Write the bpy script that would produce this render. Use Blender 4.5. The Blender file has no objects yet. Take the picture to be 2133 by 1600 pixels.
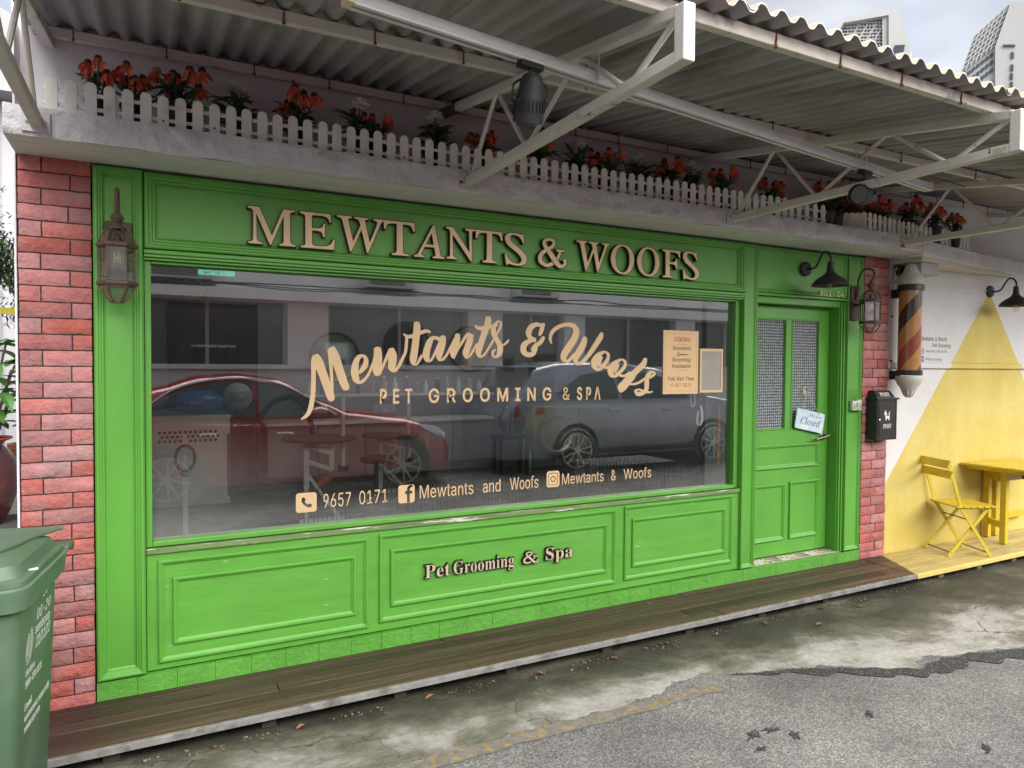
import bpy, math, random, json
from math import sin, cos, pi, radians, sqrt, atan2
from mathutils import Vector, Matrix, noise
from mathutils.geometry import tessellate_polygon
random.seed(7)
COL = bpy.context.scene.collection
SC = bpy.context.scene

# ---------------------------------------------------------------- camera
cam = bpy.data.cameras.new('camera'); camo = bpy.data.objects.new('camera', cam); COL.objects.link(camo)
YAW, PIT, ROLL = radians(27.2627), radians(-1.504), radians(0.3673)
fw = Vector((sin(YAW)*cos(PIT), cos(YAW)*cos(PIT), sin(PIT)))
rt = Vector((cos(YAW), -sin(YAW), 0)); up = rt.cross(fw)
r2 = rt*cos(ROLL)+up*sin(ROLL); u2 = up*cos(ROLL)-rt*sin(ROLL)
camo.matrix_world = Matrix(((r2.x, u2.x, -fw.x, 0), (r2.y, u2.y, -fw.y, -3.5956), (r2.z, u2.z, -fw.z, 1.6), (0, 0, 0, 1)))
cam.sensor_width = 36; cam.lens = 1436.6/2133*36; cam.clip_start = 0.05; cam.clip_end = 2000
SC.camera = camo

# ---------------------------------------------------------------- sky and sun (overcast, bright)
SUN_EL, SUN_AZ = radians(42), radians(158)      # azimuth from +y towards +x
world = bpy.data.worlds.new('World'); SC.world = world; world.use_nodes = True
nt = world.node_tree; nt.nodes.clear()
wo = nt.nodes.new('ShaderNodeOutputWorld'); bg = nt.nodes.new('ShaderNodeBackground')
sky = nt.nodes.new('ShaderNodeTexSky'); sky.sky_type = 'NISHITA'; sky.sun_disc = False
sky.sun_elevation = SUN_EL; sky.sun_rotation = SUN_AZ; sky.air_density = 1.0; sky.dust_density = 2.5; sky.ozone_density = 1
tcw = nt.nodes.new('ShaderNodeTexCoord'); mpw = nt.nodes.new('ShaderNodeMapping'); mpw.inputs['Scale'].default_value = (1.6, 1.6, 4.5)
nzw = nt.nodes.new('ShaderNodeTexNoise'); nzw.inputs['Scale'].default_value = 2.2; nzw.inputs['Detail'].default_value = 7; nzw.inputs['Roughness'].default_value = .55
crw = nt.nodes.new('ShaderNodeValToRGB'); crw.color_ramp.elements[0].position = .36; crw.color_ramp.elements[1].position = .62
crw.color_ramp.elements[0].color = (.8, .8, .8, 1); crw.color_ramp.elements[1].color = (1, 1, 1, 1)
ncw = nt.nodes.new('ShaderNodeTexNoise'); ncw.inputs['Scale'].default_value = 3.1; ncw.inputs['Detail'].default_value = 6
ccw = nt.nodes.new('ShaderNodeValToRGB'); ccw.color_ramp.elements[0].color = (1.65, 1.77, 2.0, 1); ccw.color_ramp.elements[1].color = (2.5, 2.57, 2.7, 1)
ccw.color_ramp.elements[0].position = .35; ccw.color_ramp.elements[1].position = .65
mxw = nt.nodes.new('ShaderNodeMix'); mxw.data_type = 'RGBA'
L = nt.links.new
L(tcw.outputs['Generated'], mpw.inputs['Vector']); L(mpw.outputs['Vector'], nzw.inputs['Vector']); L(mpw.outputs['Vector'], ncw.inputs['Vector'])
L(nzw.outputs['Fac'], crw.inputs['Fac']); L(ncw.outputs['Fac'], ccw.inputs['Fac'])
L(crw.outputs['Color'], mxw.inputs[0]); L(sky.outputs['Color'], mxw.inputs[6]); L(ccw.outputs['Color'], mxw.inputs[7])
L(mxw.outputs[2], bg.inputs['Color']); bg.inputs['Strength'].default_value = 0.10
L(bg.outputs['Background'], wo.inputs['Surface'])
sun = bpy.data.lights.new('sun', 'SUN'); sun.energy = 3.4; sun.angle = radians(85); sun.color = (1, .955, .89)
suno = bpy.data.objects.new('sun', sun); COL.objects.link(suno)
sd = Vector((sin(SUN_AZ)*cos(SUN_EL), cos(SUN_AZ)*cos(SUN_EL), sin(SUN_EL)))
suno.rotation_euler = sd.to_track_quat('Z', 'Y').to_euler(); suno.location = (0, -10, 20)
SC.view_settings.view_transform = 'Standard'; SC.view_settings.look = 'None'; SC.view_settings.gamma = 1
SC.view_settings.exposure = 1.82
SC.cycles.max_bounces = 10; SC.cycles.transparent_max_bounces = 16; SC.cycles.diffuse_bounces = 5; SC.cycles.glossy_bounces = 5
SC.cycles.use_denoising = True; SC.cycles.caustics_reflective = False; SC.cycles.caustics_refractive = False

# ---------------------------------------------------------------- materials
def srgb(r, g, b):
    f = lambda c: (c/255/12.92) if c/255 <= .04045 else ((c/255+.055)/1.055)**2.4
    return (f(r), f(g), f(b), 1)
def mat(name, col, rough=.55, var=.12, scale=6., bump=0., bscale=40., metal=0., spec=.5, island=0., col2=None, c2scale=3., c2lo=.5, c2hi=.6,
        speck=None, speck_lo=.7, speck_scale=60, stretch=None, emit=0., alpha=None, coat=0., hue=0.):
    """principled material whose colour is varied by noise, optional second colour in patches, optional specks, bump"""
    m = bpy.data.materials.new(name); m.use_nodes = True; t = m.node_tree; n = t.nodes; p = n['Principled BSDF']
    if len(col) == 3: col = (*col, 1)
    tc = n.new('ShaderNodeTexCoord'); mp = n.new('ShaderNodeMapping'); t.links.new(tc.outputs['Object'], mp.inputs['Vector'])
    if stretch: mp.inputs['Scale'].default_value = stretch
    V = mp.outputs['Vector']
    def nz(s, d=6, r=.6):
        q = n.new('ShaderNodeTexNoise'); q.inputs['Scale'].default_value = s; q.inputs['Detail'].default_value = d; q.inputs['Roughness'].default_value = r
        t.links.new(V, q.inputs['Vector']); return q.outputs['Fac']
    def ramp(fac, lo, hi):
        q = n.new('ShaderNodeMapRange'); q.inputs['From Min'].default_value = lo; q.inputs['From Max'].default_value = hi; t.links.new(fac, q.inputs['Value']); return q.outputs['Result']
    def mix(fac, a, b):
        q = n.new('ShaderNodeMix'); q.data_type = 'RGBA'
        if hasattr(fac, 'links'): t.links.new(fac, q.inputs[0])
        else: q.inputs[0].default_value = fac
        for i, c in ((6, a), (7, b)):
            if hasattr(c, 'links'): t.links.new(c, q.inputs[i])
            else: q.inputs[i].default_value = c if len(c) == 4 else (*c, 1)
        return q.outputs[2]
    cur = None
    if col2 is not None: cur = mix(ramp(nz(c2scale), c2lo, c2hi), col, col2)
    hsv = n.new('ShaderNodeHueSaturation')
    if cur is not None: t.links.new(cur, hsv.inputs['Color'])
    else: hsv.inputs['Color'].default_value = col
    f = ramp(nz(scale), .25, .75)
    vr = n.new('ShaderNodeMapRange'); vr.inputs['To Min'].default_value = 1-var; vr.inputs['To Max'].default_value = 1+var; t.links.new(f, vr.inputs['Value'])
    val = vr.outputs['Result']
    if island:
        g = n.new('ShaderNodeNewGeometry'); q = n.new('ShaderNodeMapRange'); q.inputs['To Min'].default_value = 1-island; q.inputs['To Max'].default_value = 1+island
        t.links.new(g.outputs['Random Per Island'], q.inputs['Value'])
        mm = n.new('ShaderNodeMath'); mm.operation = 'MULTIPLY'; t.links.new(val, mm.inputs[0]); t.links.new(q.outputs['Result'], mm.inputs[1]); val = mm.outputs[0]
        if hue:
            w = n.new('ShaderNodeTexWhiteNoise'); w.noise_dimensions = '1D'; t.links.new(g.outputs['Random Per Island'], w.inputs['W'])
            q = n.new('ShaderNodeMapRange'); q.inputs['To Min'].default_value = .5-hue; q.inputs['To Max'].default_value = .5+hue; t.links.new(w.outputs['Value'], q.inputs['Value']); t.links.new(q.outputs['Result'], hsv.inputs['Hue'])
            q = n.new('ShaderNodeMapRange'); q.inputs['To Min'].default_value = .66; q.inputs['To Max'].default_value = 1.04; t.links.new(w.outputs['Value'], q.inputs['Value']); t.links.new(q.outputs['Result'], hsv.inputs['Saturation'])
    t.links.new(val, hsv.inputs['Value']); cur = hsv.outputs['Color']
    if speck is not None: cur = mix(ramp(nz(speck_scale, 3, .7), speck_lo, speck_lo+.04), cur, speck)
    t.links.new(cur, p.inputs['Base Color'])
    p.inputs['Metallic'].default_value = metal; p.inputs['Specular IOR Level'].default_value = spec; p.inputs['Coat Weight'].default_value = coat
    rr = n.new('ShaderNodeMapRange'); rr.inputs['To Min'].default_value = max(.02, rough-.08); rr.inputs['To Max'].default_value = min(1, rough+.08); t.links.new(f, rr.inputs['Value']); t.links.new(rr.outputs['Result'], p.inputs['Roughness'])
    if bump:
        b = n.new('ShaderNodeBump'); b.inputs['Strength'].default_value = 1; b.inputs['Distance'].default_value = bump
        t.links.new(nz(bscale, 5, .6), b.inputs['Height']); t.links.new(b.outputs['Normal'], p.inputs['Normal'])
    if emit:
        p.inputs['Emission Color'].default_value = col; p.inputs['Emission Strength'].default_value = emit
    m['t'] = 1
    return m
def glass(name, ior=1.9, tint=(.93, .95, .95), dust=0., rough=0., bumpy=0., frost=0.):
    m = bpy.data.materials.new(name); m.use_nodes = True; t = m.node_tree; n = t.nodes; n.clear()
    o = n.new('ShaderNodeOutputMaterial'); tr = n.new('ShaderNodeBsdfTransparent'); tr.inputs['Color'].default_value = (*tint, 1)
    gl = n.new('ShaderNodeBsdfGlossy'); gl.inputs['Roughness'].default_value = rough
    F0 = ((ior-1)/(ior+1))**2; mx = n.new('ShaderNodeMixShader')
    fr = n.new('ShaderNodeLayerWeight'); fr.inputs['Blend'].default_value = .5
    pw = n.new('ShaderNodeMath'); pw.operation = 'POWER'; pw.inputs[1].default_value = 5; t.links.new(fr.outputs['Facing'], pw.inputs[0])
    mr = n.new('ShaderNodeMapRange'); mr.inputs['To Min'].default_value = F0; mr.inputs['To Max'].default_value = 1; t.links.new(pw.outputs[0], mr.inputs['Value'])
    t.links.new(mr.outputs['Result'], mx.inputs[0]); t.links.new(tr.outputs[0], mx.inputs[1]); t.links.new(gl.outputs[0], mx.inputs[2])
    out = mx.outputs[0]
    if dust:
        tc = n.new('ShaderNodeTexCoord'); q = n.new('ShaderNodeTexNoise'); q.inputs['Scale'].default_value = 1.3; q.inputs['Detail'].default_value = 3
        q2 = n.new('ShaderNodeTexNoise'); q2.inputs['Scale'].default_value = 380; q2.inputs['Detail'].default_value = 3
        t.links.new(tc.outputs['Object'], q.inputs['Vector']); t.links.new(tc.outputs['Object'], q2.inputs['Vector'])
        r = n.new('ShaderNodeMapRange'); r.inputs['From Min'].default_value = .42; r.inputs['From Max'].default_value = .75; t.links.new(q.outputs['Fac'], r.inputs['Value'])
        a = n.new('ShaderNodeMapRange'); a.inputs['From Min'].default_value = .35; a.inputs['From Max'].default_value = .7; t.links.new(q2.outputs['Fac'], a.inputs['Value'])
        sx = n.new('ShaderNodeSeparateXYZ'); t.links.new(tc.outputs['Object'], sx.inputs[0])
        hz = n.new('ShaderNodeMapRange'); hz.inputs['From Min'].default_value = 1.35; hz.inputs['From Max'].default_value = .75; t.links.new(sx.outputs['Z'], hz.inputs['Value'])
        hx = n.new('ShaderNodeMapRange'); hx.inputs['From Min'].default_value = 1.6; hx.inputs['From Max'].default_value = 0; t.links.new(sx.outputs['X'], hx.inputs['Value'])
        def mul(x, y):
            k = n.new('ShaderNodeMath'); k.operation = 'MULTIPLY'
            for i, c in ((0, x), (1, y)):
                if hasattr(c, 'links'): t.links.new(c, k.inputs[i])
                else: k.inputs[i].default_value = c
            return k.outputs[0]
        def add(x, y):
            k = n.new('ShaderNodeMath'); k.operation = 'ADD'
            for i, c in ((0, x), (1, y)):
                if hasattr(c, 'links'): t.links.new(c, k.inputs[i])
                else: k.inputs[i].default_value = c
            return k.outputs[0]
        fac = mul(mul(add(r.outputs[0], .5), add(a.outputs[0], .35)), mul(add(mul(hz.outputs[0], hx.outputs[0]), .05), dust))
        df = n.new('ShaderNodeBsdfDiffuse'); df.inputs['Color'].default_value = (.62, .63, .62, 1)
        m2 = n.new('ShaderNodeMixShader'); t.links.new(fac, m2.inputs[0]); t.links.new(out, m2.inputs[1]); t.links.new(df.outputs[0], m2.inputs[2]); out = m2.outputs[0]
    if bumpy:
        tc = n.new('ShaderNodeTexCoord'); v = n.new('ShaderNodeTexVoronoi'); v.inputs['Scale'].default_value = bumpy; v.inputs['Randomness'].default_value = .12; t.links.new(tc.outputs['Object'], v.inputs['Vector'])
        b = n.new('ShaderNodeBump'); b.inputs['Distance'].default_value = .03; t.links.new(v.outputs['Distance'], b.inputs['Height'])
        for x in (gl, fr): t.links.new(b.outputs['Normal'], x.inputs['Normal'])
        fk = n.new('ShaderNodeMapRange'); fk.inputs['From Min'].default_value = .15; fk.inputs['From Max'].default_value = .55; fk.inputs['To Min'].default_value = frost; fk.inputs['To Max'].default_value = frost*.15; t.links.new(v.outputs['Distance'], fk.inputs['Value'])
        df = n.new('ShaderNodeBsdfDiffuse'); df.inputs['Color'].default_value = (.55, .60, .64, 1); m3 = n.new('ShaderNodeMixShader'); t.links.new(fk.outputs[0], m3.inputs[0]); t.links.new(out, m3.inputs[1]); t.links.new(df.outputs[0], m3.inputs[2]); out = m3.outputs[0]
    t.links.new(out, o.inputs['Surface'])
    return m

# ---------------------------------------------------------------- mesh builder
def vnorm(v): v = Vector(v); return v.normalized()
class MB:
    def __init__(s): s.v = []; s.f = []; s.m = []
    def add(s, vs, fs, mi=0):
        b = len(s.v); s.v += [tuple(v) for v in vs]
        for f in fs: s.f.append([b+i for i in f]); s.m.append(mi)
        return s
    def box(s, x0, x1, y0, y1, z0, z1, mi=0):
        return s.add([(x0,y0,z0),(x1,y0,z0),(x1,y1,z0),(x0,y1,z0),(x0,y0,z1),(x1,y0,z1),(x1,y1,z1),(x0,y1,z1)],
                     [(0,3,2,1),(4,5,6,7),(0,1,5,4),(1,2,6,5),(2,3,7,6),(3,0,4,7)], mi)
    def obox(s, c, ax, ay, az, mi=0):
        c, ax, ay, az = Vector(c), Vector(ax), Vector(ay), Vector(az)
        vs = [c+ax*i+ay*j+az*k for k in (-1,1) for i, j in ((-1,-1),(1,-1),(1,1),(-1,1))]
        return s.add(vs, [(0,3,2,1),(4,5,6,7),(0,1,5,4),(1,2,6,5),(2,3,7,6),(3,0,4,7)], mi)
    def bar(s, p, q, w, h, upv=(0,0,1), mi=0):
        p, q = Vector(p), Vector(q); d = (q-p); L_ = d.length; d.normalize(); side = d.cross(Vector(upv)); side = side.normalized() if side.length > 1e-6 else Vector((1,0,0)); u = side.cross(d)
        return s.obox((p+q)/2, d*L_/2, side*w/2, u*h/2, mi)
    def tube(s, pts, r, n=8, cap=True, mi=0):
        pts = [Vector(p) for p in pts]; N = len(pts); rs = r if isinstance(r, (list, tuple)) else [r]*N
        vs = []; prev = None
        for i, p in enumerate(pts):
            t = (pts[min(i+1,N-1)]-pts[max(i-1,0)]).normalized()
            if prev is None: a = Vector((0,0,1)) if abs(t.z) < .9 else Vector((1,0,0)); u = t.cross(a).normalized()
            else: u = (prev-t*prev.dot(t)); u = u.normalized() if u.length > 1e-6 else t.orthogonal().normalized()
            prev = u; w = t.cross(u)
            vs += [p+(u*cos(2*pi*k/n)+w*sin(2*pi*k/n))*rs[i] for k in range(n)]
        fs = [(i*n+k, i*n+(k+1)%n, (i+1)*n+(k+1)%n, (i+1)*n+k) for i in range(N-1) for k in range(n)]
        if cap: fs += [tuple(range(n-1,-1,-1)), tuple((N-1)*n+k for k in range(n))]
        return s.add(vs, fs, mi)
    def lathe(s, prof, c=(0,0,0), n=16, axis='z', mi=0, cap=True, a0=0., rot=None):
        c = Vector(c); vs = []
        for r, h in prof:
            for k in range(n):
                a = a0+2*pi*k/n; p = Vector((r*cos(a), r*sin(a), h))
                if axis == 'y': p = Vector((p.x, p.z, p.y))
                elif axis == 'x': p = Vector((p.z, p.x, p.y))
                if rot is not None: p = rot @ p
                vs.append(c+p)
        N = len(prof); fs = [(i*n+k, i*n+(k+1)%n, (i+1)*n+(k+1)%n, (i+1)*n+k) for i in range(N-1) for k in range(n)]
        if cap: fs += [tuple(range(n-1,-1,-1)), tuple((N-1)*n+k for k in range(n))]
        return s.add(vs, fs, mi)
    def prism(s, poly, y0, y1, mi=0):          # polygon in x,z extruded along y
        n = len(poly); vs = [(x,y0,z) for x, z in poly]+[(x,y1,z) for x, z in poly]
        return s.add(vs, [tuple(range(n)), tuple(range(2*n-1,n-1,-1))]+[(i,(i+1)%n,n+(i+1)%n,n+i)[::-1] for i in range(n)], mi)
    def frame(s, x0, x1, z0, z1, prof, y=0., mi=0):   # picture-frame moulding; prof = (inset, protrusion)
        vs = []
        for ins, d in prof: vs += [(x0+ins,y-d,z0+ins),(x1-ins,y-d,z0+ins),(x1-ins,y-d,z1-ins),(x0+ins,y-d,z1-ins)]
        fs = [(i*4+k, i*4+(k+1)%4, (i+1)*4+(k+1)%4, (i+1)*4+k) for i in range(len(prof)-1) for k in range(4)]
        return s.add(vs, fs, mi)
    def strip(s, left, right, mi=0):
        n = len(left); return s.add(list(left)+list(right), [(i,i+1,n+i+1,n+i) for i in range(n-1)], mi)
    def build(s, name, ms, parent=None, smooth=False, bevel=0., seg=2, auto=None):
        me = bpy.data.meshes.new(name); o = bpy.data.objects.new(name, me); COL.objects.link(o)
        off = Vector((0,0,0)); r = parent
        while r is not None: off += r.location; r = r.parent
        me.from_pydata([tuple(Vector(v)-off) for v in s.v], [], s.f); me.validate()
        ms = ms if isinstance(ms, (list, tuple)) else [ms]
        for m in ms: me.materials.append(m)
        if len(ms) > 1 and len(me.polygons) == len(s.m): me.polygons.foreach_set('material_index', s.m)
        if smooth:
            me.polygons.foreach_set('use_smooth', [True]*len(me.polygons))
            try: me.set_sharp_from_angle(angle=radians(auto or 40))
            except Exception: pass
        if bevel:
            b = o.modifiers.new('bevel', 'BEVEL'); b.width = bevel; b.segments = seg; b.limit_method = 'ANGLE'; b.angle_limit = radians(40)
        me.update()
        if parent is not None: o.parent = parent
        return o
def catmull(P, k=6):
    P = [tuple(p) for p in P]; out = []; n = len(P)
    for i in range(n-1):
        p0, p1, p2, p3 = P[max(i-1,0)], P[i], P[i+1], P[min(i+2,n-1)]
        for j in range(k):
            t = j/k; out.append(tuple(.5*((2*b)+(c-a)*t+(2*a-5*b+4*c-d)*t*t+(-a+3*b-3*c+d)*t**3) for a, b, c, d in zip(p0,p1,p2,p3)))
    out.append(P[-1]); return out
def tag(o, label=None, cat=None, group=None, kind=None):
    if label: o['label'] = label
    if cat: o['category'] = cat
    if group: o['group'] = group
    if kind: o['kind'] = kind
    return o
def thing(name, label, cat, loc=(0,0,0), group=None):
    o = bpy.data.objects.new(name, None); COL.objects.link(o); o.location = loc; o.empty_display_size = .1
    return tag(o, label, cat, group)
def copy_tree(o, parent=None):
    c = o.copy(); COL.objects.link(c)
    if parent is not None: c.parent = parent
    for ch in list(o.children): copy_tree(ch, c)
    return c
def struct(o, label=None, cat='ground'): return tag(o, label, cat, None, 'structure')

# ---------------------------------------------------------------- lettering
GLY = {
 'sans': {
  '#': [440,[[[242,0],[326,509],[377,509],[294,0]],[[10,140],[19,192],[400,192],[391,140]],[[64,0],[147,509],[198,509],[115,0]],[[40,316],[49,368],[429,368],[421,316]]]],
  '&': [448,[[[197,-7],[136,1],[78,34],[43,84],[34,133],[43,181],[70,220],[226,343],[255,375],[262,405],[255,434],[233,454],[201,461],[168,453],[145,431],[137,399],[145,363],[438,0],[364,0],[87,344],[76,409],[96,467],[144,503],[200,513],[256,503],[297,475],[320,433],[322,382],[309,349],[281,314],[110,174],[97,131],[114,81],[143,57],[175,48],[251,59],[294,88],[321,121],[343,174],[349,224],[408,224],[389,124],[333,47],[271,7]]]],
  '-': [453,[[[337,244],[337,188],[114,188],[114,244]]]],
  '.': [188,[[[95,-4],[63,9],[50,41],[63,73],[95,87],[128,73],[141,41],[128,9]]]],
  '/': [249,[[[235,533],[71,-76],[14,-76],[178,533]]]],
  '0': [453,[[[227,-7],[158,7],[95,62],[57,155],[48,254],[57,353],[95,447],[159,502],[227,516],[295,502],[358,447],[396,353],[405,254],[396,155],[359,62],[295,7]],[[227,50],[271,60],[313,103],[338,176],[344,254],[338,332],[313,405],[271,449],[227,460],[182,449],[140,405],[115,332],[109,254],[115,176],[140,103],[182,60]]]],
  '1': [453,[[[76,0],[76,55],[391,55],[391,0]],[[276,509],[276,0],[212,0],[212,448],[86,358],[86,427],[198,509]]]],
  '2': [453,[[[64,0],[64,47],[282,282],[311,327],[320,364],[308,419],[258,455],[205,458],[165,443],[135,406],[127,362],[66,362],[80,430],[111,473],[168,507],[240,515],[294,502],[337,474],[367,434],[380,386],[374,327],[327,247],[153,57],[389,57],[389,0]]]],
  '3': [453,[[[218,-7],[146,5],[98,30],[57,79],[44,132],[109,132],[132,81],[191,52],[258,55],[309,86],[329,145],[323,180],[306,211],[254,241],[157,248],[157,299],[288,452],[70,452],[70,509],[372,509],[372,461],[211,278],[211,289],[279,286],[321,269],[354,244],[387,186],[387,103],[362,55],[321,19],[266,-2]]]],
  '4': [453,[[[40,105],[40,158],[247,509],[311,509],[109,163],[413,163],[413,105]],[[282,0],[282,318],[343,318],[343,0]]]],
  '5': [453,[[[221,-7],[165,1],[108,32],[71,82],[60,130],[122,130],[134,95],[166,64],[204,51],[250,53],[284,69],[314,104],[326,141],[324,193],[297,244],[248,273],[184,273],[128,246],[67,253],[96,509],[366,509],[366,452],[151,452],[134,301],[212,333],[294,321],[358,269],[388,199],[385,117],[352,52],[296,8]]]],
  '6': [453,[[[226,-7],[155,8],[100,51],[69,115],[68,199],[112,302],[252,509],[322,509],[145,261],[174,295],[214,312],[265,312],[316,295],[355,262],[375,228],[387,187],[387,127],[368,73],[333,30],[284,3]],[[226,48],[263,55],[299,79],[322,119],[327,157],[322,196],[299,235],[263,259],[226,265],[190,259],[153,235],[131,197],[125,158],[131,119],[153,79],[190,55]]]],
  '7': [453,[[[97,0],[323,452],[62,452],[62,509],[391,509],[391,449],[165,0]]]],
  '8': [453,[[[226,-7],[163,1],[101,33],[62,84],[52,135],[58,176],[81,220],[117,252],[153,265],[109,289],[80,330],[70,380],[79,429],[98,460],[134,492],[184,511],[226,516],[269,511],[317,492],[354,460],[373,429],[382,380],[372,330],[343,289],[300,265],[335,252],[372,220],[395,176],[401,135],[391,84],[352,33],[289,1]],[[226,49],[267,54],[307,74],[331,106],[337,139],[330,173],[305,208],[265,230],[226,235],[187,230],[147,208],[122,173],[115,139],[121,106],[145,74],[185,54]],[[226,290],[260,294],[293,313],[314,344],[319,376],[314,407],[294,437],[260,455],[226,460],[192,455],[159,437],[138,407],[133,376],[138,344],[159,313],[193,294]]]],
  '9': [453,[[[226,516],[298,501],[352,458],[384,393],[385,309],[340,207],[200,0],[130,0],[307,248],[278,214],[238,196],[188,197],[137,214],[98,247],[77,281],[66,321],[66,382],[85,436],[120,479],[168,506]],[[226,460],[190,454],[154,429],[131,390],[125,352],[131,313],[154,274],[190,250],[226,243],[263,249],[299,273],[322,312],[327,350],[322,390],[299,429],[263,454]]]],
  '@': [676,[[[355,-135],[221,-114],[167,-88],[122,-53],[87,-8],[61,46],[41,155],[55,290],[78,346],[110,394],[151,433],[201,462],[260,482],[325,491],[435,482],[536,432],[603,351],[623,302],[635,233],[622,96],[599,49],[570,23],[529,11],[476,17],[441,36],[420,68],[402,41],[371,20],[326,13],[285,18],[251,35],[224,62],[192,137],[197,239],[237,306],[279,334],[316,343],[377,335],[416,306],[419,335],[474,335],[475,97],[489,70],[518,59],[552,71],[574,116],[581,230],[567,301],[541,351],[502,393],[450,424],[385,440],[309,440],[258,430],[199,402],[153,360],[109,272],[98,178],[109,83],[154,-5],[215,-54],[298,-81],[394,-83],[489,-59],[504,-107],[429,-128]],[[329,65],[368,71],[400,95],[415,128],[422,185],[417,231],[399,269],[374,285],[331,292],[297,285],[265,260],[249,230],[242,185],[248,135],[267,94],[293,72]]]],
  'A': [480,[[[16,0],[201,509],[276,509],[463,0],[395,0],[232,478],[245,478],[222,402],[85,0]],[[110,142],[110,199],[370,199],[370,142]]]],
  'E': [419,[[[60,0],[60,509],[372,509],[372,452],[125,452],[125,286],[355,286],[355,267],[355,229],[125,229],[125,57],[375,57],[375,0]]]],
  'F': [410,[[[60,0],[60,509],[369,509],[369,452],[125,452],[125,278],[346,278],[346,221],[125,221],[125,0]]]],
  'G': [520,[[[269,-7],[185,7],[104,64],[53,157],[40,254],[53,352],[103,445],[184,501],[265,516],[340,504],[403,469],[449,416],[474,349],[408,349],[368,417],[308,451],[236,453],[171,424],[125,364],[104,275],[113,177],[151,105],[184,76],[238,56],[283,53],[333,66],[374,93],[396,123],[415,202],[434,199],[283,199],[283,256],[478,256],[471,141],[431,62],[360,11]]]],
  'H': [517,[[[60,0],[60,509],[125,509],[125,289],[392,289],[392,509],[457,509],[457,0],[392,0],[392,232],[303,232],[125,232],[125,0]]]],
  'I': [300,[[[31,0],[31,57],[118,57],[118,189],[118,452],[31,452],[31,509],[269,509],[269,452],[183,452],[183,57],[269,57],[269,0]]]],
  'M': [628,[[[60,0],[60,509],[152,509],[280,179],[322,49],[307,49],[342,158],[476,509],[568,509],[568,0],[504,0],[507,457],[470,328],[342,0],[286,0],[112,457],[119,457],[120,409],[122,0]]]],
  'N': [523,[[[60,0],[60,509],[136,509],[359,157],[414,55],[405,54],[399,509],[463,509],[463,0],[387,0],[168,346],[108,452],[119,454],[125,0]]]],
  'O': [533,[[[267,-7],[186,7],[105,63],[53,157],[40,254],[53,352],[105,445],[186,501],[267,516],[348,501],[429,445],[480,352],[493,254],[480,157],[429,63],[348,7]],[[267,53],[337,69],[383,105],[420,176],[430,254],[420,332],[383,404],[337,440],[267,456],[197,440],[151,404],[113,332],[103,254],[113,176],[151,105],[197,69]]]],
  'P': [445,[[[60,0],[60,509],[254,508],[332,487],[366,462],[396,417],[408,363],[404,304],[383,254],[356,223],[319,201],[272,188],[109,186],[109,242],[245,243],[305,261],[329,286],[343,328],[342,376],[329,409],[305,434],[268,449],[125,452],[125,0]]]],
  'R': [449,[[[60,0],[60,509],[255,508],[333,489],[367,465],[396,421],[407,381],[407,323],[390,271],[367,240],[333,217],[289,203],[96,198],[96,255],[246,255],[289,263],[325,287],[344,333],[337,397],[298,440],[246,452],[125,452],[125,0]],[[353,0],[230,229],[303,229],[428,0]]]],
  'S': [447,[[[224,-9],[156,-1],[91,31],[51,83],[38,137],[104,137],[114,102],[136,76],[204,50],[286,60],[317,79],[338,106],[344,154],[322,189],[112,269],[76,301],[56,341],[58,413],[92,468],[151,503],[227,516],[289,508],[351,476],[390,427],[401,378],[337,378],[326,412],[291,444],[254,456],[204,457],[159,444],[129,418],[115,383],[122,345],[162,311],[303,267],[359,238],[399,189],[408,139],[393,75],[360,34],[294,0]]]],
  'T': [449,[[[32,452],[32,509],[417,509],[417,452],[257,452],[257,0],[193,0],[193,452]]]],
  'W': [686,[[[155,0],[16,509],[82,509],[172,162],[193,40],[211,145],[306,509],[380,509],[472,154],[493,40],[508,137],[603,509],[670,509],[530,0],[455,0],[359,356],[341,475],[350,475],[330,371],[230,0]]]],
  'X': [474,[[[18,0],[217,284],[217,236],[29,509],[104,509],[243,292],[232,292],[258,339],[374,509],[446,509],[259,239],[259,287],[456,0],[382,0],[265,170],[235,231],[244,231],[216,181],[91,0]]]],
  '_': [319,[[[319,0],[319,-56],[0,-56],[0,0]]]],
  'a': [389,[[[160,-9],[94,5],[54,36],[32,84],[36,146],[58,179],[100,203],[265,235],[275,250],[269,291],[240,322],[196,331],[137,316],[100,274],[41,291],[71,339],[114,368],[173,383],[231,381],[293,355],[330,301],[337,0],[277,0],[272,52],[229,8]],[[170,45],[220,55],[259,86],[274,122],[276,190],[141,161],[100,135],[92,105],[102,72],[130,52]]]],
  'b': [424,[[[229,-8],[165,8],[118,59],[112,59],[112,0],[53,0],[53,509],[114,509],[114,319],[179,376],[259,382],[300,368],[335,342],[376,277],[390,169],[363,70],[336,34],[301,9]],[[220,47],[262,55],[301,88],[320,128],[328,189],[320,250],[301,290],[262,322],[220,330],[178,322],[140,291],[121,252],[113,189],[121,126],[140,86],[179,55]]]],
  'c': [396,[[[207,-8],[144,3],[82,46],[44,116],[34,187],[44,260],[82,330],[144,374],[207,384],[260,377],[305,356],[340,322],[362,277],[303,262],[274,308],[226,329],[184,328],[145,310],[113,269],[98,212],[99,151],[118,97],[154,60],[207,46],[271,66],[304,117],[363,102],[341,56],[306,21],[261,-1]]]],
  'd': [424,[[[195,-8],[124,9],[89,34],[62,70],[35,169],[48,277],[89,342],[124,368],[165,382],[245,376],[311,319],[311,509],[372,509],[372,0],[313,0],[313,59],[307,59],[259,8]],[[205,47],[246,55],[284,86],[303,126],[312,189],[303,252],[284,291],[246,322],[205,330],[162,322],[124,290],[105,250],[96,189],[105,128],[124,88],[162,55]]]],
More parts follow.
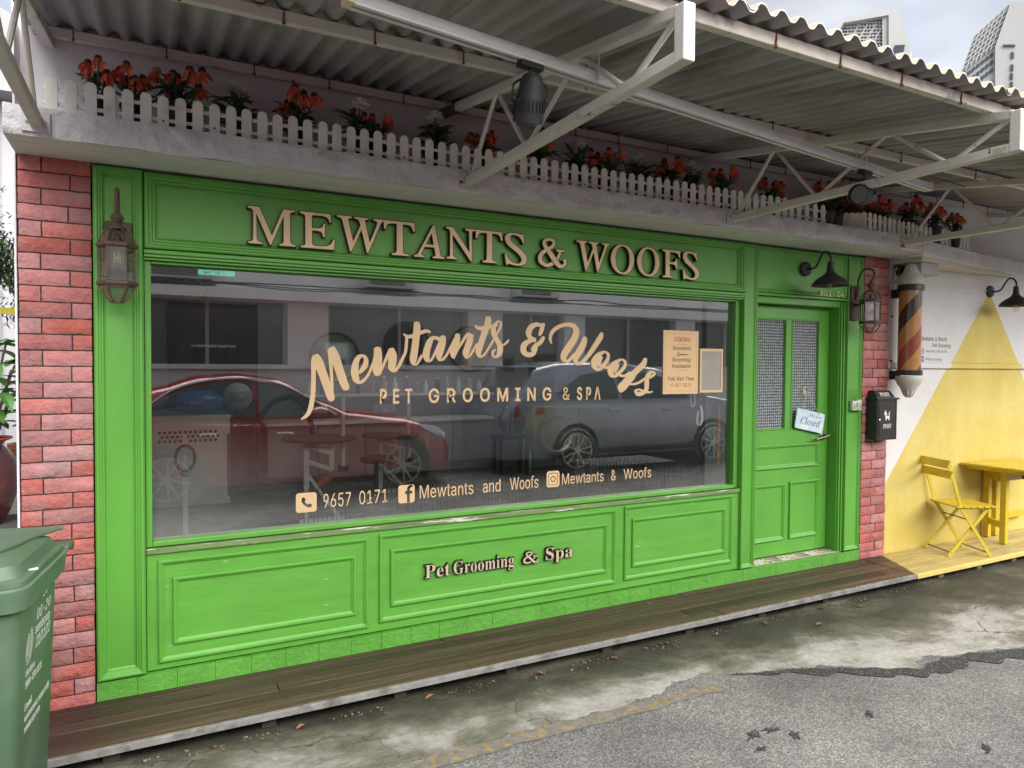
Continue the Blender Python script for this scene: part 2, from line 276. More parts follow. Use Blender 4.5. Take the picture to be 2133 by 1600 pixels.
  'e': [404,[[[212,-8],[145,3],[82,46],[44,116],[34,187],[44,258],[81,329],[142,373],[205,384],[275,370],[327,333],[361,269],[371,194],[371,169],[75,169],[75,221],[338,221],[310,202],[304,248],[288,286],[237,326],[173,326],[125,294],[99,241],[96,164],[106,116],[135,73],[169,53],[220,46],[276,65],[306,105],[365,91],[348,55],[311,19],[261,-3]]]],
  'f': [254,[[[228,379],[228,327],[6,327],[6,379]],[[81,0],[84,461],[101,493],[135,519],[178,530],[234,524],[243,521],[227,468],[171,470],[145,443],[142,0]]]],
  'g': [425,[[[207,-151],[114,-132],[76,-104],[51,-69],[101,-41],[131,-74],[169,-93],[222,-97],[272,-82],[298,-58],[308,-34],[311,68],[272,28],[227,8],[165,7],[101,34],[63,77],[43,120],[34,191],[43,263],[80,332],[138,374],[181,384],[237,379],[273,360],[313,319],[313,379],[372,379],[367,-54],[350,-90],[314,-124],[265,-144]],[[205,59],[246,66],[285,95],[307,142],[312,193],[304,253],[285,291],[247,322],[205,330],[163,322],[124,290],[105,252],[96,193],[105,133],[124,96],[163,66]]]],
  'i': [167,[[[53,0],[53,379],[114,379],[114,0]],[[84,443],[54,455],[41,483],[54,512],[84,524],[114,512],[126,483],[114,455]]]],
  'l': [189,[[[139,-2],[82,13],[55,59],[53,509],[114,509],[114,83],[126,57],[170,54],[181,3]]]],
  'm': [610,[[[53,0],[53,379],[112,379],[108,295],[144,358],[211,386],[257,380],[287,361],[314,320],[321,295],[312,295],[343,350],[407,383],[478,380],[535,338],[556,269],[557,0],[496,0],[493,279],[473,313],[419,330],[368,316],[338,270],[335,0],[274,0],[272,280],[246,317],[199,330],[145,312],[117,266],[114,0]]]],
  'n': [410,[[[114,227],[114,0],[53,0],[53,379],[112,379],[112,287],[102,287],[132,344],[187,379],[252,383],[313,356],[341,321],[355,271],[357,0],[296,0],[295,249],[273,304],[223,328],[161,317],[126,283]]]],
  'o': [415,[[[207,-8],[144,3],[82,46],[44,116],[34,187],[44,260],[82,330],[144,374],[207,384],[271,374],[333,330],[371,260],[381,187],[371,116],[333,46],[271,3]],[[207,46],[252,55],[285,80],[311,128],[319,187],[311,247],[285,296],[252,321],[207,330],[163,321],[130,296],[105,247],[96,187],[105,128],[130,80],[163,55]]]],
  'p': [424,[[[53,-143],[53,379],[112,379],[112,319],[152,360],[188,379],[245,384],[300,368],[354,320],[381,261],[390,169],[370,84],[346,45],[313,16],[245,-8],[173,4],[114,59],[114,-143]],[[220,47],[262,55],[301,88],[320,128],[328,189],[320,250],[301,290],[262,322],[220,330],[178,322],[140,291],[121,252],[113,189],[121,126],[140,86],[179,55]]]],
  'r': [259,[[[53,0],[53,379],[112,379],[115,321],[130,347],[161,373],[191,383],[243,384],[243,322],[166,318],[122,277],[114,237],[114,0]]]],
  's': [365,[[[182,-8],[123,0],[84,18],[50,54],[36,94],[94,107],[117,66],[170,46],[227,53],[262,81],[266,115],[249,140],[104,186],[72,208],[50,249],[51,305],[79,347],[137,378],[200,384],[244,376],[279,358],[304,332],[324,290],[268,277],[254,304],[228,325],[166,331],[119,305],[109,285],[112,258],[144,232],[287,187],[320,153],[331,107],[323,65],[290,24],[236,-2]]]],
  't': [227,[[[204,379],[204,327],[6,327],[6,379]],[[65,471],[126,471],[127,83],[150,53],[202,54],[213,2],[168,-4],[125,2],[92,21],[72,52],[65,93]]]],
  'u': [410,[[[182,-5],[106,16],[75,48],[60,82],[53,379],[114,379],[116,117],[145,67],[200,50],[256,66],[287,105],[296,153],[296,379],[357,379],[357,0],[298,0],[298,92],[307,92],[301,75],[267,25],[234,5]]]],
  'v': [389,[[[163,0],[17,379],[84,379],[206,21],[184,21],[305,379],[371,379],[226,0]]]],
  'w': [567,[[[138,0],[23,379],[87,379],[175,41],[165,41],[179,105],[252,379],[316,379],[402,41],[391,41],[402,90],[480,379],[545,379],[429,0],[368,0],[281,338],[291,338],[279,290],[199,0]]]],
  'y': [389,[[[47,-139],[61,-86],[99,-90],[126,-78],[163,-1],[17,379],[84,379],[206,21],[184,21],[305,379],[371,379],[187,-93],[165,-119],[132,-139],[91,-145]]]],
 },
 'serif': {
  'C': [468,[[[257,-11],[193,-3],[155,10],[105,43],[66,87],[39,142],[29,184],[27,251],[39,314],[56,351],[92,399],[139,435],[176,452],[275,465],[388,435],[408,443],[419,465],[437,465],[437,308],[420,308],[392,364],[356,407],[328,427],[282,442],[228,437],[198,419],[174,389],[157,347],[147,293],[147,164],[159,114],[177,74],[203,46],[237,29],[305,26],[371,52],[428,106],[447,89],[395,33],[365,14],[332,0]]]],
  'G': [508,[[[268,-10],[200,-3],[160,10],[108,42],[68,86],[41,141],[31,183],[28,252],[41,315],[57,352],[93,399],[139,435],[176,452],[275,465],[388,436],[406,443],[419,465],[437,465],[437,308],[420,308],[397,357],[357,406],[319,431],[288,441],[230,437],[200,419],[176,389],[159,347],[146,228],[154,135],[180,67],[206,37],[238,19],[308,16],[328,27],[341,53],[337,161],[317,176],[275,182],[275,198],[500,198],[500,182],[461,174],[449,155],[446,29],[357,0]]]],
  'O': [525,[[[261,-11],[169,7],[94,58],[45,134],[28,228],[45,321],[95,397],[170,448],[265,466],[357,448],[431,399],[481,323],[498,228],[481,134],[430,58],[355,7]],[[265,12],[300,18],[328,36],[351,66],[367,108],[379,228],[371,321],[348,389],[310,430],[260,443],[225,437],[196,419],[174,389],[148,294],[145,228],[153,135],[177,67],[215,26]]]],
  'P': [418,[[[15,0],[15,17],[52,24],[66,36],[75,81],[73,398],[57,428],[16,439],[16,455],[265,454],[322,445],[366,422],[395,388],[408,344],[404,296],[380,252],[351,230],[314,214],[182,206],[185,50],[199,28],[242,17],[242,0]],[[182,230],[255,240],[272,253],[287,283],[292,329],[285,387],[269,414],[241,428],[199,429],[184,414]]]],
  'S': [390,[[[43,-11],[43,158],[62,158],[101,62],[149,24],[197,15],[231,20],[264,43],[278,79],[273,117],[255,140],[127,210],[69,264],[50,332],[67,403],[105,443],[148,462],[206,465],[300,445],[313,450],[320,466],[339,466],[339,319],[322,319],[305,365],[272,410],[222,441],[183,444],[147,432],[125,406],[120,380],[127,349],[151,325],[290,253],[337,211],[353,180],[359,133],[354,93],[339,58],[293,14],[240,-6],[164,-8],[85,12],[69,7],[61,-11]]]],
  'T': [423,[[[92,0],[92,17],[137,27],[154,59],[156,433],[116,430],[76,412],[41,367],[29,318],[11,318],[11,455],[410,455],[410,317],[394,317],[375,382],[357,404],[304,430],[263,433],[265,58],[281,26],[328,17],[328,0]]]],
  'a': [344,[[[255,-10],[216,1],[200,35],[151,2],[95,-9],[55,0],[29,26],[21,77],[31,104],[50,126],[98,155],[199,190],[193,272],[182,286],[156,295],[123,293],[105,281],[123,231],[110,202],[77,191],[49,199],[34,223],[35,252],[44,272],[69,295],[126,316],[205,315],[252,300],[280,271],[292,228],[294,42],[304,34],[320,42],[329,28],[294,-1]],[[151,34],[178,44],[199,63],[199,169],[154,151],[127,123],[120,105],[122,56],[133,39]]]],
  'd': [370,[[[140,-10],[107,-5],[78,10],[35,66],[19,147],[36,237],[72,290],[123,316],[175,314],[223,280],[222,413],[208,433],[176,439],[176,455],[319,455],[320,60],[327,38],[353,28],[353,11],[223,-10],[223,39],[188,2]],[[171,28],[202,41],[223,76],[222,247],[201,273],[174,281],[147,273],[130,250],[118,153],[130,58],[146,36]]]],
  'e': [301,[[[154,-10],[106,-1],[58,35],[27,95],[19,157],[28,215],[59,273],[109,309],[157,318],[209,309],[249,280],[274,234],[283,166],[117,166],[120,128],[138,73],[175,46],[199,42],[237,53],[270,86],[285,73],[228,11]],[[116,192],[201,192],[198,261],[181,292],[147,294],[127,274]]]],
  'g': [327,[[[146,-140],[60,-127],[29,-108],[15,-84],[16,-64],[28,-46],[69,-26],[29,9],[28,54],[49,80],[102,110],[58,135],[31,169],[22,212],[30,251],[60,289],[120,315],[170,318],[233,304],[317,304],[317,268],[268,268],[286,237],[291,203],[285,167],[264,137],[215,108],[121,100],[106,87],[101,71],[119,51],[236,45],[285,29],[312,-9],[311,-67],[286,-103],[257,-121],[197,-137]],[[157,124],[178,130],[190,146],[199,211],[190,276],[178,292],[157,297],[137,292],[124,276],[114,211],[124,146],[137,130]],[[161,-116],[238,-104],[260,-81],[260,-51],[223,-35],[97,-34],[76,-58],[79,-89],[111,-111]]]],
  'i': [198,[[[101,362],[65,376],[50,412],[65,449],[101,463],[137,449],[151,412],[136,376]],[[18,0],[18,16],[47,29],[52,56],[52,267],[44,287],[20,293],[21,310],[148,310],[149,43],[157,23],[180,16],[180,0]]]],
  'l': [199,[[[18,0],[18,16],[47,29],[52,56],[52,411],[45,432],[20,439],[20,455],[148,455],[149,49],[157,23],[180,16],[180,0]]]],
  'm': [554,[[[18,0],[18,16],[47,29],[52,56],[52,266],[43,287],[19,294],[19,310],[146,310],[146,265],[188,305],[237,318],[292,304],[320,261],[364,304],[399,317],[444,315],[482,292],[501,244],[505,38],[516,21],[536,16],[536,0],[377,0],[377,16],[397,21],[408,38],[410,163],[405,253],[394,268],[377,271],[349,263],[324,237],[325,44],[333,23],[356,16],[356,0],[199,0],[199,16],[219,21],[230,38],[232,163],[228,253],[216,268],[199,271],[170,262],[146,235],[147,44],[155,24],[177,16],[177,0]]]],
  'n': [381,[[[18,0],[18,16],[47,29],[52,56],[52,266],[43,287],[19,294],[19,310],[148,310],[148,267],[190,306],[224,317],[270,315],[309,292],[328,244],[332,38],[343,21],[363,16],[363,0],[202,0],[202,16],[228,26],[235,56],[234,241],[223,265],[203,271],[173,262],[148,235],[148,43],[157,23],[180,16],[180,0]]]],
  'o': [336,[[[169,-10],[114,-1],[60,37],[27,96],[19,154],[27,213],[60,272],[114,309],[168,318],[222,309],[275,273],[308,214],[317,154],[308,94],[275,36],[222,-1]],[[169,11],[193,18],[211,44],[220,154],[208,271],[192,292],[169,299],[144,292],[128,271],[117,154],[126,44],[144,18]]]],
  'p': [371,[[[17,-139],[17,-124],[38,-119],[48,-107],[52,-64],[52,261],[44,286],[19,295],[19,310],[143,310],[143,263],[166,294],[195,313],[242,318],[284,305],[323,264],[346,203],[346,113],[323,48],[282,5],[239,-9],[183,1],[148,32],[152,-99],[163,-116],[197,-123],[197,-139]],[[195,28],[222,36],[239,59],[253,154],[241,248],[225,270],[199,278],[171,267],[148,235],[148,69],[167,38]]]],
  'r': [287,[[[18,0],[18,16],[47,29],[52,56],[52,267],[44,287],[20,293],[21,310],[146,310],[146,252],[172,288],[203,311],[233,318],[270,308],[283,293],[289,266],[274,231],[233,224],[189,260],[166,247],[152,220],[150,42],[163,23],[197,16],[197,0]]]],
  's': [288,[[[151,-10],[73,9],[51,-9],[36,-9],[36,105],[53,105],[79,48],[121,17],[148,15],[174,23],[189,40],[192,58],[176,92],[85,142],[54,169],[39,202],[40,247],[65,291],[98,312],[145,319],[213,305],[230,319],[244,319],[244,222],[228,222],[209,262],[174,291],[130,294],[106,269],[115,232],[229,165],[246,144],[255,117],[254,65],[237,28],[194,-3]]]],
  't': [228,[[[124,-9],[80,-1],[53,36],[48,279],[20,279],[20,300],[88,369],[129,424],[144,424],[144,310],[208,310],[208,279],[144,279],[147,59],[154,45],[168,40],[189,49],[206,75],[222,66],[182,9]]]],
 },
 'roman': {
  'M': [0,[[[-36,0],[-36,13],[-6,17],[9,25],[18,51],[21,392],[17,419],[10,433],[-6,445],[-43,451],[-42,465],[83,465],[231,108],[367,465],[495,465],[495,451],[465,448],[450,439],[440,413],[443,80],[445,49],[453,31],[469,19],[505,13],[506,0],[322,0],[322,11],[346,15],[361,23],[373,50],[371,392],[219,0],[210,0],[48,393],[50,62],[64,27],[83,17],[114,13],[114,0]]]],
  'E': [0,[[[-34,0],[-34,13],[-5,16],[11,25],[20,52],[19,385],[16,415],[8,433],[-8,445],[-44,451],[-44,465],[311,465],[319,364],[308,364],[298,394],[283,419],[252,436],[212,441],[123,442],[100,439],[91,432],[86,403],[87,260],[159,260],[197,267],[212,275],[223,288],[231,326],[243,326],[242,161],[230,161],[216,211],[197,231],[164,237],[88,237],[90,56],[101,33],[124,25],[208,24],[261,31],[292,42],[316,60],[334,84],[351,128],[364,128],[351,0]]]],
  'W': [0,[[[85,-10],[-17,414],[-35,439],[-56,449],[-85,453],[-87,465],[100,465],[100,453],[76,451],[58,443],[52,419],[121,116],[223,355],[211,405],[200,428],[179,446],[142,452],[141,465],[319,465],[319,452],[294,450],[280,442],[276,420],[343,120],[441,372],[451,406],[448,437],[424,449],[396,452],[398,465],[538,465],[539,452],[525,450],[509,440],[486,403],[322,-10],[309,-10],[234,310],[98,-10]]]],
  'T': [0,[[[50,0],[49,13],[81,16],[99,24],[112,54],[112,427],[104,438],[90,441],[34,438],[-2,429],[-28,404],[-38,352],[-54,353],[-55,465],[332,465],[342,350],[329,350],[311,404],[285,430],[253,439],[196,441],[185,438],[181,429],[185,49],[191,33],[202,22],[226,15],[261,13],[261,0]]]],
  'A': [0,[[[-85,0],[-85,13],[-46,24],[-15,56],[224,475],[238,475],[339,50],[354,27],[372,18],[407,13],[409,0],[221,0],[220,13],[252,16],[265,26],[266,66],[244,158],[193,158],[89,158],[74,150],[34,77],[21,41],[25,28],[34,19],[75,13],[75,0]],[[92,183],[239,183],[196,367]]]],
  'N': [0,[[[341,-11],[50,373],[54,51],[66,25],[85,17],[118,13],[118,0],[-34,0],[-34,13],[-7,16],[10,25],[20,51],[21,396],[17,413],[3,433],[-19,448],[-44,451],[-44,465],[53,465],[323,108],[319,417],[307,440],[288,448],[255,451],[255,465],[407,465],[407,451],[378,448],[363,440],[352,414],[354,-11]]]],
  'S': [0,[[[156,-9],[109,-5],[38,13],[23,8],[17,-8],[5,-8],[-15,146],[-2,146],[22,88],[44,58],[69,35],[97,19],[143,11],[173,16],[200,38],[211,71],[205,111],[185,145],[144,188],[38,277],[13,306],[-7,344],[-15,386],[-7,425],[16,453],[54,471],[121,473],[186,457],[200,461],[207,473],[220,473],[236,336],[226,336],[213,372],[188,413],[167,433],[144,446],[106,453],[76,448],[55,433],[47,408],[52,369],[69,342],[112,298],[217,210],[252,162],[266,126],[271,78],[266,57],[251,29],[227,8],[207,-1]]]],
  'O': [0,[[[203,-10],[150,-5],[118,4],[87,18],[47,46],[14,83],[-4,112],[-23,162],[-32,207],[-32,253],[-24,296],[-3,351],[20,387],[59,428],[93,451],[132,467],[173,474],[223,472],[272,460],[302,446],[341,417],[374,380],[392,351],[410,302],[419,252],[417,201],[407,152],[388,106],[363,65],[331,32],[294,9],[251,-5]],[[198,10],[220,12],[250,23],[277,43],[298,70],[316,102],[329,140],[340,225],[330,316],[313,368],[296,399],[276,423],[251,441],[224,451],[194,455],[171,452],[138,440],[110,418],[85,387],[57,318],[49,274],[47,224],[59,137],[73,99],[91,68],[113,43],[138,25],[167,14]]]],
  'F': [0,[[[-31,0],[-31,13],[-4,16],[11,22],[19,32],[24,52],[22,385],[20,415],[12,433],[-5,445],[-41,451],[-41,465],[292,465],[302,355],[288,355],[277,392],[265,412],[234,434],[199,441],[123,441],[100,437],[92,425],[94,258],[152,259],[191,266],[213,284],[226,325],[240,325],[242,156],[228,156],[218,199],[199,226],[170,234],[94,235],[100,44],[115,22],[166,12],[168,0]]]],
 },
 'han': {
  '禁': [1000,[[[231,38],[303,-23],[325,-9],[252,50]],[[63,136],[63,114],[292,114],[292,136]],[[87,50],[19,-7],[40,-23],[66,-5],[111,42]],[[85,294],[85,259],[26,259],[26,237],[77,237],[13,169],[29,151],[85,212],[85,148],[109,148],[109,211],[150,178],[164,195],[109,233],[158,237],[158,259],[109,259],[109,294]],[[23,86],[23,63],[163,63],[163,-3],[109,-5],[118,-28],[187,-16],[190,63],[328,63],[328,86]],[[237,294],[237,259],[174,259],[174,237],[227,237],[159,171],[175,153],[237,215],[237,148],[262,148],[262,214],[319,153],[335,171],[269,237],[324,237],[324,259],[262,259],[262,294]]]],
  '止': [1000,[[[66,217],[66,15],[17,15],[17,-11],[332,-11],[332,15],[202,15],[202,151],[317,151],[317,159],[317,177],[202,177],[202,293],[175,293],[175,15],[93,15],[93,217]]]],
  '进': [1000,[[[28,272],[82,213],[102,230],[47,287]],[[252,287],[252,230],[194,230],[194,287],[186,287],[168,287],[168,230],[119,230],[119,205],[168,205],[168,143],[117,143],[117,117],[165,117],[151,79],[122,45],[141,26],[176,68],[191,117],[252,117],[256,28],[278,28],[278,117],[331,117],[331,143],[278,143],[278,205],[324,205],[324,230],[278,230],[278,287]],[[194,205],[252,205],[252,143],[194,143]],[[92,167],[18,167],[18,143],[66,143],[66,42],[13,1],[31,-23],[78,21],[153,-15],[330,-15],[338,12],[173,7],[92,40]]]],
  '入': [1000,[[[103,264],[160,207],[146,159],[82,46],[14,-5],[39,-26],[101,24],[148,89],[181,172],[260,31],[325,-25],[338,5],[254,91],[166,243],[119,287]]]],
 },
}
BRUSH = [
 [[0.6622,1.3164,0.658,1.3229],[0.6958,1.3329,0.6809,1.3451],[0.719,1.3777,0.6956,1.3847],[0.7302,1.4497,0.7059,1.4521],[0.733,1.5477,0.7094,1.5481],[0.7338,1.6166,0.7088,1.6188],[0.7412,1.6413,0.7196,1.6486]],
 [[0.7135,1.6351,0.7474,1.6532],[0.7256,1.6006,0.7697,1.6198],[0.7478,1.5442,0.7895,1.5594],[0.7716,1.4784,0.8119,1.4921],[0.7891,1.4276,0.8277,1.4405],[0.8004,1.4109,0.8296,1.4216]],
 [[0.8247,1.434,0.8091,1.4338],[0.8232,1.5089,0.8068,1.5083],[0.8191,1.5878,0.8017,1.5864],[0.8129,1.6509,0.7955,1.6486],[0.8072,1.6785,0.7919,1.6756]],
 [[0.7952,1.6765,0.8311,1.6922],[0.8078,1.6334,0.8536,1.6511],[0.8308,1.5721,0.8736,1.5868],[0.8525,1.5082,0.8937,1.5243],[0.8768,1.467,0.9066,1.4899],[0.9024,1.4694,0.9024,1.4873]],
 [[0.948,1.5506,0.9432,1.5594],[0.9776,1.56,0.962,1.5757],[1.0056,1.5944,0.9787,1.6057],[1.0078,1.6302,0.9845,1.6261],[0.9867,1.6548,0.9811,1.6397],[0.9492,1.6502,0.9661,1.6333],[0.9231,1.608,0.9561,1.5994],[0.9144,1.5544,0.9544,1.5573],[0.9312,1.5109,0.9601,1.529],[0.9672,1.4983,0.9644,1.5149],[0.9996,1.5232,0.9888,1.5323],[1.0251,1.5648,1.0122,1.5711],[1.0439,1.6103,1.0302,1.6145],[1.0468,1.6358,1.0355,1.6375]],
 [[1.0393,1.6875,1.0784,1.6912],[1.0391,1.6525,1.0846,1.6535],[1.0361,1.6062,1.0835,1.6028],[1.0338,1.5643,1.0752,1.5638],[1.047,1.5429,1.0711,1.5487]],
 [[1.0765,1.5478,1.0598,1.556],[1.0956,1.5894,1.0821,1.5956],[1.1176,1.6338,1.1017,1.6409],[1.1367,1.6653,1.116,1.675]],
 [[1.1175,1.6812,1.1521,1.6904],[1.1202,1.6519,1.1664,1.6563],[1.1181,1.6145,1.1644,1.6119],[1.1207,1.5773,1.156,1.5838],[1.1516,1.5595,1.1479,1.5788],[1.1799,1.582,1.1662,1.5916],[1.2062,1.6307,1.1908,1.6378],[1.2235,1.6696,1.2077,1.6733],[1.2305,1.7204,1.2134,1.7216],[1.2315,1.7579,1.2165,1.7583]],
 [[1.2023,1.7677,1.2074,1.7752],[1.2266,1.7477,1.2296,1.7668],[1.2687,1.7539,1.2622,1.7743],[1.3102,1.7716,1.3023,1.7916],[1.3389,1.7823,1.337,1.8008],[1.3523,1.7809,1.3587,1.7942],[1.3599,1.7797,1.3639,1.7836]],
 [[1.2645,1.8334,1.2974,1.8359],[1.2622,1.8022,1.303,1.8016],[1.2563,1.7437,1.2968,1.7403],[1.2487,1.6845,1.289,1.6798],[1.2409,1.6353,1.2815,1.6333],[1.2529,1.6039,1.2757,1.6171],[1.2832,1.5994,1.2769,1.6098],[1.3034,1.6253,1.2911,1.6321],[1.3178,1.6529,1.305,1.6588]],
 [[1.4162,1.7586,1.411,1.7378],[1.3766,1.7648,1.3827,1.7452],[1.3428,1.7393,1.3731,1.7243],[1.3237,1.6937,1.3606,1.685],[1.317,1.6547,1.3567,1.6577],[1.3362,1.6207,1.3567,1.6377],[1.368,1.6222,1.3601,1.6316],[1.3897,1.6537,1.3768,1.6598],[1.4131,1.6996,1.3982,1.7055],[1.4292,1.7365,1.4142,1.7421]],
 [[1.4219,1.7636,1.4527,1.7613],[1.4138,1.7334,1.4539,1.7275],[1.4029,1.6891,1.4423,1.6802],[1.3949,1.6582,1.433,1.6561],[1.4095,1.6272,1.4283,1.6417],[1.4386,1.6279,1.4317,1.6382],[1.464,1.6539,1.4518,1.6615],[1.4841,1.6886,1.4709,1.6947],[1.5039,1.726,1.4903,1.7314],[1.514,1.7548,1.5032,1.7584]],
 [[1.5102,1.7764,1.54,1.7757],[1.506,1.7508,1.5412,1.7447],[1.4932,1.7158,1.5277,1.7054],[1.4795,1.6797,1.5152,1.6736],[1.4869,1.6493,1.5093,1.6549],[1.5029,1.6381,1.5119,1.6449]],
 [[1.5155,1.653,1.4993,1.6606],[1.5337,1.6891,1.5206,1.6958],[1.5607,1.729,1.5466,1.737],[1.5878,1.7651,1.5728,1.7763],[1.6044,1.7768,1.5933,1.7903]],
 [[1.5934,1.7791,1.6248,1.7731],[1.5799,1.7417,1.6183,1.7325],[1.5668,1.7048,1.6048,1.6944],[1.557,1.669,1.5947,1.668],[1.5785,1.6395,1.5888,1.6574],[1.6062,1.6523,1.5962,1.6605],[1.6313,1.6874,1.6182,1.6945],[1.6534,1.7222,1.6401,1.7291]],
 [[1.6301,1.8324,1.6349,1.836],[1.6397,1.8126,1.6494,1.8286],[1.6724,1.804,1.6716,1.8265],[1.7159,1.814,1.711,1.8347],[1.7574,1.8246,1.7531,1.8424],[1.7813,1.8332,1.7784,1.8449]],
 [[1.7,1.8808,1.7346,1.8798],[1.6951,1.8531,1.735,1.8458],[1.6769,1.8041,1.7157,1.7933],[1.6609,1.7564,1.6977,1.7463],[1.6455,1.7117,1.6826,1.7028],[1.6384,1.6751,1.6744,1.6766],[1.6598,1.6472,1.6723,1.6642],[1.6911,1.6527,1.6823,1.6623],[1.72,1.689,1.7084,1.6958],[1.7479,1.7308,1.7358,1.737],[1.7759,1.7758,1.7635,1.7816],[1.7987,1.8148,1.7839,1.8197],[1.8072,1.8465,1.7913,1.8456],[1.7915,1.865,1.7877,1.8543],[1.767,1.8578,1.7784,1.8482],[1.7401,1.8288,1.767,1.8224],[1.736,1.7873,1.7696,1.7944],[1.7554,1.7497,1.7842,1.7635],[1.7744,1.7194,1.8066,1.7314],[1.7781,1.6974,1.8153,1.6965],[1.7752,1.6752,1.8008,1.6613],[1.764,1.6568,1.7664,1.6443],[1.7543,1.6641,1.7408,1.6587],[1.7556,1.6803,1.7428,1.6868],[1.7729,1.6929,1.7674,1.7001]],
 [[1.8155,1.7156,1.8095,1.7234],[1.8389,1.7278,1.8287,1.7374],[1.8574,1.7508,1.8492,1.7568]],
 [[2.0712,1.7833,2.0546,1.7879],[2.0874,1.811,2.061,1.8174],[2.099,1.8536,2.0757,1.8585]],
 [[2.0768,1.8543,2.071,1.8352],[2.039,1.8643,2.0437,1.8387],[1.9888,1.8441,2.0168,1.8217],[1.9667,1.7998,2.005,1.7976],[1.986,1.7622,2.0068,1.7797],[2.0249,1.7491,2.0345,1.7683]],
 [[2.0304,1.7675,2.034,1.7439],[1.9865,1.7622,1.9987,1.7388],[1.9402,1.7334,1.9748,1.7161],[1.9338,1.6846,1.9719,1.6959],[1.9736,1.6537,1.9834,1.6827],[2.0275,1.6634,2.0085,1.6844],[2.0511,1.7097,2.0359,1.7171]],
 [[2.0163,1.6904,2.0015,1.7005],[2.0418,1.713,2.0231,1.7308],[2.0777,1.7335,2.0568,1.7508],[2.1007,1.7704,2.0815,1.7805]],
 [[2.1511,1.7384,2.1423,1.7361],[2.1459,1.7678,2.1266,1.7677],[2.1585,1.7977,2.1368,1.8087],[2.1905,1.8251,2.1759,1.845],[2.2469,1.846,2.2432,1.8678],[2.2887,1.8385,2.3063,1.8654],[2.3001,1.8186,2.3463,1.8243],[2.2852,1.7802,2.3326,1.7635],[2.2509,1.7334,2.2943,1.7106],[2.2172,1.6852,2.2609,1.6687],[2.2141,1.6405,2.2511,1.651],[2.2589,1.6189,2.2567,1.6375],[2.2978,1.6432,2.2802,1.6585],[2.326,1.6676,2.3043,1.6839]],
 [[2.3706,1.7819,2.4047,1.7764],[2.3564,1.7488,2.4004,1.7351],[2.3253,1.7018,2.3705,1.682],[2.3017,1.6553,2.3418,1.647],[2.3151,1.6142,2.3396,1.63],[2.3573,1.607,2.3486,1.6259],[2.4,1.6352,2.3803,1.6506],[2.4461,1.6809,2.4196,1.6965],[2.4921,1.7357,2.4596,1.7522],[2.525,1.7811,2.4894,1.7949],[2.5255,1.8112,2.507,1.8155]],
 [[2.5355,1.7013,2.544,1.6884],[2.4805,1.6843,2.5057,1.6628],[2.4366,1.6354,2.4828,1.6245],[2.4489,1.5873,2.4843,1.6044],[2.4968,1.5708,2.4915,1.5909],[2.5427,1.6005,2.5224,1.6148],[2.576,1.6456,2.5525,1.6528],[2.5749,1.6822,2.5551,1.676],[2.5489,1.6997,2.5384,1.6901]],
 [[2.4735,1.6145,2.481,1.6256],[2.5121,1.5935,2.5199,1.6106],[2.5624,1.5854,2.5585,1.6026],[2.6069,1.6087,2.5975,1.6213]],
 [[2.4984,1.6646,2.5267,1.6556],[2.4836,1.6298,2.5092,1.6215]],
 [[2.6617,1.6527,2.672,1.6404],[2.6057,1.6304,2.6323,1.609],[2.5643,1.5857,2.6107,1.5748],[2.5775,1.538,2.6117,1.558],[2.627,1.5297,2.6187,1.5495],[2.6721,1.5588,2.6523,1.5743],[2.7095,1.5996,2.686,1.6084],[2.7087,1.6342,2.6883,1.6279],[2.6826,1.6523,2.6716,1.6429]],
 [[2.6063,1.5697,2.616,1.5799],[2.646,1.5406,2.6561,1.5572],[2.6992,1.5309,2.6945,1.5482],[2.7451,1.5582,2.7343,1.5705]],
 [[2.6231,1.6165,2.6548,1.6093],[2.613,1.5839,2.643,1.5769]],
 [[2.8491,1.6557,2.8798,1.6471],[2.8322,1.6291,2.868,1.6089],[2.7837,1.5924,2.8176,1.5648],[2.732,1.5523,2.7655,1.5247],[2.6812,1.5093,2.7137,1.4838],[2.6426,1.4714,2.6788,1.457],[2.6659,1.4327,2.6674,1.4536],[2.7106,1.4535,2.6909,1.4695],[2.7459,1.4918,2.7237,1.5056],[2.7807,1.5242,2.7519,1.5387],[2.7879,1.5517,2.7673,1.5583]],
 [[2.735,1.4804,2.7349,1.4936],[2.7805,1.4788,2.7765,1.4946],[2.8302,1.4936,2.8202,1.5077],[2.8627,1.5167,2.8521,1.527]],
 [[2.8827,1.5149,2.8736,1.5315],[2.9291,1.5307,2.9164,1.546],[2.9513,1.5559,2.9333,1.5571],[2.9248,1.5742,2.9259,1.558],[2.8841,1.5628,2.907,1.5473],[2.8607,1.5249,2.8957,1.5186],[2.8585,1.4874,2.8965,1.4848],[2.8563,1.4539,2.8879,1.4422],[2.8369,1.4367,2.851,1.4144],[2.8085,1.4345,2.7995,1.4082],[2.7971,1.4376,2.7753,1.4414],[2.8113,1.4454,2.8111,1.4567],[2.8471,1.431,2.8522,1.4465],[2.8971,1.4244,2.8977,1.4378],[2.9281,1.4318,2.9265,1.4384]],
]
def pip(p, poly):
    x, y = p; c = False; n = len(poly)
    for i in range(n):
        (x0,y0),(x1,y1) = poly[i], poly[i-1]
        if (y0 > y) != (y1 > y) and x < (x1-x0)*(y-y0)/(y1-y0)+x0: c = not c
    return c
def groups(loops):
    d = [sum(pip(l[0], m) for m in loops if m is not l) for l in loops]; out = []
    for i, l in enumerate(loops):
        if d[i] % 2 == 0: out.append([l]+[h for j, h in enumerate(loops) if d[j] == d[i]+1 and pip(h[0], l)])
    return out
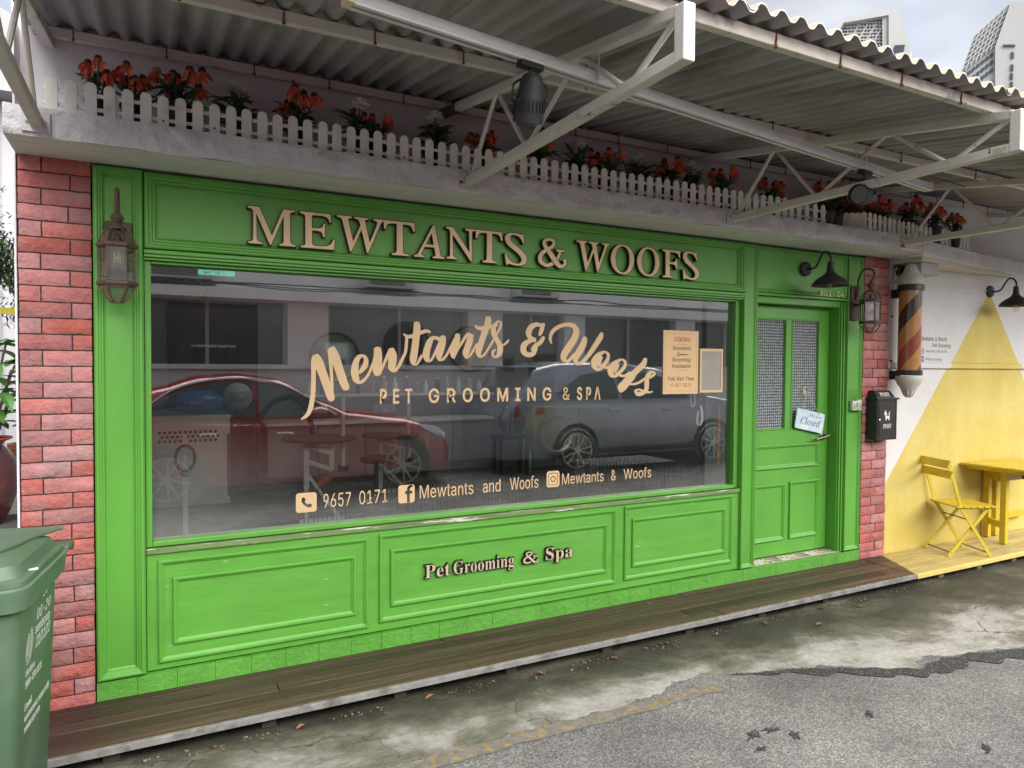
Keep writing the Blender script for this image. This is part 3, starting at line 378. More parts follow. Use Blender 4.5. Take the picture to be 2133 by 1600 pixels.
def add_loops(mb, loops, O, U, V, d=.002, mi=0, back=False):
    """filled shape in plane O + u*U + v*V, extruded by d along -N (towards the viewer)"""
    O, U, V = Vector(O), Vector(U), Vector(V); N = U.cross(V).normalized()
    P = lambda p, h: O+U*p[0]+V*p[1]+N*h
    for g in groups(loops):
        fl = [p for l in g for p in l]; tri = tessellate_polygon([[Vector((p[0],p[1],0)) for p in l] for l in g])
        mb.add([P(p, d) for p in fl], [t if ((fl[t[1]][0]-fl[t[0]][0])*(fl[t[2]][1]-fl[t[0]][1])-(fl[t[1]][1]-fl[t[0]][1])*(fl[t[2]][0]-fl[t[0]][0])) > 0 else t[::-1] for t in tri], mi)
        for l in g:
            n = len(l); mb.add([P(p, 0) for p in l]+[P(p, d) for p in l], [(i,(i+1)%n,n+(i+1)%n,n+i) for i in range(n)], mi if not isinstance(back, int) or back is False else back)
def layout(s, font='sans', gap=0., space=.26):
    g = GLY[font]; x = 0.; out = []
    for ch in s:
        if ch == ' ': x += space; continue
        a, L_ = g[ch]; out.append((ch, [[(p[0]/1000+x, p[1]/1000) for p in l] for l in L_])); x += a/1000+gap
    return out
def fit(gl, x0, x1, z0, cap, ref=None, shear=0.):
    xs = [p[0] for _, ls in gl for l in ls for p in l]; mn, mx = min(xs), max(xs); k = (x1-x0)/(mx-mn); h = ref or 1.
    kz = cap/h
    return [(c, [[(x0+(p[0]-mn)*k+shear*p[1]*kz, z0+p[1]*kz) for p in l] for l in ls]) for c, ls in gl]
CAP = {'sans': max(p[1] for l in GLY['sans']['E'][1] for p in l)/1000, 'serif': max(p[1] for l in GLY['serif']['P'][1] for p in l)/1000}
def text_mb(mb, s, x0, x1, z0, cap, y, font='sans', d=.0012, gap=0., mi=0, shear=0., space=.26):
    for c, ls in fit(layout(s, font, gap, space), x0, x1, z0, cap, CAP[font], shear): add_loops(mb, ls, (0,y,0), (1,0,0), (0,0,1), d, mi)
    return mb
def text_plane(mb, s, O, U, V, w, cap, font='sans', d=.001, gap=0., shear=0., mi=0, space=.26):
    for c, ls in fit(layout(s, font, gap, space), 0, w, 0, cap, CAP[font], shear): add_loops(mb, ls, O, U, V, d, mi)
    return mb
def circ(cx, cz, r, n=20, sx=1.): return [(cx+r*sx*cos(2*pi*k/n), cz+r*sin(2*pi*k/n)) for k in range(n)]
def rrect(x0, x1, z0, z1, r, n=4):
    out = []
    for cx, cz, a in ((x1-r,z1-r,0),(x0+r,z1-r,90),(x0+r,z0+r,180),(x1-r,z0+r,270)):
        out += [(cx+r*cos(radians(a+90*k/n)), cz+r*sin(radians(a+90*k/n))) for k in range(n+1)]
    return out
def stroke_loop(pts, k=5):
    """pts (x, z, width) -> closed outline"""
    S = catmull(pts, k); Lf, Rt = [], []
    for i, (x, z, w) in enumerate(S):
        a, b = S[max(i-1,0)], S[min(i+1,len(S)-1)]; tx, tz = b[0]-a[0], b[1]-a[1]; l = math.hypot(tx, tz) or 1
        Lf.append((x-tz/l*w/2, z+tx/l*w/2)); Rt.append((x+tz/l*w/2, z-tx/l*w/2))
    return Lf, Rt
# ================================================================ SETTING: ground
MOSS = (.045,.045,.03)
def ground_mat():
    m = mat('asphalt', (.125,.122,.119), rough=.85, var=.28, scale=1.1, bump=.006, bscale=170)
    t = m.node_tree; n = t.nodes; p = n['Principled BSDF']; src = p.inputs['Base Color'].links[0].from_socket
    tc = n.new('ShaderNodeTexCoord'); v = n.new('ShaderNodeTexVoronoi'); v.inputs['Scale'].default_value = 165; t.links.new(tc.outputs['Object'], v.inputs['Vector'])
    hs = n.new('ShaderNodeSeparateColor'); t.links.new(v.outputs['Color'], hs.inputs[0])
    r = n.new('ShaderNodeMapRange'); r.inputs['From Min'].default_value = .35; r.inputs['From Max'].default_value = 1; r.inputs['To Min'].default_value = .72; r.inputs['To Max'].default_value = 1.9; t.links.new(hs.outputs[0], r.inputs['Value'])
    mm = n.new('ShaderNodeMix'); mm.data_type = 'RGBA'; mm.blend_type = 'MULTIPLY'; mm.inputs[0].default_value = 1
    t.links.new(src, mm.inputs[6]); t.links.new(r.outputs['Result'], mm.inputs[7])
    # dark tar blotches
    q = n.new('ShaderNodeTexNoise'); q.inputs['Scale'].default_value = 1.7; q.inputs['Detail'].default_value = 8; q.inputs['Roughness'].default_value = .72; t.links.new(tc.outputs['Object'], q.inputs['Vector'])
    k = n.new('ShaderNodeMapRange'); k.inputs['From Min'].default_value = .635; k.inputs['From Max'].default_value = .67; t.links.new(q.outputs['Fac'], k.inputs['Value'])
    m2 = n.new('ShaderNodeMix'); m2.data_type = 'RGBA'; t.links.new(k.outputs['Result'], m2.inputs[0]); t.links.new(mm.outputs[2], m2.inputs[6]); m2.inputs[7].default_value = (.03,.032,.028,1)
    wv = n.new('ShaderNodeTexNoise'); wv.inputs['Scale'].default_value = .55; wv.inputs['Detail'].default_value = 9; wv.inputs['Roughness'].default_value = .7; t.links.new(tc.outputs['Object'], wv.inputs['Vector'])
    pr = n.new('ShaderNodeMapRange'); pr.inputs['From Min'].default_value = .35; pr.inputs['From Max'].default_value = .65; pr.inputs['To Min'].default_value = .72; pr.inputs['To Max'].default_value = 1.2; t.links.new(wv.outputs['Fac'], pr.inputs['Value'])
    m3 = n.new('ShaderNodeMix'); m3.data_type = 'RGBA'; m3.blend_type = 'MULTIPLY'; m3.inputs[0].default_value = 1; t.links.new(m2.outputs[2], m3.inputs[6]); t.links.new(pr.outputs[0], m3.inputs[7])
    t.links.new(m3.outputs[2], p.inputs['Base Color']); return m
def apron_mat():
    m = bpy.data.materials.new('stained_concrete'); m.use_nodes = True; t = m.node_tree; n = t.nodes; p = n['Principled BSDF']; p.inputs['Roughness'].default_value = .8
    tc = n.new('ShaderNodeTexCoord'); mp = n.new('ShaderNodeMapping'); mp.inputs['Scale'].default_value = (.8,1.15,1); t.links.new(tc.outputs['Object'], mp.inputs[0])
    def nz(s, d=8, r=.6, dist=0.):
        q = n.new('ShaderNodeTexNoise'); q.inputs['Scale'].default_value = s; q.inputs['Detail'].default_value = d; q.inputs['Roughness'].default_value = r; q.inputs['Distortion'].default_value = dist; t.links.new(mp.outputs[0], q.inputs['Vector']); return q.outputs['Fac']
    def math_(op, a, b):
        k = n.new('ShaderNodeMath'); k.operation = op
        for i, c in ((0,a),(1,b)):
            if hasattr(c,'links'): t.links.new(c, k.inputs[i])
            else: k.inputs[i].default_value = c
        return k.outputs[0]
    sx = n.new('ShaderNodeSeparateXYZ'); t.links.new(tc.outputs['Object'], sx.inputs[0])
    # algae band along the deck, drying out towards the road
    band = n.new('ShaderNodeMapRange'); band.inputs['From Min'].default_value = -.74; band.inputs['From Max'].default_value = -.40; band.inputs['To Min'].default_value = 0; band.inputs['To Max'].default_value = .42; t.links.new(math_('ADD', sx.outputs['Y'], math_('MULTIPLY', sx.outputs['X'], .085)), band.inputs['Value'])
    lx = n.new('ShaderNodeMapRange'); lx.inputs['From Min'].default_value = 2.2; lx.inputs['From Max'].default_value = .3; lx.inputs['To Max'].default_value = .10; t.links.new(sx.outputs['X'], lx.inputs['Value'])
    f = math_('ADD', math_('SUBTRACT', math_('ADD', math_('MULTIPLY', nz(2.3,12,.68,.25), 1.4), lx.outputs[0]), .46), math_('MULTIPLY', band.outputs['Result'], 1.))
    cr = n.new('ShaderNodeValToRGB'); e = cr.color_ramp.elements
    e[0].position = .12; e[0].color = (.34,.33,.31,1); e[1].position = .85; e[1].color = (.028,.028,.02,1)
    for pos, c in ((.25,(.29,.28,.26,1)),(.37,(.17,.16,.13,1)),(.5,(.09,.088,.062,1)),(.66,(.045,.044,.03,1))): q = e.new(pos); q.color = c
    t.links.new(f, cr.inputs['Fac'])
    g = n.new('ShaderNodeMapRange'); g.inputs['From Min'].default_value = .3; g.inputs['From Max'].default_value = .7; g.inputs['To Min'].default_value = .5; g.inputs['To Max'].default_value = 1.45; t.links.new(nz(30,12,.92), g.inputs['Value'])
    mm = n.new('ShaderNodeMix'); mm.data_type = 'RGBA'; mm.blend_type = 'MULTIPLY'; mm.inputs[0].default_value = 1; t.links.new(cr.outputs[0], mm.inputs[6]); t.links.new(g.outputs[0], mm.inputs[7]); t.links.new(mm.outputs[2], p.inputs['Base Color'])
    wv = n.new('ShaderNodeTexNoise'); wv.inputs['Scale'].default_value = 3.5; wv.inputs['Detail'].default_value = 6; t.links.new(tc.outputs['Object'], wv.inputs['Vector'])
    va = n.new('ShaderNodeVectorMath'); va.operation = 'MULTIPLY_ADD'; t.links.new(wv.outputs['Color'], va.inputs[0]); va.inputs[1].default_value = (.5,.5,0); t.links.new(tc.outputs['Object'], va.inputs[2])
    vo = n.new('ShaderNodeTexVoronoi'); vo.feature = 'DISTANCE_TO_EDGE'; vo.inputs['Scale'].default_value = 1.5; t.links.new(va.outputs[0], vo.inputs['Vector'])
    ck = n.new('ShaderNodeMapRange'); ck.inputs['From Min'].default_value = .002; ck.inputs['From Max'].default_value = .009; t.links.new(vo.outputs['Distance'], ck.inputs['Value'])
    ce = math_('MAXIMUM', ck.outputs[0], math_('GREATER_THAN', nz(1.7,4,.6), .53))
    mc = n.new('ShaderNodeMix'); mc.data_type = 'RGBA'; t.links.new(ce, mc.inputs[0]); mc.inputs[6].default_value = (.05,.048,.04,1); t.links.new(mm.outputs[2], mc.inputs[7]); t.links.new(mc.outputs[2], p.inputs['Base Color'])
    b = n.new('ShaderNodeBump'); b.inputs['Distance'].default_value = .008; t.links.new(nz(70,6,.7), b.inputs['Height']); t.links.new(b.outputs[0], p.inputs['Normal'])
    rr = n.new('ShaderNodeMapRange'); rr.inputs['To Min'].default_value = .85; rr.inputs['To Max'].default_value = .45; t.links.new(f, rr.inputs['Value']); t.links.new(rr.outputs[0], p.inputs['Roughness'])
    return m
M_ASPH = ground_mat(); M_APRON = apron_mat()
g = MB().box(-60, 80, -60, -.2, -.5, 0)
struct(g.build('road', M_ASPH), 'grey asphalt lane with pale aggregate and dark tar blotches')
g = MB().box(-60, 80, -.2, 200, -.5, -.004)
M_DIRT = mat('packed_ground', (.13,.125,.11), .9, .3, 2, .01, 60)
struct(g.build('ground', M_DIRT), 'dark bare ground beneath the shops and behind them')
# apron: thin concrete skin with a ragged outer edge, slightly proud of the asphalt
edge = [(-3,-.96),(-1.5,-.97),(-.5,-.96),(.2,-.97),(.7,-.965),(1.2,-.98),(1.7,-.985),(2.0,-.97),(2.2,-.93),(2.35,-.90),(2.62,-.918),(2.85,-1.03),(3.12,-1.1),(3.3,-1.22),(3.56,-1.35),(3.8,-1.3),(4.1,-1.38),(4.45,-1.45),(5,-1.6),(5.6,-1.58),(6.5,-1.75),(8,-1.8),(12,-1.9)]
E_ = []
for i, (x, y, *_) in enumerate(catmull([(a,b,0) for a,b in edge], 45)):
    E_.append((x, y+.05*noise.noise((x*5,1.3,0))+.028*noise.noise((x*14,4.3,0))+.014*noise.noise((x*37,2.3,0))))
mb = MB(); N = 6; rows = []
for x, y in E_:
    rows.append([(x, -.30+(y+.30)*j/N, .006+.004*noise.noise((x*2,j*.7,0))*(1 if j < N else 0) - (.0045 if j == N else 0)) for j in range(N+1)])
for i in range(len(rows)-1): mb.add(rows[i]+rows[i+1], [(j, j+1, N+2+j, N+1+j)[::-1] for j in range(N)])
struct(mb.build('pavement', M_APRON, smooth=True), 'stained pale concrete strip with mossy patches between deck and asphalt')
# coarse dark tar seam at the right edge of the concrete
mb = MB(); S = [(2.65,-.97,.01),(2.85,-1.05,.04),(3.1,-1.15,.10),(3.35,-1.29,.13),(3.6,-1.40,.12),(3.95,-1.41,.14),(4.4,-1.53,.16),(5,-1.66,.15),(6.,-1.7,.14)]
a_, b_ = [], []
for i, (x, y, w) in enumerate(catmull(S, 24)):
    w *= .8+.6*noise.noise((x*9,2,0)); a_.append((x, y+w/2+.012*noise.noise((x*17,9,0)), .0045)); b_.append((x, y-w/2-.05*noise.noise((x*8,7,0)), .0045))
mb.strip(a_, b_)
M_TAR = mat('coarse_tar', (.028,.028,.027), .8, .5, 30, .02, 70, speck=(.20,.195,.19), speck_lo=.58, speck_scale=110)
struct(mb.build('road_patch', M_TAR), 'dark gravelly tar seam along the concrete edge')
# dark bitumen scabs on the asphalt
for bx, by, bl, bw, br_ in ((2.30,-1.45,.10,.045,.5),(2.40,-1.455,.09,.035,-.2),(2.46,-1.535,.08,.04,.9),(2.92,-1.56,.09,.04,.3),(2.24,-1.545,.06,.03,.1),(3.10,-1.97,.08,.03,.6),(.95,-1.35,.07,.03,.2)):
    pts = []
    for k in range(44):
        a = 2*pi*k/44; r = .42+.5*noise.noise((cos(a)*2.3+bx*9,sin(a)*2.3,1))+.25*noise.noise((cos(a)*7+bx*5,sin(a)*7,2)); r = max(.1, r)
        u, v = bl*r*cos(a), bw*r*sin(a); pts.append((bx+u*cos(br_)-v*sin(br_), by+u*sin(br_)+v*cos(br_), .0035))
    struct(MB().add([(bx,by,.0055)]+pts, [(0,1+k,1+(k+1)%44) for k in range(44)]).build('road_patch', M_TAR), 'small dark bitumen scab on the asphalt')
# worn yellow line
mb = MB(); a_, b_ = [], []
for x in [v*.03 for v in range(-40,84)]:
    y = -1.015+.012*noise.noise((x*1.4,3,0))-.02*(x-.9); a_.append((x, y+.04+.02*noise.noise((x*8,8,0)), .0035)); b_.append((x, y-.04+.02*noise.noise((x*7,5,0)), .0035))
mb.strip(a_, b_)
M_YL = mat('worn_yellow_line', (.27,.19,.06), .85, .35, 20, .006, 170, col2=(.15,.147,.143), c2scale=34, c2lo=.40, c2hi=.50)
struct(mb.build('road_line', M_YL), 'worn yellow road line mostly rubbed away')

# deck: individual boards with gaps, joists below
M_WOOD = mat('wet_deck_wood', (.056,.031,.022), .46, .4, 3, .004, 30, island=.45, col2=(.09,.066,.048), c2scale=2.5, c2lo=.48, c2hi=.7, stretch=(.5,10,3), speck=(.33,.30,.26), speck_lo=.70, speck_scale=9)
M_WEDGE = mat('worn_grey_edging', (.22,.215,.215), .75, .3, 12, .004, 60, col2=(.12,.11,.10), c2scale=11, c2lo=.48, c2hi=.68)
M_YDECK = mat('yellow_painted_boards', (.44,.34,.12), .6, .15, 4, .003, 40, island=.1, col2=(.24,.21,.14), c2scale=5, c2lo=.52, c2hi=.72, stretch=(.5,4,1))
M_YEDGE = mat('yellow_painted_edge', (.62,.50,.17), .6, .12, 6, .002, 50)
def deck(name, x0, x1, m, me, lab, slant=None, jx=(1.4,2.9,.5,2.2)):
    mb = MB(); ys = [-.468,-.372,-.276,-.180,-.086,-.004]
    for i in range(5):
        ya, yb = ys[i]+.004, ys[i+1]-.004; cuts = [x0]+sorted(c for c in (jx[i%4], jx[(i+2)%4]+2.6) if x0 < c < x1)+[x1]
        for a, b in zip(cuts, cuts[1:]):
            dz = random.uniform(-.0025,.0025)
            sa = lambda y: a if a != x0 or not slant or slant > 0 else x0+slant_off(y)
            sb = lambda y: b if b != x1 or not slant or slant < 0 else x1+slant_off(y)
            g_ = .0015
            mb.add([(sa(ya)+g_,ya,.055),(sb(ya)-g_,ya,.055),(sb(yb)-g_,yb,.055),(sa(yb)+g_,yb,.055),(sa(ya)+g_,ya,.08+dz),(sb(ya)-g_,ya,.08+dz),(sb(yb)-g_,yb,.08+dz),(sa(yb)+g_,yb,.08+dz)],
                   [(0,3,2,1),(4,5,6,7),(0,1,5,4),(1,2,6,5),(2,3,7,6),(3,0,4,7)])
    o = mb.build(name, m, bevel=.0015, seg=1); struct(o, lab)
    e = MB().box(x0, x1+(slant_off(-.49) if slant and slant > 0 else 0), -.492, -.470, .054, .083).build('edging', me, o, bevel=.002, seg=1)
    j = MB()
    for k in range(int((x1-x0)/.6)): j.box(x0+.2+k*.6, x0+.26+k*.6, -.45, -.02, -.0, .054)
    j.build('joist', mat(name+'_joist', (.05,.04,.03), .9, .3, 8), o)
    return o
slant_off = lambda y: -.26*(y+.49)/.49*0.96 + .0
deck('brown_deck', -2.2, 4.965, M_WOOD, M_WEDGE, 'dark wet brown timber deck running below the green shopfront', None)
# fill piece with the slanted joint, then the yellow deck
def tri_deck():
    ys = [-.468,-.372,-.276,-.180,-.086,-.004]; a, b = MB(), MB()
    xs = lambda y: 5.235+(y+.02)/(-.47)*(-.27)
    for i in range(5):
        ya, yb = ys[i]+.004, ys[i+1]-.004
        for mb, p in ((a, [(4.968,ya),(xs(ya)-.002,ya),(xs(yb)-.002,yb),(4.968,yb)]),):
            mb.add([(x,y,.055) for x,y in p]+[(x,y,.081) for x,y in p], [(0,3,2,1),(4,5,6,7),(0,1,5,4),(1,2,6,5),(2,3,7,6),(3,0,4,7)])
        cuts = [None,5.45+.22*((i*2)%3),6.6+.2*(i%2),9.5]
        for k in range(3):
            l = (lambda y: xs(y)+.002) if k == 0 else (lambda y, c=cuts[k]: c+.0015)
            r = lambda y, c=cuts[k+1]: c-.0015
            p = [(l(ya),ya),(r(ya),ya),(r(yb),yb),(l(yb),yb)]; dz = random.uniform(-.002,.002)
            b.add([(x,y,.055) for x,y in p]+[(x,y,.08+dz) for x,y in p], [(0,3,2,1),(4,5,6,7),(0,1,5,4),(1,2,6,5),(2,3,7,6),(3,0,4,7)])
    struct(a.build('brown_deck_end', M_WOOD, bevel=.0015, seg=1), 'slant cut end of the brown deck at the right brick pillar')
    o = struct(b.build('yellow_deck', M_YDECK, bevel=.0015, seg=1), 'yellow painted timber deck under the yellow chair and table')
    MB().box(4.968, 9.5, -.492, -.470, .05, .083).build('edging', M_YEDGE, o, bevel=.002, seg=1)
    j = MB()
    for k in range(8): j.box(5.3+.5*k, 5.36+.5*k, -.45, -.02, 0, .054)
    j.build('joist', mat('pale_joist', (.25,.21,.1), .9, .3, 8), o)
tri_deck()
# leaf litter and grit along the deck foot
M_LEAF = mat('dry_leaf', (.17,.085,.045), .8, .4, 30, island=.5); M_BIT = mat('pale_grit', (.4,.37,.32), .85, .3, 30, island=.4)
def leaf_mesh(l, w, seed):
    rr = random.Random(seed); mb = MB(); n = 5; a, b, c = [], [], []
    for i in range(n+1):
        t = i/n; ww = w*sin(pi*min(.98,t+.02))**.8; zz = .004+.012*sin(t*3)*rr.uniform(.3,1); a.append((l*(t-.5), ww/2, zz+.006)); b.append((l*(t-.5), 0, zz)); c.append((l*(t-.5), -ww/2, zz+.006))
    mb.strip(a, b); mb.strip(b, c); return mb
lf = tag(leaf_mesh(.055,.028,1).build('dry_leaf', M_LEAF, smooth=True), 'curled reddish dry leaf lying on the concrete by the deck edge', 'leaf', 'dry leaves fallen along the deck')
lf.location = (3.63,-.72,.008)
for x, y in ((2.2,-.56),(3.35,-.55),(2.95,-.555),(4.3,-.54),(4.15,-.62),(3.9,-.53),(4.85,-.73),(1.15,-.53),(.55,-.53),(1.75,-.54),(2.6,-.53),(.2,-.535)):
    o = lf.copy(); COL.objects.link(o); o.location = (x, y, .009); o.rotation_euler = (random.uniform(-.2,.2), random.uniform(-.2,.2), random.uniform(0,6)); k = random.uniform(.5,1); o.scale = (k,k,k)
mb = MB()
for i in range(520):
    x = random.uniform(-.4,5.6); y = -.5-abs(random.gauss(0,.035)); r = random.uniform(.0015,.006); z = .011
    if noise.noise((x*2.3,5,0)) < -.12: continue
    a = random.uniform(0,6); mb.obox((x,y,z), (r*cos(a),r*sin(a),0), (-r*.6*sin(a),r*.6*cos(a),0), (0,0,r*.4))
tag(mb.build('leaf_litter', mat('litter', (.15,.115,.08), .9, .4, 40, island=.7)), 'fine crumbs of leaf and grit swept against the deck foot', 'litter', kind='stuff')

# ================================================================ SHOP BUILDING
GREEN = (.098,.325,.042)
M_GREEN = mat('green_paint', GREEN, .42, .13, 2.6, .0016, 30, col2=(.12,.34,.065), c2scale=3.2, c2lo=.55, c2hi=.8, speck=(.50,.60,.42), speck_lo=.755, speck_scale=44, stretch=(1,1,.5))
def chipped(name, sc, lo, stretch, col=(.62,.62,.56)):
    return mat(name, GREEN, .45, .13, 3, .001, 34, col2=(.12,.34,.065), c2scale=2.4, c2lo=.52, c2hi=.75, speck=col, speck_lo=lo, speck_scale=sc, stretch=stretch)
M_GCHIP = chipped('green_paint_chipped', 9, .69, (.9,1,5))
M_SILL = mat('weathered_sill', (.15,.23,.085), .92, .3, 6, .003, 50, col2=(.60,.59,.53), c2scale=5, c2lo=.60, c2hi=.64, stretch=(.7,6,6))
M_PLAST = mat('lumpy_white_plaster', (.70,.68,.71), .85, .12, 5, .03, 11, col2=(.55,.52,.53), c2scale=4, c2lo=.62, c2hi=.75, speck=(.2,.18,.17), speck_lo=.775, speck_scale=22)
M_SOFF = mat('soffit_paint', (.70,.70,.67), .8, .10, 5, .002, 60, col2=(.62,.62,.6), c2scale=12, c2lo=.63, c2hi=.66, stretch=(.5,4,1))
M_WALL = mat('white_wall_paint', (.76,.735,.77), .85, .06, 2, .004, 14)
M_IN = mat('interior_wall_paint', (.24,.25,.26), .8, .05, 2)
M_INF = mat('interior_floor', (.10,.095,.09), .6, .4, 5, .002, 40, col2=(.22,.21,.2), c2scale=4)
B = thing('shop_building', 'white plastered shop with a green panelled front between two red brick pillars', 'shop building', (-.25,0,.08))
# ---- brick pillars
M_BRICK = mat('red_brick', (.40,.098,.09), .8, .24, 16, .013, 44, island=.22, hue=.006, col2=(.36,.15,.14), c2scale=7, c2lo=.5, c2hi=.66)
M_MORT = mat('dark_mortar_gap', (.06,.045,.04), .95, .2, 10)
def brick(mb, x0, x1, y0, y1, z0, z1, seed):
    """one rock-faced brick slip: front face gridded and roughened, rounded rim"""
    nx, nz = max(3, int((x1-x0)/.022)), 4; e = .0055; vs = []
    for j in range(nz+1):
        for i in range(nx+1):
            u, v = i/nx, j/nz; x = x0+(x1-x0)*u; z = z0+(z1-z0)*v
            edge_ = min(i, nx-i, j, nz-j); y = y0-.004*noise.noise((x*22,z*30,seed))-.002*noise.noise((x*70,z*70,seed))
            if edge_ == 0: y += e; x += .002*noise.noise((z*40,seed,1)); z += .0025*noise.noise((x*25,seed,2))
            vs.append((x,y,z))
    w = nx+1; fs = [(j*w+i, j*w+i+1, (j+1)*w+i+1, (j+1)*w+i) for j in range(nz) for i in range(nx)]
    ring = [i for i in range(nx+1)]+[j*w+nx for j in range(1,nz+1)]+[nz*w+i for i in range(nx-1,-1,-1)]+[j*w for j in range(nz-1,0,-1)]
    b = len(vs); vs += [(vs[k][0], y1, vs[k][2]) for k in ring]; n = len(ring)
    fs += [(ring[(k+1)%n], ring[k], b+k, b+(k+1)%n) for k in range(n)]
    mb.add(vs, fs)
def pillar(x0, x1, split, ztop, rows, z0=.06):
    mb = MB(); h = (ztop-z0)/rows; sd = 0
    for r in range(rows):
        za, zb = z0+h*r+.003, z0+h*(r+1)-.003; off = random.uniform(-.006,.006); s = x0+(x1-x0)*(split if (rows-r)%2 == 0 else 1-split)+off
        for a, b in ((x0+random.uniform(0,.004), s-.003), (s+.003, x1-random.uniform(0,.003))):
            sd += 1; brick(mb, a, b, -.03+random.uniform(-.002,.002), .0, za, zb, sd+x0*77)
    o = mb.build('brick_pillar', M_BRICK, B, smooth=True, auto=50)
    MB().box(x0+.003, x1-.003, -.019, .12, z0-.06, ztop).build('mortar', M_MORT, o)
    return o
p1 = pillar(-.520, -.252, .70, 2.487, 35); tag(p1, 'wide pillar of rough pink and red brick slips at the left end')
p2 = pillar(4.952, 5.262, .60, 2.478, 33); tag(p2, 'narrow red brick pillar right of the door behind the post box')
# ---- side return, upper wall, ledge, interior shell
MB().box(-.533,-.524,-.026,6,0,3.6).build('side_wall', M_WALL, B, bevel=.006)
mb = MB().box(-.523,8.5,.10,.24,2.60,3.9); mb.build('upper_wall', M_WALL, B)
mb = MB()   # lumpy ledge, front face gridded
nx, nz = 420, 8; x0, x1 = -.523, 5.24; vs = []
for j in range(nz+1):
    for i in range(nx+1):
        x = x0+(x1-x0)*i/nx; z = 2.490+.117*j/nz; y = -.306-.010*noise.noise((x*3,z*8,3))-.009*noise.noise((x*11,z*14,5))-.004*noise.noise((x*34,z*34,8))
        if j in (0,nz): y += .004; z += .004*noise.noise((x*6,j,9))
        vs.append((x,y,z))
w = nx+1; mb.add(vs, [(j*w+i,j*w+i+1,(j+1)*w+i+1,(j+1)*w+i) for j in range(nz) for i in range(nx)])
mb.strip([(vs[nz*w+i]) for i in range(w)], [(vs[nz*w+i][0],.10,2.607) for i in range(w)])
mb.strip([(x0,.1,2.49),(x0,.1,2.607)], [(x0,-.302,2.49),(x0,-.302,2.607)]); mb.strip([(x1,-.302,2.49),(x1,-.302,2.607)], [(x1,.1,2.49),(x1,.1,2.607)])
led = mb.build('ledge', M_PLAST, B, smooth=True, auto=60)
mb = MB().strip([(x0,-.302,2.4895),(x1,-.302,2.4895)], [(x0,.1,2.482),(x1,.1,2.482)])
for i in range(1): mb.box(-.5,5.2,-.215,-.209,2.4845,2.4885)
mb.build('soffit', M_SOFF, led)
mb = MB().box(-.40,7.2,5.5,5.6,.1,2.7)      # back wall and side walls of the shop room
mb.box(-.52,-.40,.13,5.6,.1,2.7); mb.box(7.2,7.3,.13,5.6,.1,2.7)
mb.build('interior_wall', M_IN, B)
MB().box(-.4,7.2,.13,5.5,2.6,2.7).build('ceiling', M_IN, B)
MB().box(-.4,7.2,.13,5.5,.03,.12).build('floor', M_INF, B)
# ---- green timber front
O1 = [(0,0),(0,.018),(.006,.026),(.016,.026),(.020,.020),(.026,.020),(.030,.014),(.036,.014),(.040,.004),(.046,0)]     # wide stepped moulding
O2 = [(0,0),(0,.010),(.004,.013),(.012,.013),(.018,.007),(.024,.004),(.027,0)]                                           # panel bead
O3 = [(0,0),(0,.012),(.004,.016),(.010,.016),(.014,.010),(.020,.010),(.024,.003),(.030,0)]
def pil(x0, x1, z0, z1, y=-.012, prof=O3):
    mb = MB().box(x0,x1,y,.12,z0,z1); mb.frame(x0+.002,x1-.002,z0+.003,z1-.003,prof,y)
    return mb.build('pilaster', M_GREEN, B, bevel=.0015, seg=1)
pil(-.248,-.050,.165,2.478,-.014,O1); pil(3.668,3.804,.165,2.474); pil(4.764,4.946,.165,2.470,-.012,O3)
fa = MB().box(-.048,3.666,-.004,.12,2.118,2.476); fa.frame(-.046,3.664,2.125,2.470,[(0,0),(0,.03),(.008,.034),(.016,.034),(.02,.026),(.03,.026),(.034,.016),(.044,.016),(.05,.004),(.058,.0)],-.004)
fa.box(-.048,3.666,-.046,-.006,2.100,2.118); fa.box(-.048,3.666,-.036,-.004,2.086,2.0995); fa.box(-.048,3.666,-.02,.03,2.074,2.0855)
fo = fa.build('fascia', M_GREEN, B, bevel=.002, seg=1); tag(fo, 'long green panelled fascia board above the shop window')
fd = MB().box(3.806,4.762,-.004,.12,2.134,2.472); fd.frame(3.808,4.760,2.140,2.468,O3,-.004); fd.box(3.806,4.762,-.022,.02,2.118,2.1335)
fd.build('fascia', M_GREEN, B, bevel=.002, seg=1)
rs = MB().box(-.048,3.666,-.004,.12,.168,.715); rise = rs.build('stall_riser', M_GCHIP, B, bevel=.002, seg=1)
for a, b, z0_, z1_ in ((.0,.995,.200,.682),(1.055,2.600,.215,.690),(2.668,3.603,.222,.702)):
    mb = MB(); mb.frame(a,b,z0_,z1_,O2,-.004); mb.frame(a+.062,b-.066,z0_+.078,z1_-.086,O2,-.004); mb.build('panel_moulding', M_GREEN, rise)
mb = MB(); x = -.248                       # painted rough tile course at the foot
M_GTILE = mat('green_painted_tile', (.094,.31,.040), .55, .15, 6, .008, 34, speck=(.5,.56,.42), speck_lo=.74, speck_scale=16)
while x < 4.94:
    wv = .165+random.uniform(-.004,.004); mb.box(x+.0005, min(x+wv,4.944)-.0005, -.028-random.uniform(0,.002), .10, .078, .160+random.uniform(-.001,.001)); x += wv
mb.build('plinth', M_GTILE, B, bevel=.0014)
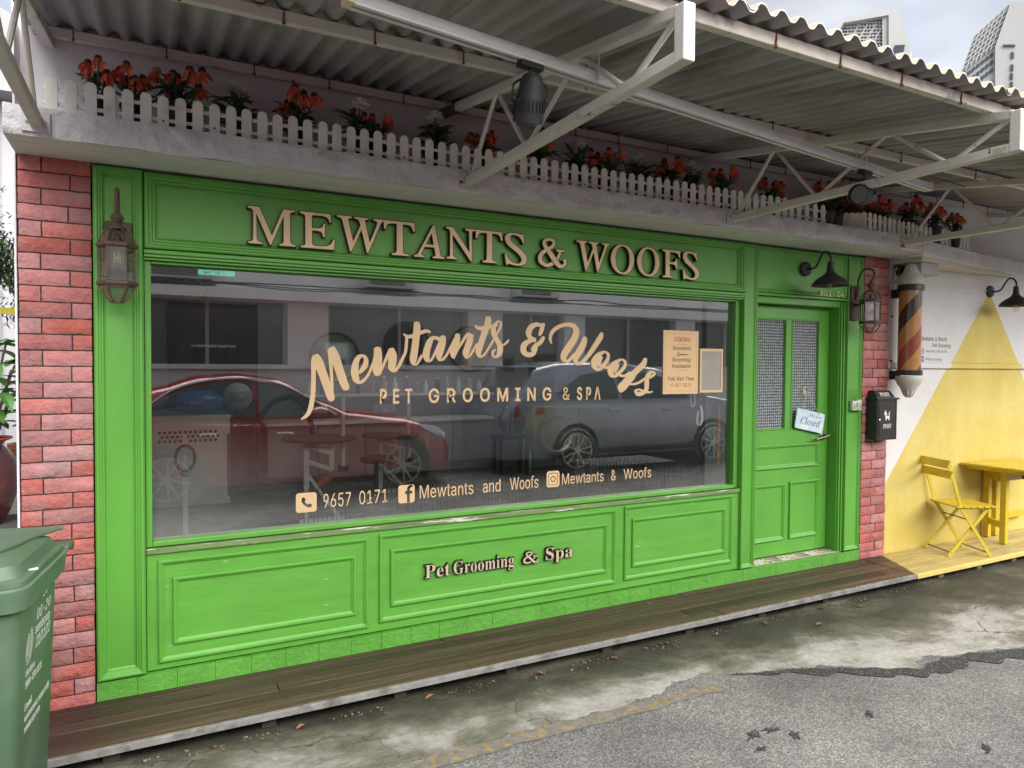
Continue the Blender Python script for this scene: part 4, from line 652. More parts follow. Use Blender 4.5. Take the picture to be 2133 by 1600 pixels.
# ---- window
wf = MB(); G1, G2 = .745, 2.0735
wf.box(-.048,-.022,.004,.10,G1,G2); wf.box(3.628,3.667,.012,.10,G1,G2); wf.box(-.0215,3.6275,.004,.10,2.0605,G2); wf.box(-.0215,3.6275,.006,.10,G1,.768)
win = wf.build('window', M_GREEN, B, bevel=.003); tag(win, 'large plate glass shop window in a green frame')
M_GLASS = glass('shop_glass', 3.9, (.90,.93,.92), dust=.2)
mb = MB(); mb.add([(-.0215,.050,.769),(3.6275,.050,.769),(3.6275,.050,2.06),(-.0215,.050,2.06)], [(0,1,2,3)])
gl = mb.build('pane', M_GLASS, win)
sl = MB().box(-.048,3.664,-.018,.004,.716,.742); sl.build('sill', M_SILL, win, bevel=.003)
mb = MB().box(3.6285,3.66,.101,.30,.12,2.5); mb.build('reveal', mat('white_reveal_paint', (.6,.62,.6), .7, .05, 4), win)
# ---- door
dr = MB(); D0, D1, DB, DT, DY = 3.862, 4.712, .178, 2.062, .10
def slab(a, b, c, d, mb=dr): mb.box(a,b,DY,DY+.04,c,d)
gx = ((3.925,4.236),(4.296,4.600)); gz = (1.130,1.965)
slab(D0,gx[0][0],DB,DT); slab(gx[0][1],gx[1][0],gz[0],gz[1]); slab(gx[1][1],D1,DB,DT); slab(gx[0][0],gx[1][1],gz[1],DT); slab(gx[0][0],gx[1][1],DB,gz[0])
for a, b in gx: dr.frame(a-.004,b+.004,gz[0]-.004,gz[1]+.004,[(0,0),(.004,.007),(.012,.007),(.016,-.012)],DY)
for a, b, c, d in ((3.915,4.604,.836,1.018),(3.915,4.240,.292,.722),(4.290,4.606,.292,.730)): dr.frame(a,b,c,d,O3,DY)
door = dr.build('door', M_GREEN, B, bevel=.002, seg=1); tag(door, 'green panelled door with two tall patterned glass panes')
M_PAT = glass('patterned_glass', 2.6, (.35,.4,.42), rough=.05, bumpy=46, frost=.75)
for a, b in gx:
    mb = MB(); mb.add([(a,DY+.014,gz[0]),(b,DY+.014,gz[0]),(b,DY+.014,gz[1]),(a,DY+.014,gz[1])], [(0,1,2,3)]); mb.build('pane', M_PAT, door)
M_BRONZE = mat('aged_bronze', (.16,.13,.10), .4, .25, 20, metal=.9)
mb = MB().lathe([(.030,-.0),(.030,-.006),(.024,-.010),(.012,-.012),(.011,-.045)], (4.650,DY,1.065), 20, 'y')
mb.tube([(4.650,DY-.045,1.065),(4.615,DY-.05,1.062),(4.56,DY-.046,1.052),(4.53,DY-.044,1.046)], [.010,.009,.008,.009], 8); mb.tube([(4.650,DY-.045,1.065),(4.675,DY-.05,1.075),(4.69,DY-.05,1.075)], [.01,.008,.006], 8)
mb.build('handle', M_BRONZE, door, smooth=True)
df = MB(); df.box(4.716,4.763,.012,.12,.166,2.116); df.box(3.805,4.7155,.012,.12,2.068,2.1175); df.box(4.722,4.735,-.004,.012,.166,2.11); df.box(4.744,4.758,-.010,.012,.166,2.11)
df.box(3.806,3.858,.06,.12,.166,2.066)
df.build('door_frame', M_GREEN, B, bevel=.003)
mb = MB().box(3.806,4.763,.0,.20,.10,.166); mb.build('threshold', mat('worn_step', (.28,.27,.2), .8, .3, 8, .003, 40), B, bevel=.003)
# encaustic tiles on the step
M_TILE = mat('patterned_tile', (.62,.62,.58), .5, .1, 9, col2=(.34,.16,.04), c2scale=26, c2lo=.52, c2hi=.54, speck=(.06,.07,.05), speck_lo=.60, speck_scale=30)
mb = MB()
for k in range(3): mb.box(3.84+k*.29,3.84+k*.29+.20,.005,.095,.1665,.1705)
mb.build('step_tile', M_TILE, B)
# dark lobby behind the door panes
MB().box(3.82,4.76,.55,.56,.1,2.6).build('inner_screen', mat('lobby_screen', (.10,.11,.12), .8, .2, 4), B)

# ---- lettering on the fascia
M_GOLD = mat('tan_letter_face', (.76,.54,.31), .5, .10, 14, island=.08); M_BLK = mat('black_letter_edge', (.012,.011,.010), .5, .2, 20); M_OUT = mat('black_letter_outline', (.015,.013,.012), .5, .1, 20)
SG = thing('shop_sign', 'raised tan and black capital letters reading MEWTANTS & WOOFS on the fascia', 'sign', (.4,0,2.18))
BX = [('M',.397,.617),('E',.642,.812),('W',.825,1.071),('T',1.072,1.240),('A',1.240,1.412),('N',1.424,1.596),('T',1.603,1.768),('S',1.786,1.926),('&',2.012,2.200),('W',2.273,2.512),('O',2.527,2.703),('O',2.731,2.907),('F',2.934,3.080),('S',3.106,3.244)]
AMP = [[(795,268,26),(792,290,22),(770,345,24),(725,400,28),(670,420,26),(622,385,34),(622,330,34),(665,278,28),(725,232,26),(738,188,26),(696,166,22),(655,192,28),(662,240,32),(712,312,40),(762,390,40),(800,422,28),(838,395,24),(832,352,30)],[(758,268,16),(832,268,16)]]
def offs(l, d):      # grow a closed outline outwards by d
    n = len(l); ar = sum(l[i][0]*l[(i+1)%n][1]-l[(i+1)%n][0]*l[i][1] for i in range(n)); s = 1 if ar > 0 else -1; out = []
    for i in range(n):
        a, b, c = Vector(l[i-1]), Vector(l[i]), Vector(l[(i+1)%n]); d1, d2 = (b-a), (c-b)
        if d1.length < 1e-7 or d2.length < 1e-7: out.append(tuple(b)); continue
        d1.normalize(); d2.normalize(); n1, n2 = Vector((d1.y,-d1.x))*s, Vector((d2.y,-d2.x))*s; m_ = n1+n2
        if m_.length < .3: m_ = n1
        m_.normalize(); k = d/max(.7, m_.dot(n1)); out.append(tuple(b+m_*k))
    return out
ZL, ZH = 2.188, 2.363
for ch, a, b in BX:
    if ch == '&':
        tr = lambda x, y: (a+(x-610)/(850-610)*(b-a), ZH-(y-152)/(438-152)*(ZH-ZL)); kx = (b-a)/240
        parts = []
        for st in AMP:
            Lf, Rt = stroke_loop([(*tr(x,y), w*kx*.95) for x,y,w in st], 6); parts.append((Lf, Rt))
        e = MB(); f = MB()
        for q, (Lf, Rt) in enumerate(parts):
            for mb, g_, y0_, y1_ in ((e,.0045,-.031-.0003*q,-.006),(f,0,-.0318-.0004*q,-.0312)):
                l2 = [tuple(Vector(p)+(Vector(p)-Vector(r)).normalized()*g_) for p, r in zip(Lf,Rt)]; r2_ = [tuple(Vector(r)+(Vector(r)-Vector(p)).normalized()*g_) for p, r in zip(Lf,Rt)]; n = len(l2)
                for i in range(n-1):      # each quad a little deeper than the last, so crossing strokes never share a plane
                    dy = -.00002*i; mb.add([(*(l2[i][:1]),y0_+dy,l2[i][1]),(r2_[i][0],y0_+dy,r2_[i][1]),(r2_[i+1][0],y0_+dy,r2_[i+1][1]),(l2[i+1][0],y0_+dy,l2[i+1][1]),(l2[i][0],y1_,l2[i][1]),(r2_[i][0],y1_,r2_[i][1]),(r2_[i+1][0],y1_,r2_[i+1][1]),(l2[i+1][0],y1_,l2[i+1][1])],[(0,1,2,3),(0,4,5,1),(3,2,6,7),(0,3,7,4),(1,5,6,2)])
    else:
        ls = GLY['roman'][ch][1]; xs = [p[0] for l in ls for p in l]; zs = [p[1] for l in ls for p in l]; ov = .004 if ch in 'OS' else 0
        T = lambda p: (a+(p[0]-min(xs))/(max(xs)-min(xs))*(b-a), ZL-ov+(p[1]-min(zs))/(max(zs)-min(zs))*(ZH-ZL+2*ov))
        LL = [[T(p) for p in l] for l in ls]; L2 = []; L1 = []
        for l in LL:
            dep = sum(pip(l[0], m_) for m_ in LL if m_ is not l)%2; L2.append(offs(l, -.0058 if dep else .0058)); L1.append(offs(l, -.0016 if dep else .0016))
        e = add_loops(MB(), L2, (0,-.006,0), (1,0,0), (0,0,1), .0255) or None
        e = MB(); add_loops(e, L2, (0,-.006,0), (1,0,0), (0,0,1), .0255); f = MB(); add_loops(f, L1, (0,-.0316,0), (1,0,0), (0,0,1), .0012)
    eo = e.build('letter', M_BLK, SG); f.build('letter_face', M_GOLD, eo)
# "Pet Grooming & Spa" on the stall riser
SG2 = thing('riser_sign', 'small raised bronze letters reading Pet Grooming & Spa on the lower panel', 'sign', (1.31,0,.42))
def spaced(words, y, zb, cap, font, edge_mat, face_mat, root, grow, depth, edge_from):
    for s, a, b in words:
        gl_ = fit(layout(s, font, .012), a, b, zb, cap, CAP[font])
        for ch, ls in gl_:
            f = MB(); e = MB(); L2 = []
            for l in ls:
                dep = sum(pip(l[0], m_) for m_ in ls if m_ is not l)%2; L2.append(offs(l, -grow if dep else grow))
            add_loops(e, L2, (0,edge_from,0), (1,0,0), (0,0,1), depth); add_loops(f, [offs(l, .0006*(1 if sum(pip(l[0], m_) for m_ in ls if m_ is not l)%2 else -1)) for l in ls], (0,edge_from-depth-.0003,0), (1,0,0), (0,0,1), .0008)
            eo = e.build('letter', edge_mat, root); f.build('letter_face', face_mat, eo)
M_TAN2 = mat('pale_bronze_face', (.50,.40,.30), .5, .1, 20)
spaced([('Pet',1.308,1.457),('Grooming',1.478,1.862)], -.004, .425, .072, 'serif', M_BLK, M_TAN2, SG2, .0026, .022, -.004)
spaced([('Spa',2.075,2.268)], -.004, .432, .072, 'serif', M_BLK, M_TAN2, SG2, .0026, .022, -.004)
e = MB(); f = MB()
for q, st in enumerate(AMP):
    tr = lambda x, y: (1.925+(x-610)/240*.10, .498-(y-152)/286*.072)
    for mb, g_, y0_, y1_ in ((e,1.5,-.026,-.004),(f,.75,-.0268,-.0262)):
        Lf, Rt = stroke_loop([(*tr(x,y), w*.10/240*g_) for x,y,w in st], 6)
        for i in range(len(Lf)-1):
            dy = -.00002*i-.0003*q; mb.add([(Lf[i][0],y0_+dy,Lf[i][1]),(Rt[i][0],y0_+dy,Rt[i][1]),(Rt[i+1][0],y0_+dy,Rt[i+1][1]),(Lf[i+1][0],y0_+dy,Lf[i+1][1]),(Lf[i][0],y1_,Lf[i][1]),(Rt[i][0],y1_,Rt[i][1]),(Rt[i+1][0],y1_,Rt[i+1][1]),(Lf[i+1][0],y1_,Lf[i+1][1])],[(0,1,2,3),(0,4,5,1),(3,2,6,7),(0,3,7,4),(1,5,6,2)])
eo = e.build('letter', M_BLK, SG2); f.build('letter_face', M_TAN2, eo)

# ---- lettering on the window glass
M_VIN = mat('tan_vinyl', (.62,.44,.25), .55, .04, 10)
WL = thing('window_lettering', 'tan brush script Mewtants & Woofs on the glass above PET GROOMING & SPA', 'lettering', (.67,.05,1.3))
mb = MB()
for q, row in enumerate(BRUSH):
    S = catmull(row, 7); y = .0455-.0002*(q%5); n = len(S)
    l, r = [(p[0],p[1]) for p in S], [(p[2],p[3]) for p in S]
    # round caps
    def capped(A, Bp, sgn):
        m_ = ((A[0]+Bp[0])/2,(A[1]+Bp[1])/2); v = (A[0]-m_[0],A[1]-m_[1]); return m_, v
    for i in range(n-1):
        dy = -.000012*i; vs = [(l[i][0],y+dy,l[i][1]),(r[i][0],y+dy,r[i][1]),(r[i+1][0],y+dy,r[i+1][1]),(l[i+1][0],y+dy,l[i+1][1])]
        mb.add(vs+[(v[0],.0492,v[2]) for v in vs], [(0,1,2,3),(0,4,5,1),(3,2,6,7),(0,3,7,4),(1,5,6,2)])
    for i, sg in ((0,-1),(n-1,1)):
        m_, v = capped(l[i], r[i], sg); j = i-sg; d = Vector(((l[i][0]+r[i][0]-l[j][0]-r[j][0]),(l[i][1]+r[i][1]-l[j][1]-r[j][1]))); d = d.normalized()*Vector(v).length*.45 if d.length > 0 else Vector((0,0))
        pts = [(m_[0]+v[0]*cos(a)+d.x*sin(a), m_[1]+v[1]*cos(a)+d.y*sin(a)) for a in [pi*k/8 for k in range(9)]]
        mb.add([(p[0],y-.0006,p[1]) for p in pts], [tuple(range(9))])
mb.build('brush_script', M_VIN, WL)
mb = MB()
for s, a, b in (('PET',1.076,1.254),('GROOMING',1.355,2.146),('SPA',2.337,2.508)): [add_loops((q := MB()), [offs(l, (-1 if sum(pip(l[0], m_) for m_ in ls if m_ is not l)%2 else 1)*.0024) for l in ls], (0,.0492,0), (1,0,0), (0,0,1), .003) or q.build('tagline_letter', M_VIN, WL) for ch, ls in fit(layout(s, 'sans', .30), a, b, 1.392, .076, CAP['sans'])]
text_mb(MB(), '&', 2.231, 2.282, 1.392, .077, .0492, 'sans', .003).build('tagline_letter', M_VIN, WL)
CT = thing('contact_lettering', 'tan telephone number and social media names along the bottom of the window', 'lettering', (.63,.05,.84))
def icon(x0, x1, z0, z1, inner, name):
    mb = MB(); add_loops(mb, [rrect(x0,x1,z0,z1,.014)]+inner, (0,.0492,0), (1,0,0), (0,0,1), .002); return mb.build(name, M_VIN, CT)
def tp(cx, cz, k, pts): return [(cx+x*k, cz+z*k) for x, z in pts]
hand = tp(.684,.883,.0026,[(-9,9),(-7,12),(-3,11),(-1,7),(-3,4),(-1,0),(3,-3),(6,-1),(10,-3),(11,-7),(8,-9),(3,-9),(-4,-4),(-9,3)])
icon(.632,.737,.836,.937,[hand[::-1]],'phone_icon')
fL = tp(1.233,.893,.0027,[(-2,-20),(4,-20),(4,-2),(9,-2),(10,4),(4,4),(4,8),(6,11),(10,11),(10,16),(3,16),(-2,11),(-2,4),(-6,4),(-6,-2),(-2,-2)])
icon(1.178,1.272,.838,.938,[fL],'letter_icon')
mb = MB(); cx, cz = 2.166,.905
add_loops(mb, [rrect(cx-.046,cx+.046,cz-.050,cz+.050,.018), rrect(cx-.034,cx+.034,cz-.038,cz+.038,.013)[::-1]], (0,.0492,0),(1,0,0),(0,0,1),.002)
add_loops(mb, [rrect(cx-.030,cx+.030,cz-.034,cz+.034,.010), circ(cx,cz,.019,18)[::-1]], (0,.0492,0),(1,0,0),(0,0,1),.002)
add_loops(mb, [circ(cx,cz,.013,18)], (0,.0492,0),(1,0,0),(0,0,1),.002); mb.build('camera_icon', M_VIN, CT)
for s, a, b, z in (('9657',.771,.916,.851),('0171',.961,1.116,.852),('Mewtants',1.302,1.630,.856),('and',1.690,1.805,.858),('Woofs',1.868,2.062,.860)):
    text_mb(MB(), s, a, b, z, .072, .0492, 'sans', .002).build('words', M_VIN, CT)
for s, a, b in (('Mewtants',2.231,2.542),('&',2.600,2.640),('Woofs',2.700,2.925)): text_mb(MB(), s, a, b, .866, .066, .0492, 'sans', .002).build('words', M_VIN, CT)
# unit number
NB = thing('unit_number', 'cream number #01-04 fixed to the green board above the door', 'number', (4.45,0,2.14))
M_CREAM = mat('cream_letters', (.70,.66,.52), .5, .05, 10)
text_mb(MB(), '#01-04', 4.447, 4.722, 2.143, .044, -.0135, 'sans', .008, gap=.03).build('digits', M_CREAM, NB)
# ================================================================ AWNING
M_SHEETB = mat('weathered_sheet_underside', (.36,.345,.355), .75, .2, 2.5, .002, 60, col2=(.20,.185,.175), c2scale=1.6, c2lo=.5, c2hi=.7, speck=(.33,.32,.32), speck_lo=.745, speck_scale=14, stretch=(3,.6,1))
M_SHEETT = mat('sunlit_sheet_top', (.42,.38,.27), .7, .15, 3, .002, 60)  # sunlight on the upper face is put into this cream colour
M_STEEL = mat('flaking_white_steel', (.66,.625,.58), .6, .10, 4, .0015, 60, col2=(.30,.27,.23), c2scale=9, c2lo=.6, c2hi=.72, speck=(.13,.06,.03), speck_lo=.68, speck_scale=15)
M_RUST = mat('rust', (.20,.075,.03), .9, .4, 20, .003, 60)
AW = thing('awning', 'grey corrugated awning on white painted steel trusses over the shopfront', 'awning', (1.4,-.9,2.9))
zc = lambda y: 3.0+.163*y          # truss top chord centre line
PIT_, AMP_ = .0915, .0148
def sheet(x0, x1, y0, y1, lift, name='corrugated_sheet'):
    mb = MB(); n = int((x1-x0)/PIT_*10); R = 5; top, bot = [], []
    for i in range(n+1):
        x = x0+(x1-x0)*i/n; ph = 2*pi*x/PIT_; s = sin(ph); a = AMP_*(1.25*s if abs(1.25*s) < .93 else (.93 if s > 0 else -.93)+.0*s)
        for j in range(R+1):
            y = y0+(y1-y0)*j/R; z = zc(y)+.076+lift+a+.0015*noise.noise((x*3,y*4,0)); bot.append((x,y,z)); top.append((x,y,z+.006))
    w = R+1; f = [(i*w+j, (i+1)*w+j, (i+1)*w+j+1, i*w+j+1) for i in range(n) for j in range(R)]
    mb.add(bot, [q[::-1] for q in f], 0); mb.add(top, f, 1)
    mb.add([bot[i*w] for i in range(n+1)]+[top[i*w] for i in range(n+1)], [(i,i+1,n+2+i,n+1+i) for i in range(n)], 0)
    mb.add([bot[j] for j in range(w)]+[top[j] for j in range(w)], [(j,w+j,w+j+1,j+1) for j in range(R)], 0)
    mb.add([bot[n*w+j] for j in range(w)]+[top[n*w+j] for j in range(w)], [(j,j+1,w+j+1,w+j) for j in range(R)], 0)
    return mb.build(name, [M_SHEETB, M_SHEETT], AW, smooth=True, auto=60)
x = -.50; k = 0
while x < 8.6:
    sheet(x, x+PIT_*8.5, -1.945+random.uniform(-.012,.012), .103, .008*(k%2)); x += PIT_*8; k += 1
def purlin(y, name='purlin', x0=-.47, x1=8.7, w=.045, h=.042):
    z = zc(y)+.041; return MB().obox(((x0+x1)/2,y,z), ((x1-x0)/2,0,0), (0,w/2,w/2*.163), (0,-.163*h/2,h/2)).build(name, M_STEEL, AW, bevel=.004)
for y in (.055,-.87,-1.835): purlin(y)
bo_ = []
for y in (.03,-.87,-1.835):
    for k in range(26):
        xb = -.3+k*.366+random.uniform(-.03,.03); zb2 = zc(y)+.041; mb = MB(); yb = y-.024 if y < 0 else y-.02
        mb.tube([(xb,yb,zb2-.032),(xb,yb-.001,zb2+.03)], .0035, 5); mb.lathe([(.007,-.004),(.007,.004)], (xb,yb,zb2-.030), 6); mb.build('hook_bolt', M_RUST, AW)
def truss(x, full=True, xr=None):
    T = MB(); T.bar((x,.10,zc(.10)), (x,-1.93,zc(-1.93)), .04, .04)
    t = T.build('truss', M_STEEL, AW, bevel=.005)
    MB().bar((x,-.30,2.545), (x,-1.955,2.545), .042, .042).build('bottom_chord', M_STEEL, t, bevel=.005)
    MB().obox((x,-1.945,2.612), (.0228,0,0), (0,.0235,0), (0,0,.088)).build('end_post', M_STEEL, t, bevel=.005)
    for a, b in (((-.335,2.545),(-.64,zc(-.64))),((-.64,zc(-.64)),(-.94,2.545)),((-.94,2.545),(-1.36,zc(-1.36))),((-1.36,zc(-1.36)),(-1.66,2.545)),((-1.66,2.545),(-1.935,zc(-1.93)))):
        MB().tube([(x,a[0],a[1]),(x,b[0],b[1])], .0105, 8).build('diagonal', M_STEEL, t, smooth=True)
    mb = MB().box(x-.05,x+.045,-.318,-.309,2.505,2.585)
    for dx in (-.03,.028): mb.lathe([(.008,-.318),(.008,-.326),(.004,-.328)], (x+dx,0,2.545), 8, 'y')
    mb.build('wall_plate', mat('plate_paint', (.6,.59,.58), .7, .2, 20, .003, 40, speck=(.16,.07,.03), speck_lo=.62, speck_scale=20), t)
for x in (-.413,1.433,3.265,5.018,6.85): truss(x)
mb = MB().bar((1.433,.07,zc(.07)-.001), (1.433,-.17,zc(-.17)-.001), .0425, .0425); mb.build('rust_patch', M_RUST, AW)
# cables tied to the wall purlin and hanging loops
M_CABLE = mat('black_cable', (.015,.015,.016), .5, .1, 10)
mb = MB(); mb.tube(catmull([(.62,.03,3.03),(.625,.02,2.97),(.63,.015,2.9),(.632,.01,2.87)],5), .004, 6); mb.lathe([(.0,-.02),(.009,-.01),(.009,.01),(0,.02)], (.632,.01,2.86), 8)
tag(mb.build('hanging_cable', M_CABLE, smooth=True), 'short black cable dangling from the wall purlin above the white flowers', 'cable')
mb = MB(); mb.tube(catmull([(2.60,.02,3.02),(2.615,.0,2.97),(2.605,-.01,2.94),(2.63,-.02,2.88),(2.65,-.03,2.80)],5), .003, 6)
tag(mb.build('hanging_cable', M_CABLE, smooth=True), 'thin bent black wire hanging above the flowers near the middle truss', 'cable')
mb = MB(); mb.tube(catmull([(3.27,-1.23,2.70),(3.27,-1.1,2.66),(3.6,-.95,2.70),(4.2,-.86,2.83),(4.9,-.80,2.84)],6), .004, 6)
tag(mb.build('hanging_cable', M_CABLE, smooth=True), 'slack black cable running from the track light along the right purlin', 'cable')
# ---- track rail with two spotlights
M_RAIL = mat('white_rail', (.70,.70,.72), .4, .06, 8); M_SLOT = mat('black_slot', (.01,.01,.01), .6, .1, 5); M_CREAMP = mat('cream_plastic', (.72,.62,.38), .5, .1, 8)
RA, RB = Vector((.51,-1.58,2.662)), Vector((3.98,-1.115,2.655)); rd = (RB-RA).normalized(); rs_ = rd.cross(Vector((0,0,1))).normalized(); ru = rs_.cross(rd)
RAIL = thing('track_rail', 'long white lighting track hung under the awning trusses', 'light track', tuple((RA+RB)/2))
mb = MB().bar(RA, RB, .044, .030); mb.obox((RA+RB)/2+rs_*.014-ru*.0205, rd*((RB-RA).length/2), rs_*.008, ru*.0055); mb.obox((RA+RB)/2-rs_*.014-ru*.0205, rd*((RB-RA).length/2), rs_*.008, ru*.0055)
mb.build('channel', M_RAIL, RAIL, bevel=.002)
MB().obox((RA+RB)/2-ru*.0165, rd*((RB-RA).length/2-.01), rs_*.0058, ru*.0012).build('slot', M_SLOT, RAIL)
for p, s in ((RA,-1),(RB,1)): MB().obox(p+rd*.012*s, rd*.013, rs_*.024, ru*.024).build('end_cap', M_CREAMP, RAIL, bevel=.003)
for x in (1.433,3.265):
    t = (x-RA.x)/rd.x; p = RA+rd*t; MB().tube([(p.x,p.y-.03,p.z-.02),(p.x,p.y-.03,p.z+.09),(p.x,p.y+.03,p.z+.09),(p.x,p.y+.03,p.z-.02),(p.x,p.y-.03,p.z-.02)], .003, 6).build('tie', M_RAIL, RAIL)
M_SPOT = mat('matt_black_metal', (.010,.010,.012), .62, .15, 12); M_LENS = mat('lamp_lens', (.10,.10,.11), .15, .1, 10)
def spot(x, tilt, yaw, lab):
    t = (x-RA.x)/rd.x; p = RA+rd*t
    o = thing('spotlight', lab, 'spotlight', tuple(p), 'spotlights on the lighting track')
    MB().obox(p-ru*.035, rd*.055, rs_*.02, ru*.016).build('adaptor', M_SPOT, o, bevel=.004)
    MB().tube([p-ru*.05, p-ru*.085], .008, 8).build('stem', M_SPOT, o)
    c = p-Vector((0,0,.172)); R = Matrix.Rotation(yaw, 3, 'Z') @ Matrix.Rotation(tilt, 3, 'X')
    sx = R @ Vector((1,0,0)); yk = MB(); top = p-ru*.085
    yk.tube(catmull([c+sx*.066,c+sx*.070+Vector((0,0,.05)),top+sx*.04-Vector((0,0,.01)),top,top-sx*.04-Vector((0,0,.01)),c-sx*.070+Vector((0,0,.05)),c-sx*.066],4), .005, 6); yk.build('yoke', M_SPOT, o, smooth=True)
    can = MB().lathe([(.0,-.098),(.026,-.098),(.038,-.088),(.047,-.06),(.052,-.02),(.058,.0),(.060,.05),(.0615,.082),(.056,.084),(.053,.06),(0,.055)], c, 24, 'z', rot=R)
    for k in range(24):
        a = 2*pi*k/24; d = R @ Vector((cos(a),sin(a),0)); e = R @ Vector((0,0,1)); f = R @ Vector((-sin(a),cos(a),0)); can.obox(c+d*.060+e*.02, d*.004, e*.022, f*.0022)
    for s in (-1,1): can.lathe([(.012,-.006),(.012,.006)], c+sx*.067*s, 10, 'z', rot=R @ Matrix.Rotation(pi/2,3,'Y'))
    can.build('lamp_can', M_SPOT, o, smooth=True, auto=35)
    MB().lathe([(0,.072),(.052,.070)], c, 20, 'z', rot=R, cap=False).build('lens', M_LENS, o); o.scale = (.87,.87,.87)
    return o
spot(1.145, radians(180+22), radians(-12), 'black spotlight pointing down from the track beside the left truss')
spot(3.30, radians(98), radians(-78), 'black spotlight turned sideways near the right end of the track')

# ================================================================ picket fences and flowers on the ledge
M_PVC = mat('white_picket_plastic', (.83,.81,.75), .5, .08, 8, .001, 40, island=.06, col2=(.60,.57,.48), c2scale=7, c2lo=.55, c2hi=.75)
def picket_panel(mb, p0, p1, n):
    p0, p1 = Vector(p0), Vector(p1); d = (p1-p0); st = d/n; dn = d.normalized(); nn = Vector((0,0,1)).cross(dn)
    for i in range(n):
        c = p0+st*(i+.5)+Vector((random.uniform(-.0015,.0015),random.uniform(-.002,.002),random.uniform(-.002,.001))); w = .0215; h = .132+random.uniform(-.003,.002); pr = [(-w,0),(w,0),(w,h-w)]+[(w*cos(a), h-w+w*sin(a)) for a in [pi*k/6 for k in range(1,6)]]+[(-w,h-w)]
        vs = [c+dn*a+Vector((0,0,b))-nn*.004 for a, b in pr]+[c+dn*a+Vector((0,0,b))+nn*.004 for a, b in pr]; m_ = len(pr)
        mb.add(vs, [tuple(range(m_))[::-1], tuple(range(m_,2*m_))]+[(k,(k+1)%m_,m_+(k+1)%m_,m_+k) for k in range(m_)])
    for z in (.028,.085): mb.obox((p0+p1)/2+Vector((0,0,z))+nn*.008, d/2, nn*.004, Vector((0,0,.0075)))
    return mb
M_HOLE = mat('screw_hole', (.02,.02,.02), .8, .1, 10)
def fence(label, segs, name='picket_fence'):
    o = thing(name, label, 'fence', tuple(segs[0][0]), 'white picket fences on the ledge')
    for p0, p1, n in segs:
        pan = picket_panel(MB(), p0, p1, n).build('fence_panel', M_PVC, o, bevel=.0012, seg=1)
        mb = MB(); d = (Vector(p1)-Vector(p0))/n; nn = Vector((0,0,1)).cross(d.normalized())
        for i in (1, n-2):
            if 0 <= i < n: mb.lathe([(.0045,0),(.0045,.0012)], Vector(p0)+d*(i+.5)+Vector((0,0,.022))-nn*.0052, 8, 'y')
        mb.build('screw', M_HOLE, pan)
Z = 2.612; segs = []; x = -.40; i = 0
while x < 4.16:
    n = 8; x1 = min(4.20, x+n*.0665); y = -.272+random.uniform(-.006,.006); segs.append(((x,y,Z+random.uniform(-.002,.003)),(x1,-.272+random.uniform(-.006,.006),Z+random.uniform(-.002,.003)),n if x1-x > .45 else max(2,int((x1-x)/.0665)))); x = x1+.002
fence('long white plastic picket fence along the ledge front', segs)
segs = [((4.40,-.10,Z),(4.63,-.262,Z),7)]; x = 4.64
while x < 6.1: segs.append(((x,-.262+(x-4.64)*.10,Z),(min(6.2,x+.53),-.262+(min(6.2,x+.53)-4.64)*.10,Z),8)); x += .535
fence('short white picket fence with a folded back end at the right', segs)

M_POT = mat('black_plastic_pot', (.02,.019,.018), .5, .2, 10); M_FOL = mat('artificial_leaf', (.065,.125,.06), .55, .3, 20, island=.45); M_ORG = mat('orange_petal', (.74,.15,.075), .6, .25, 40, island=.35); M_DOME = mat('dark_red_dome', (.09,.022,.018), .7, .3, 50)
M_WHT = mat('white_petal', (.78,.76,.68), .6, .1, 40, island=.2); M_BUDG = mat('green_bud', (.25,.30,.06), .6, .2, 30)
def leaf_blade(mb, base, d, L_, w, droop, upv=Vector((0,0,1)), n=4):
    d = Vector(d).normalized(); s = d.cross(upv); s = s.normalized() if s.length > 1e-4 else Vector((1,0,0)); a, b, c = [], [], []
    for i in range(n+1):
        t = i/n; p = Vector(base)+d*L_*t-upv*droop*L_*t*t; ww = w*sin(pi*(.08+.92*t))**.8 if t < 1 else .001
        a.append(p+s*ww/2+upv*ww*.18); b.append(p); c.append(p-s*ww/2+upv*ww*.18)
    mb.strip(a, b); mb.strip(b, c)
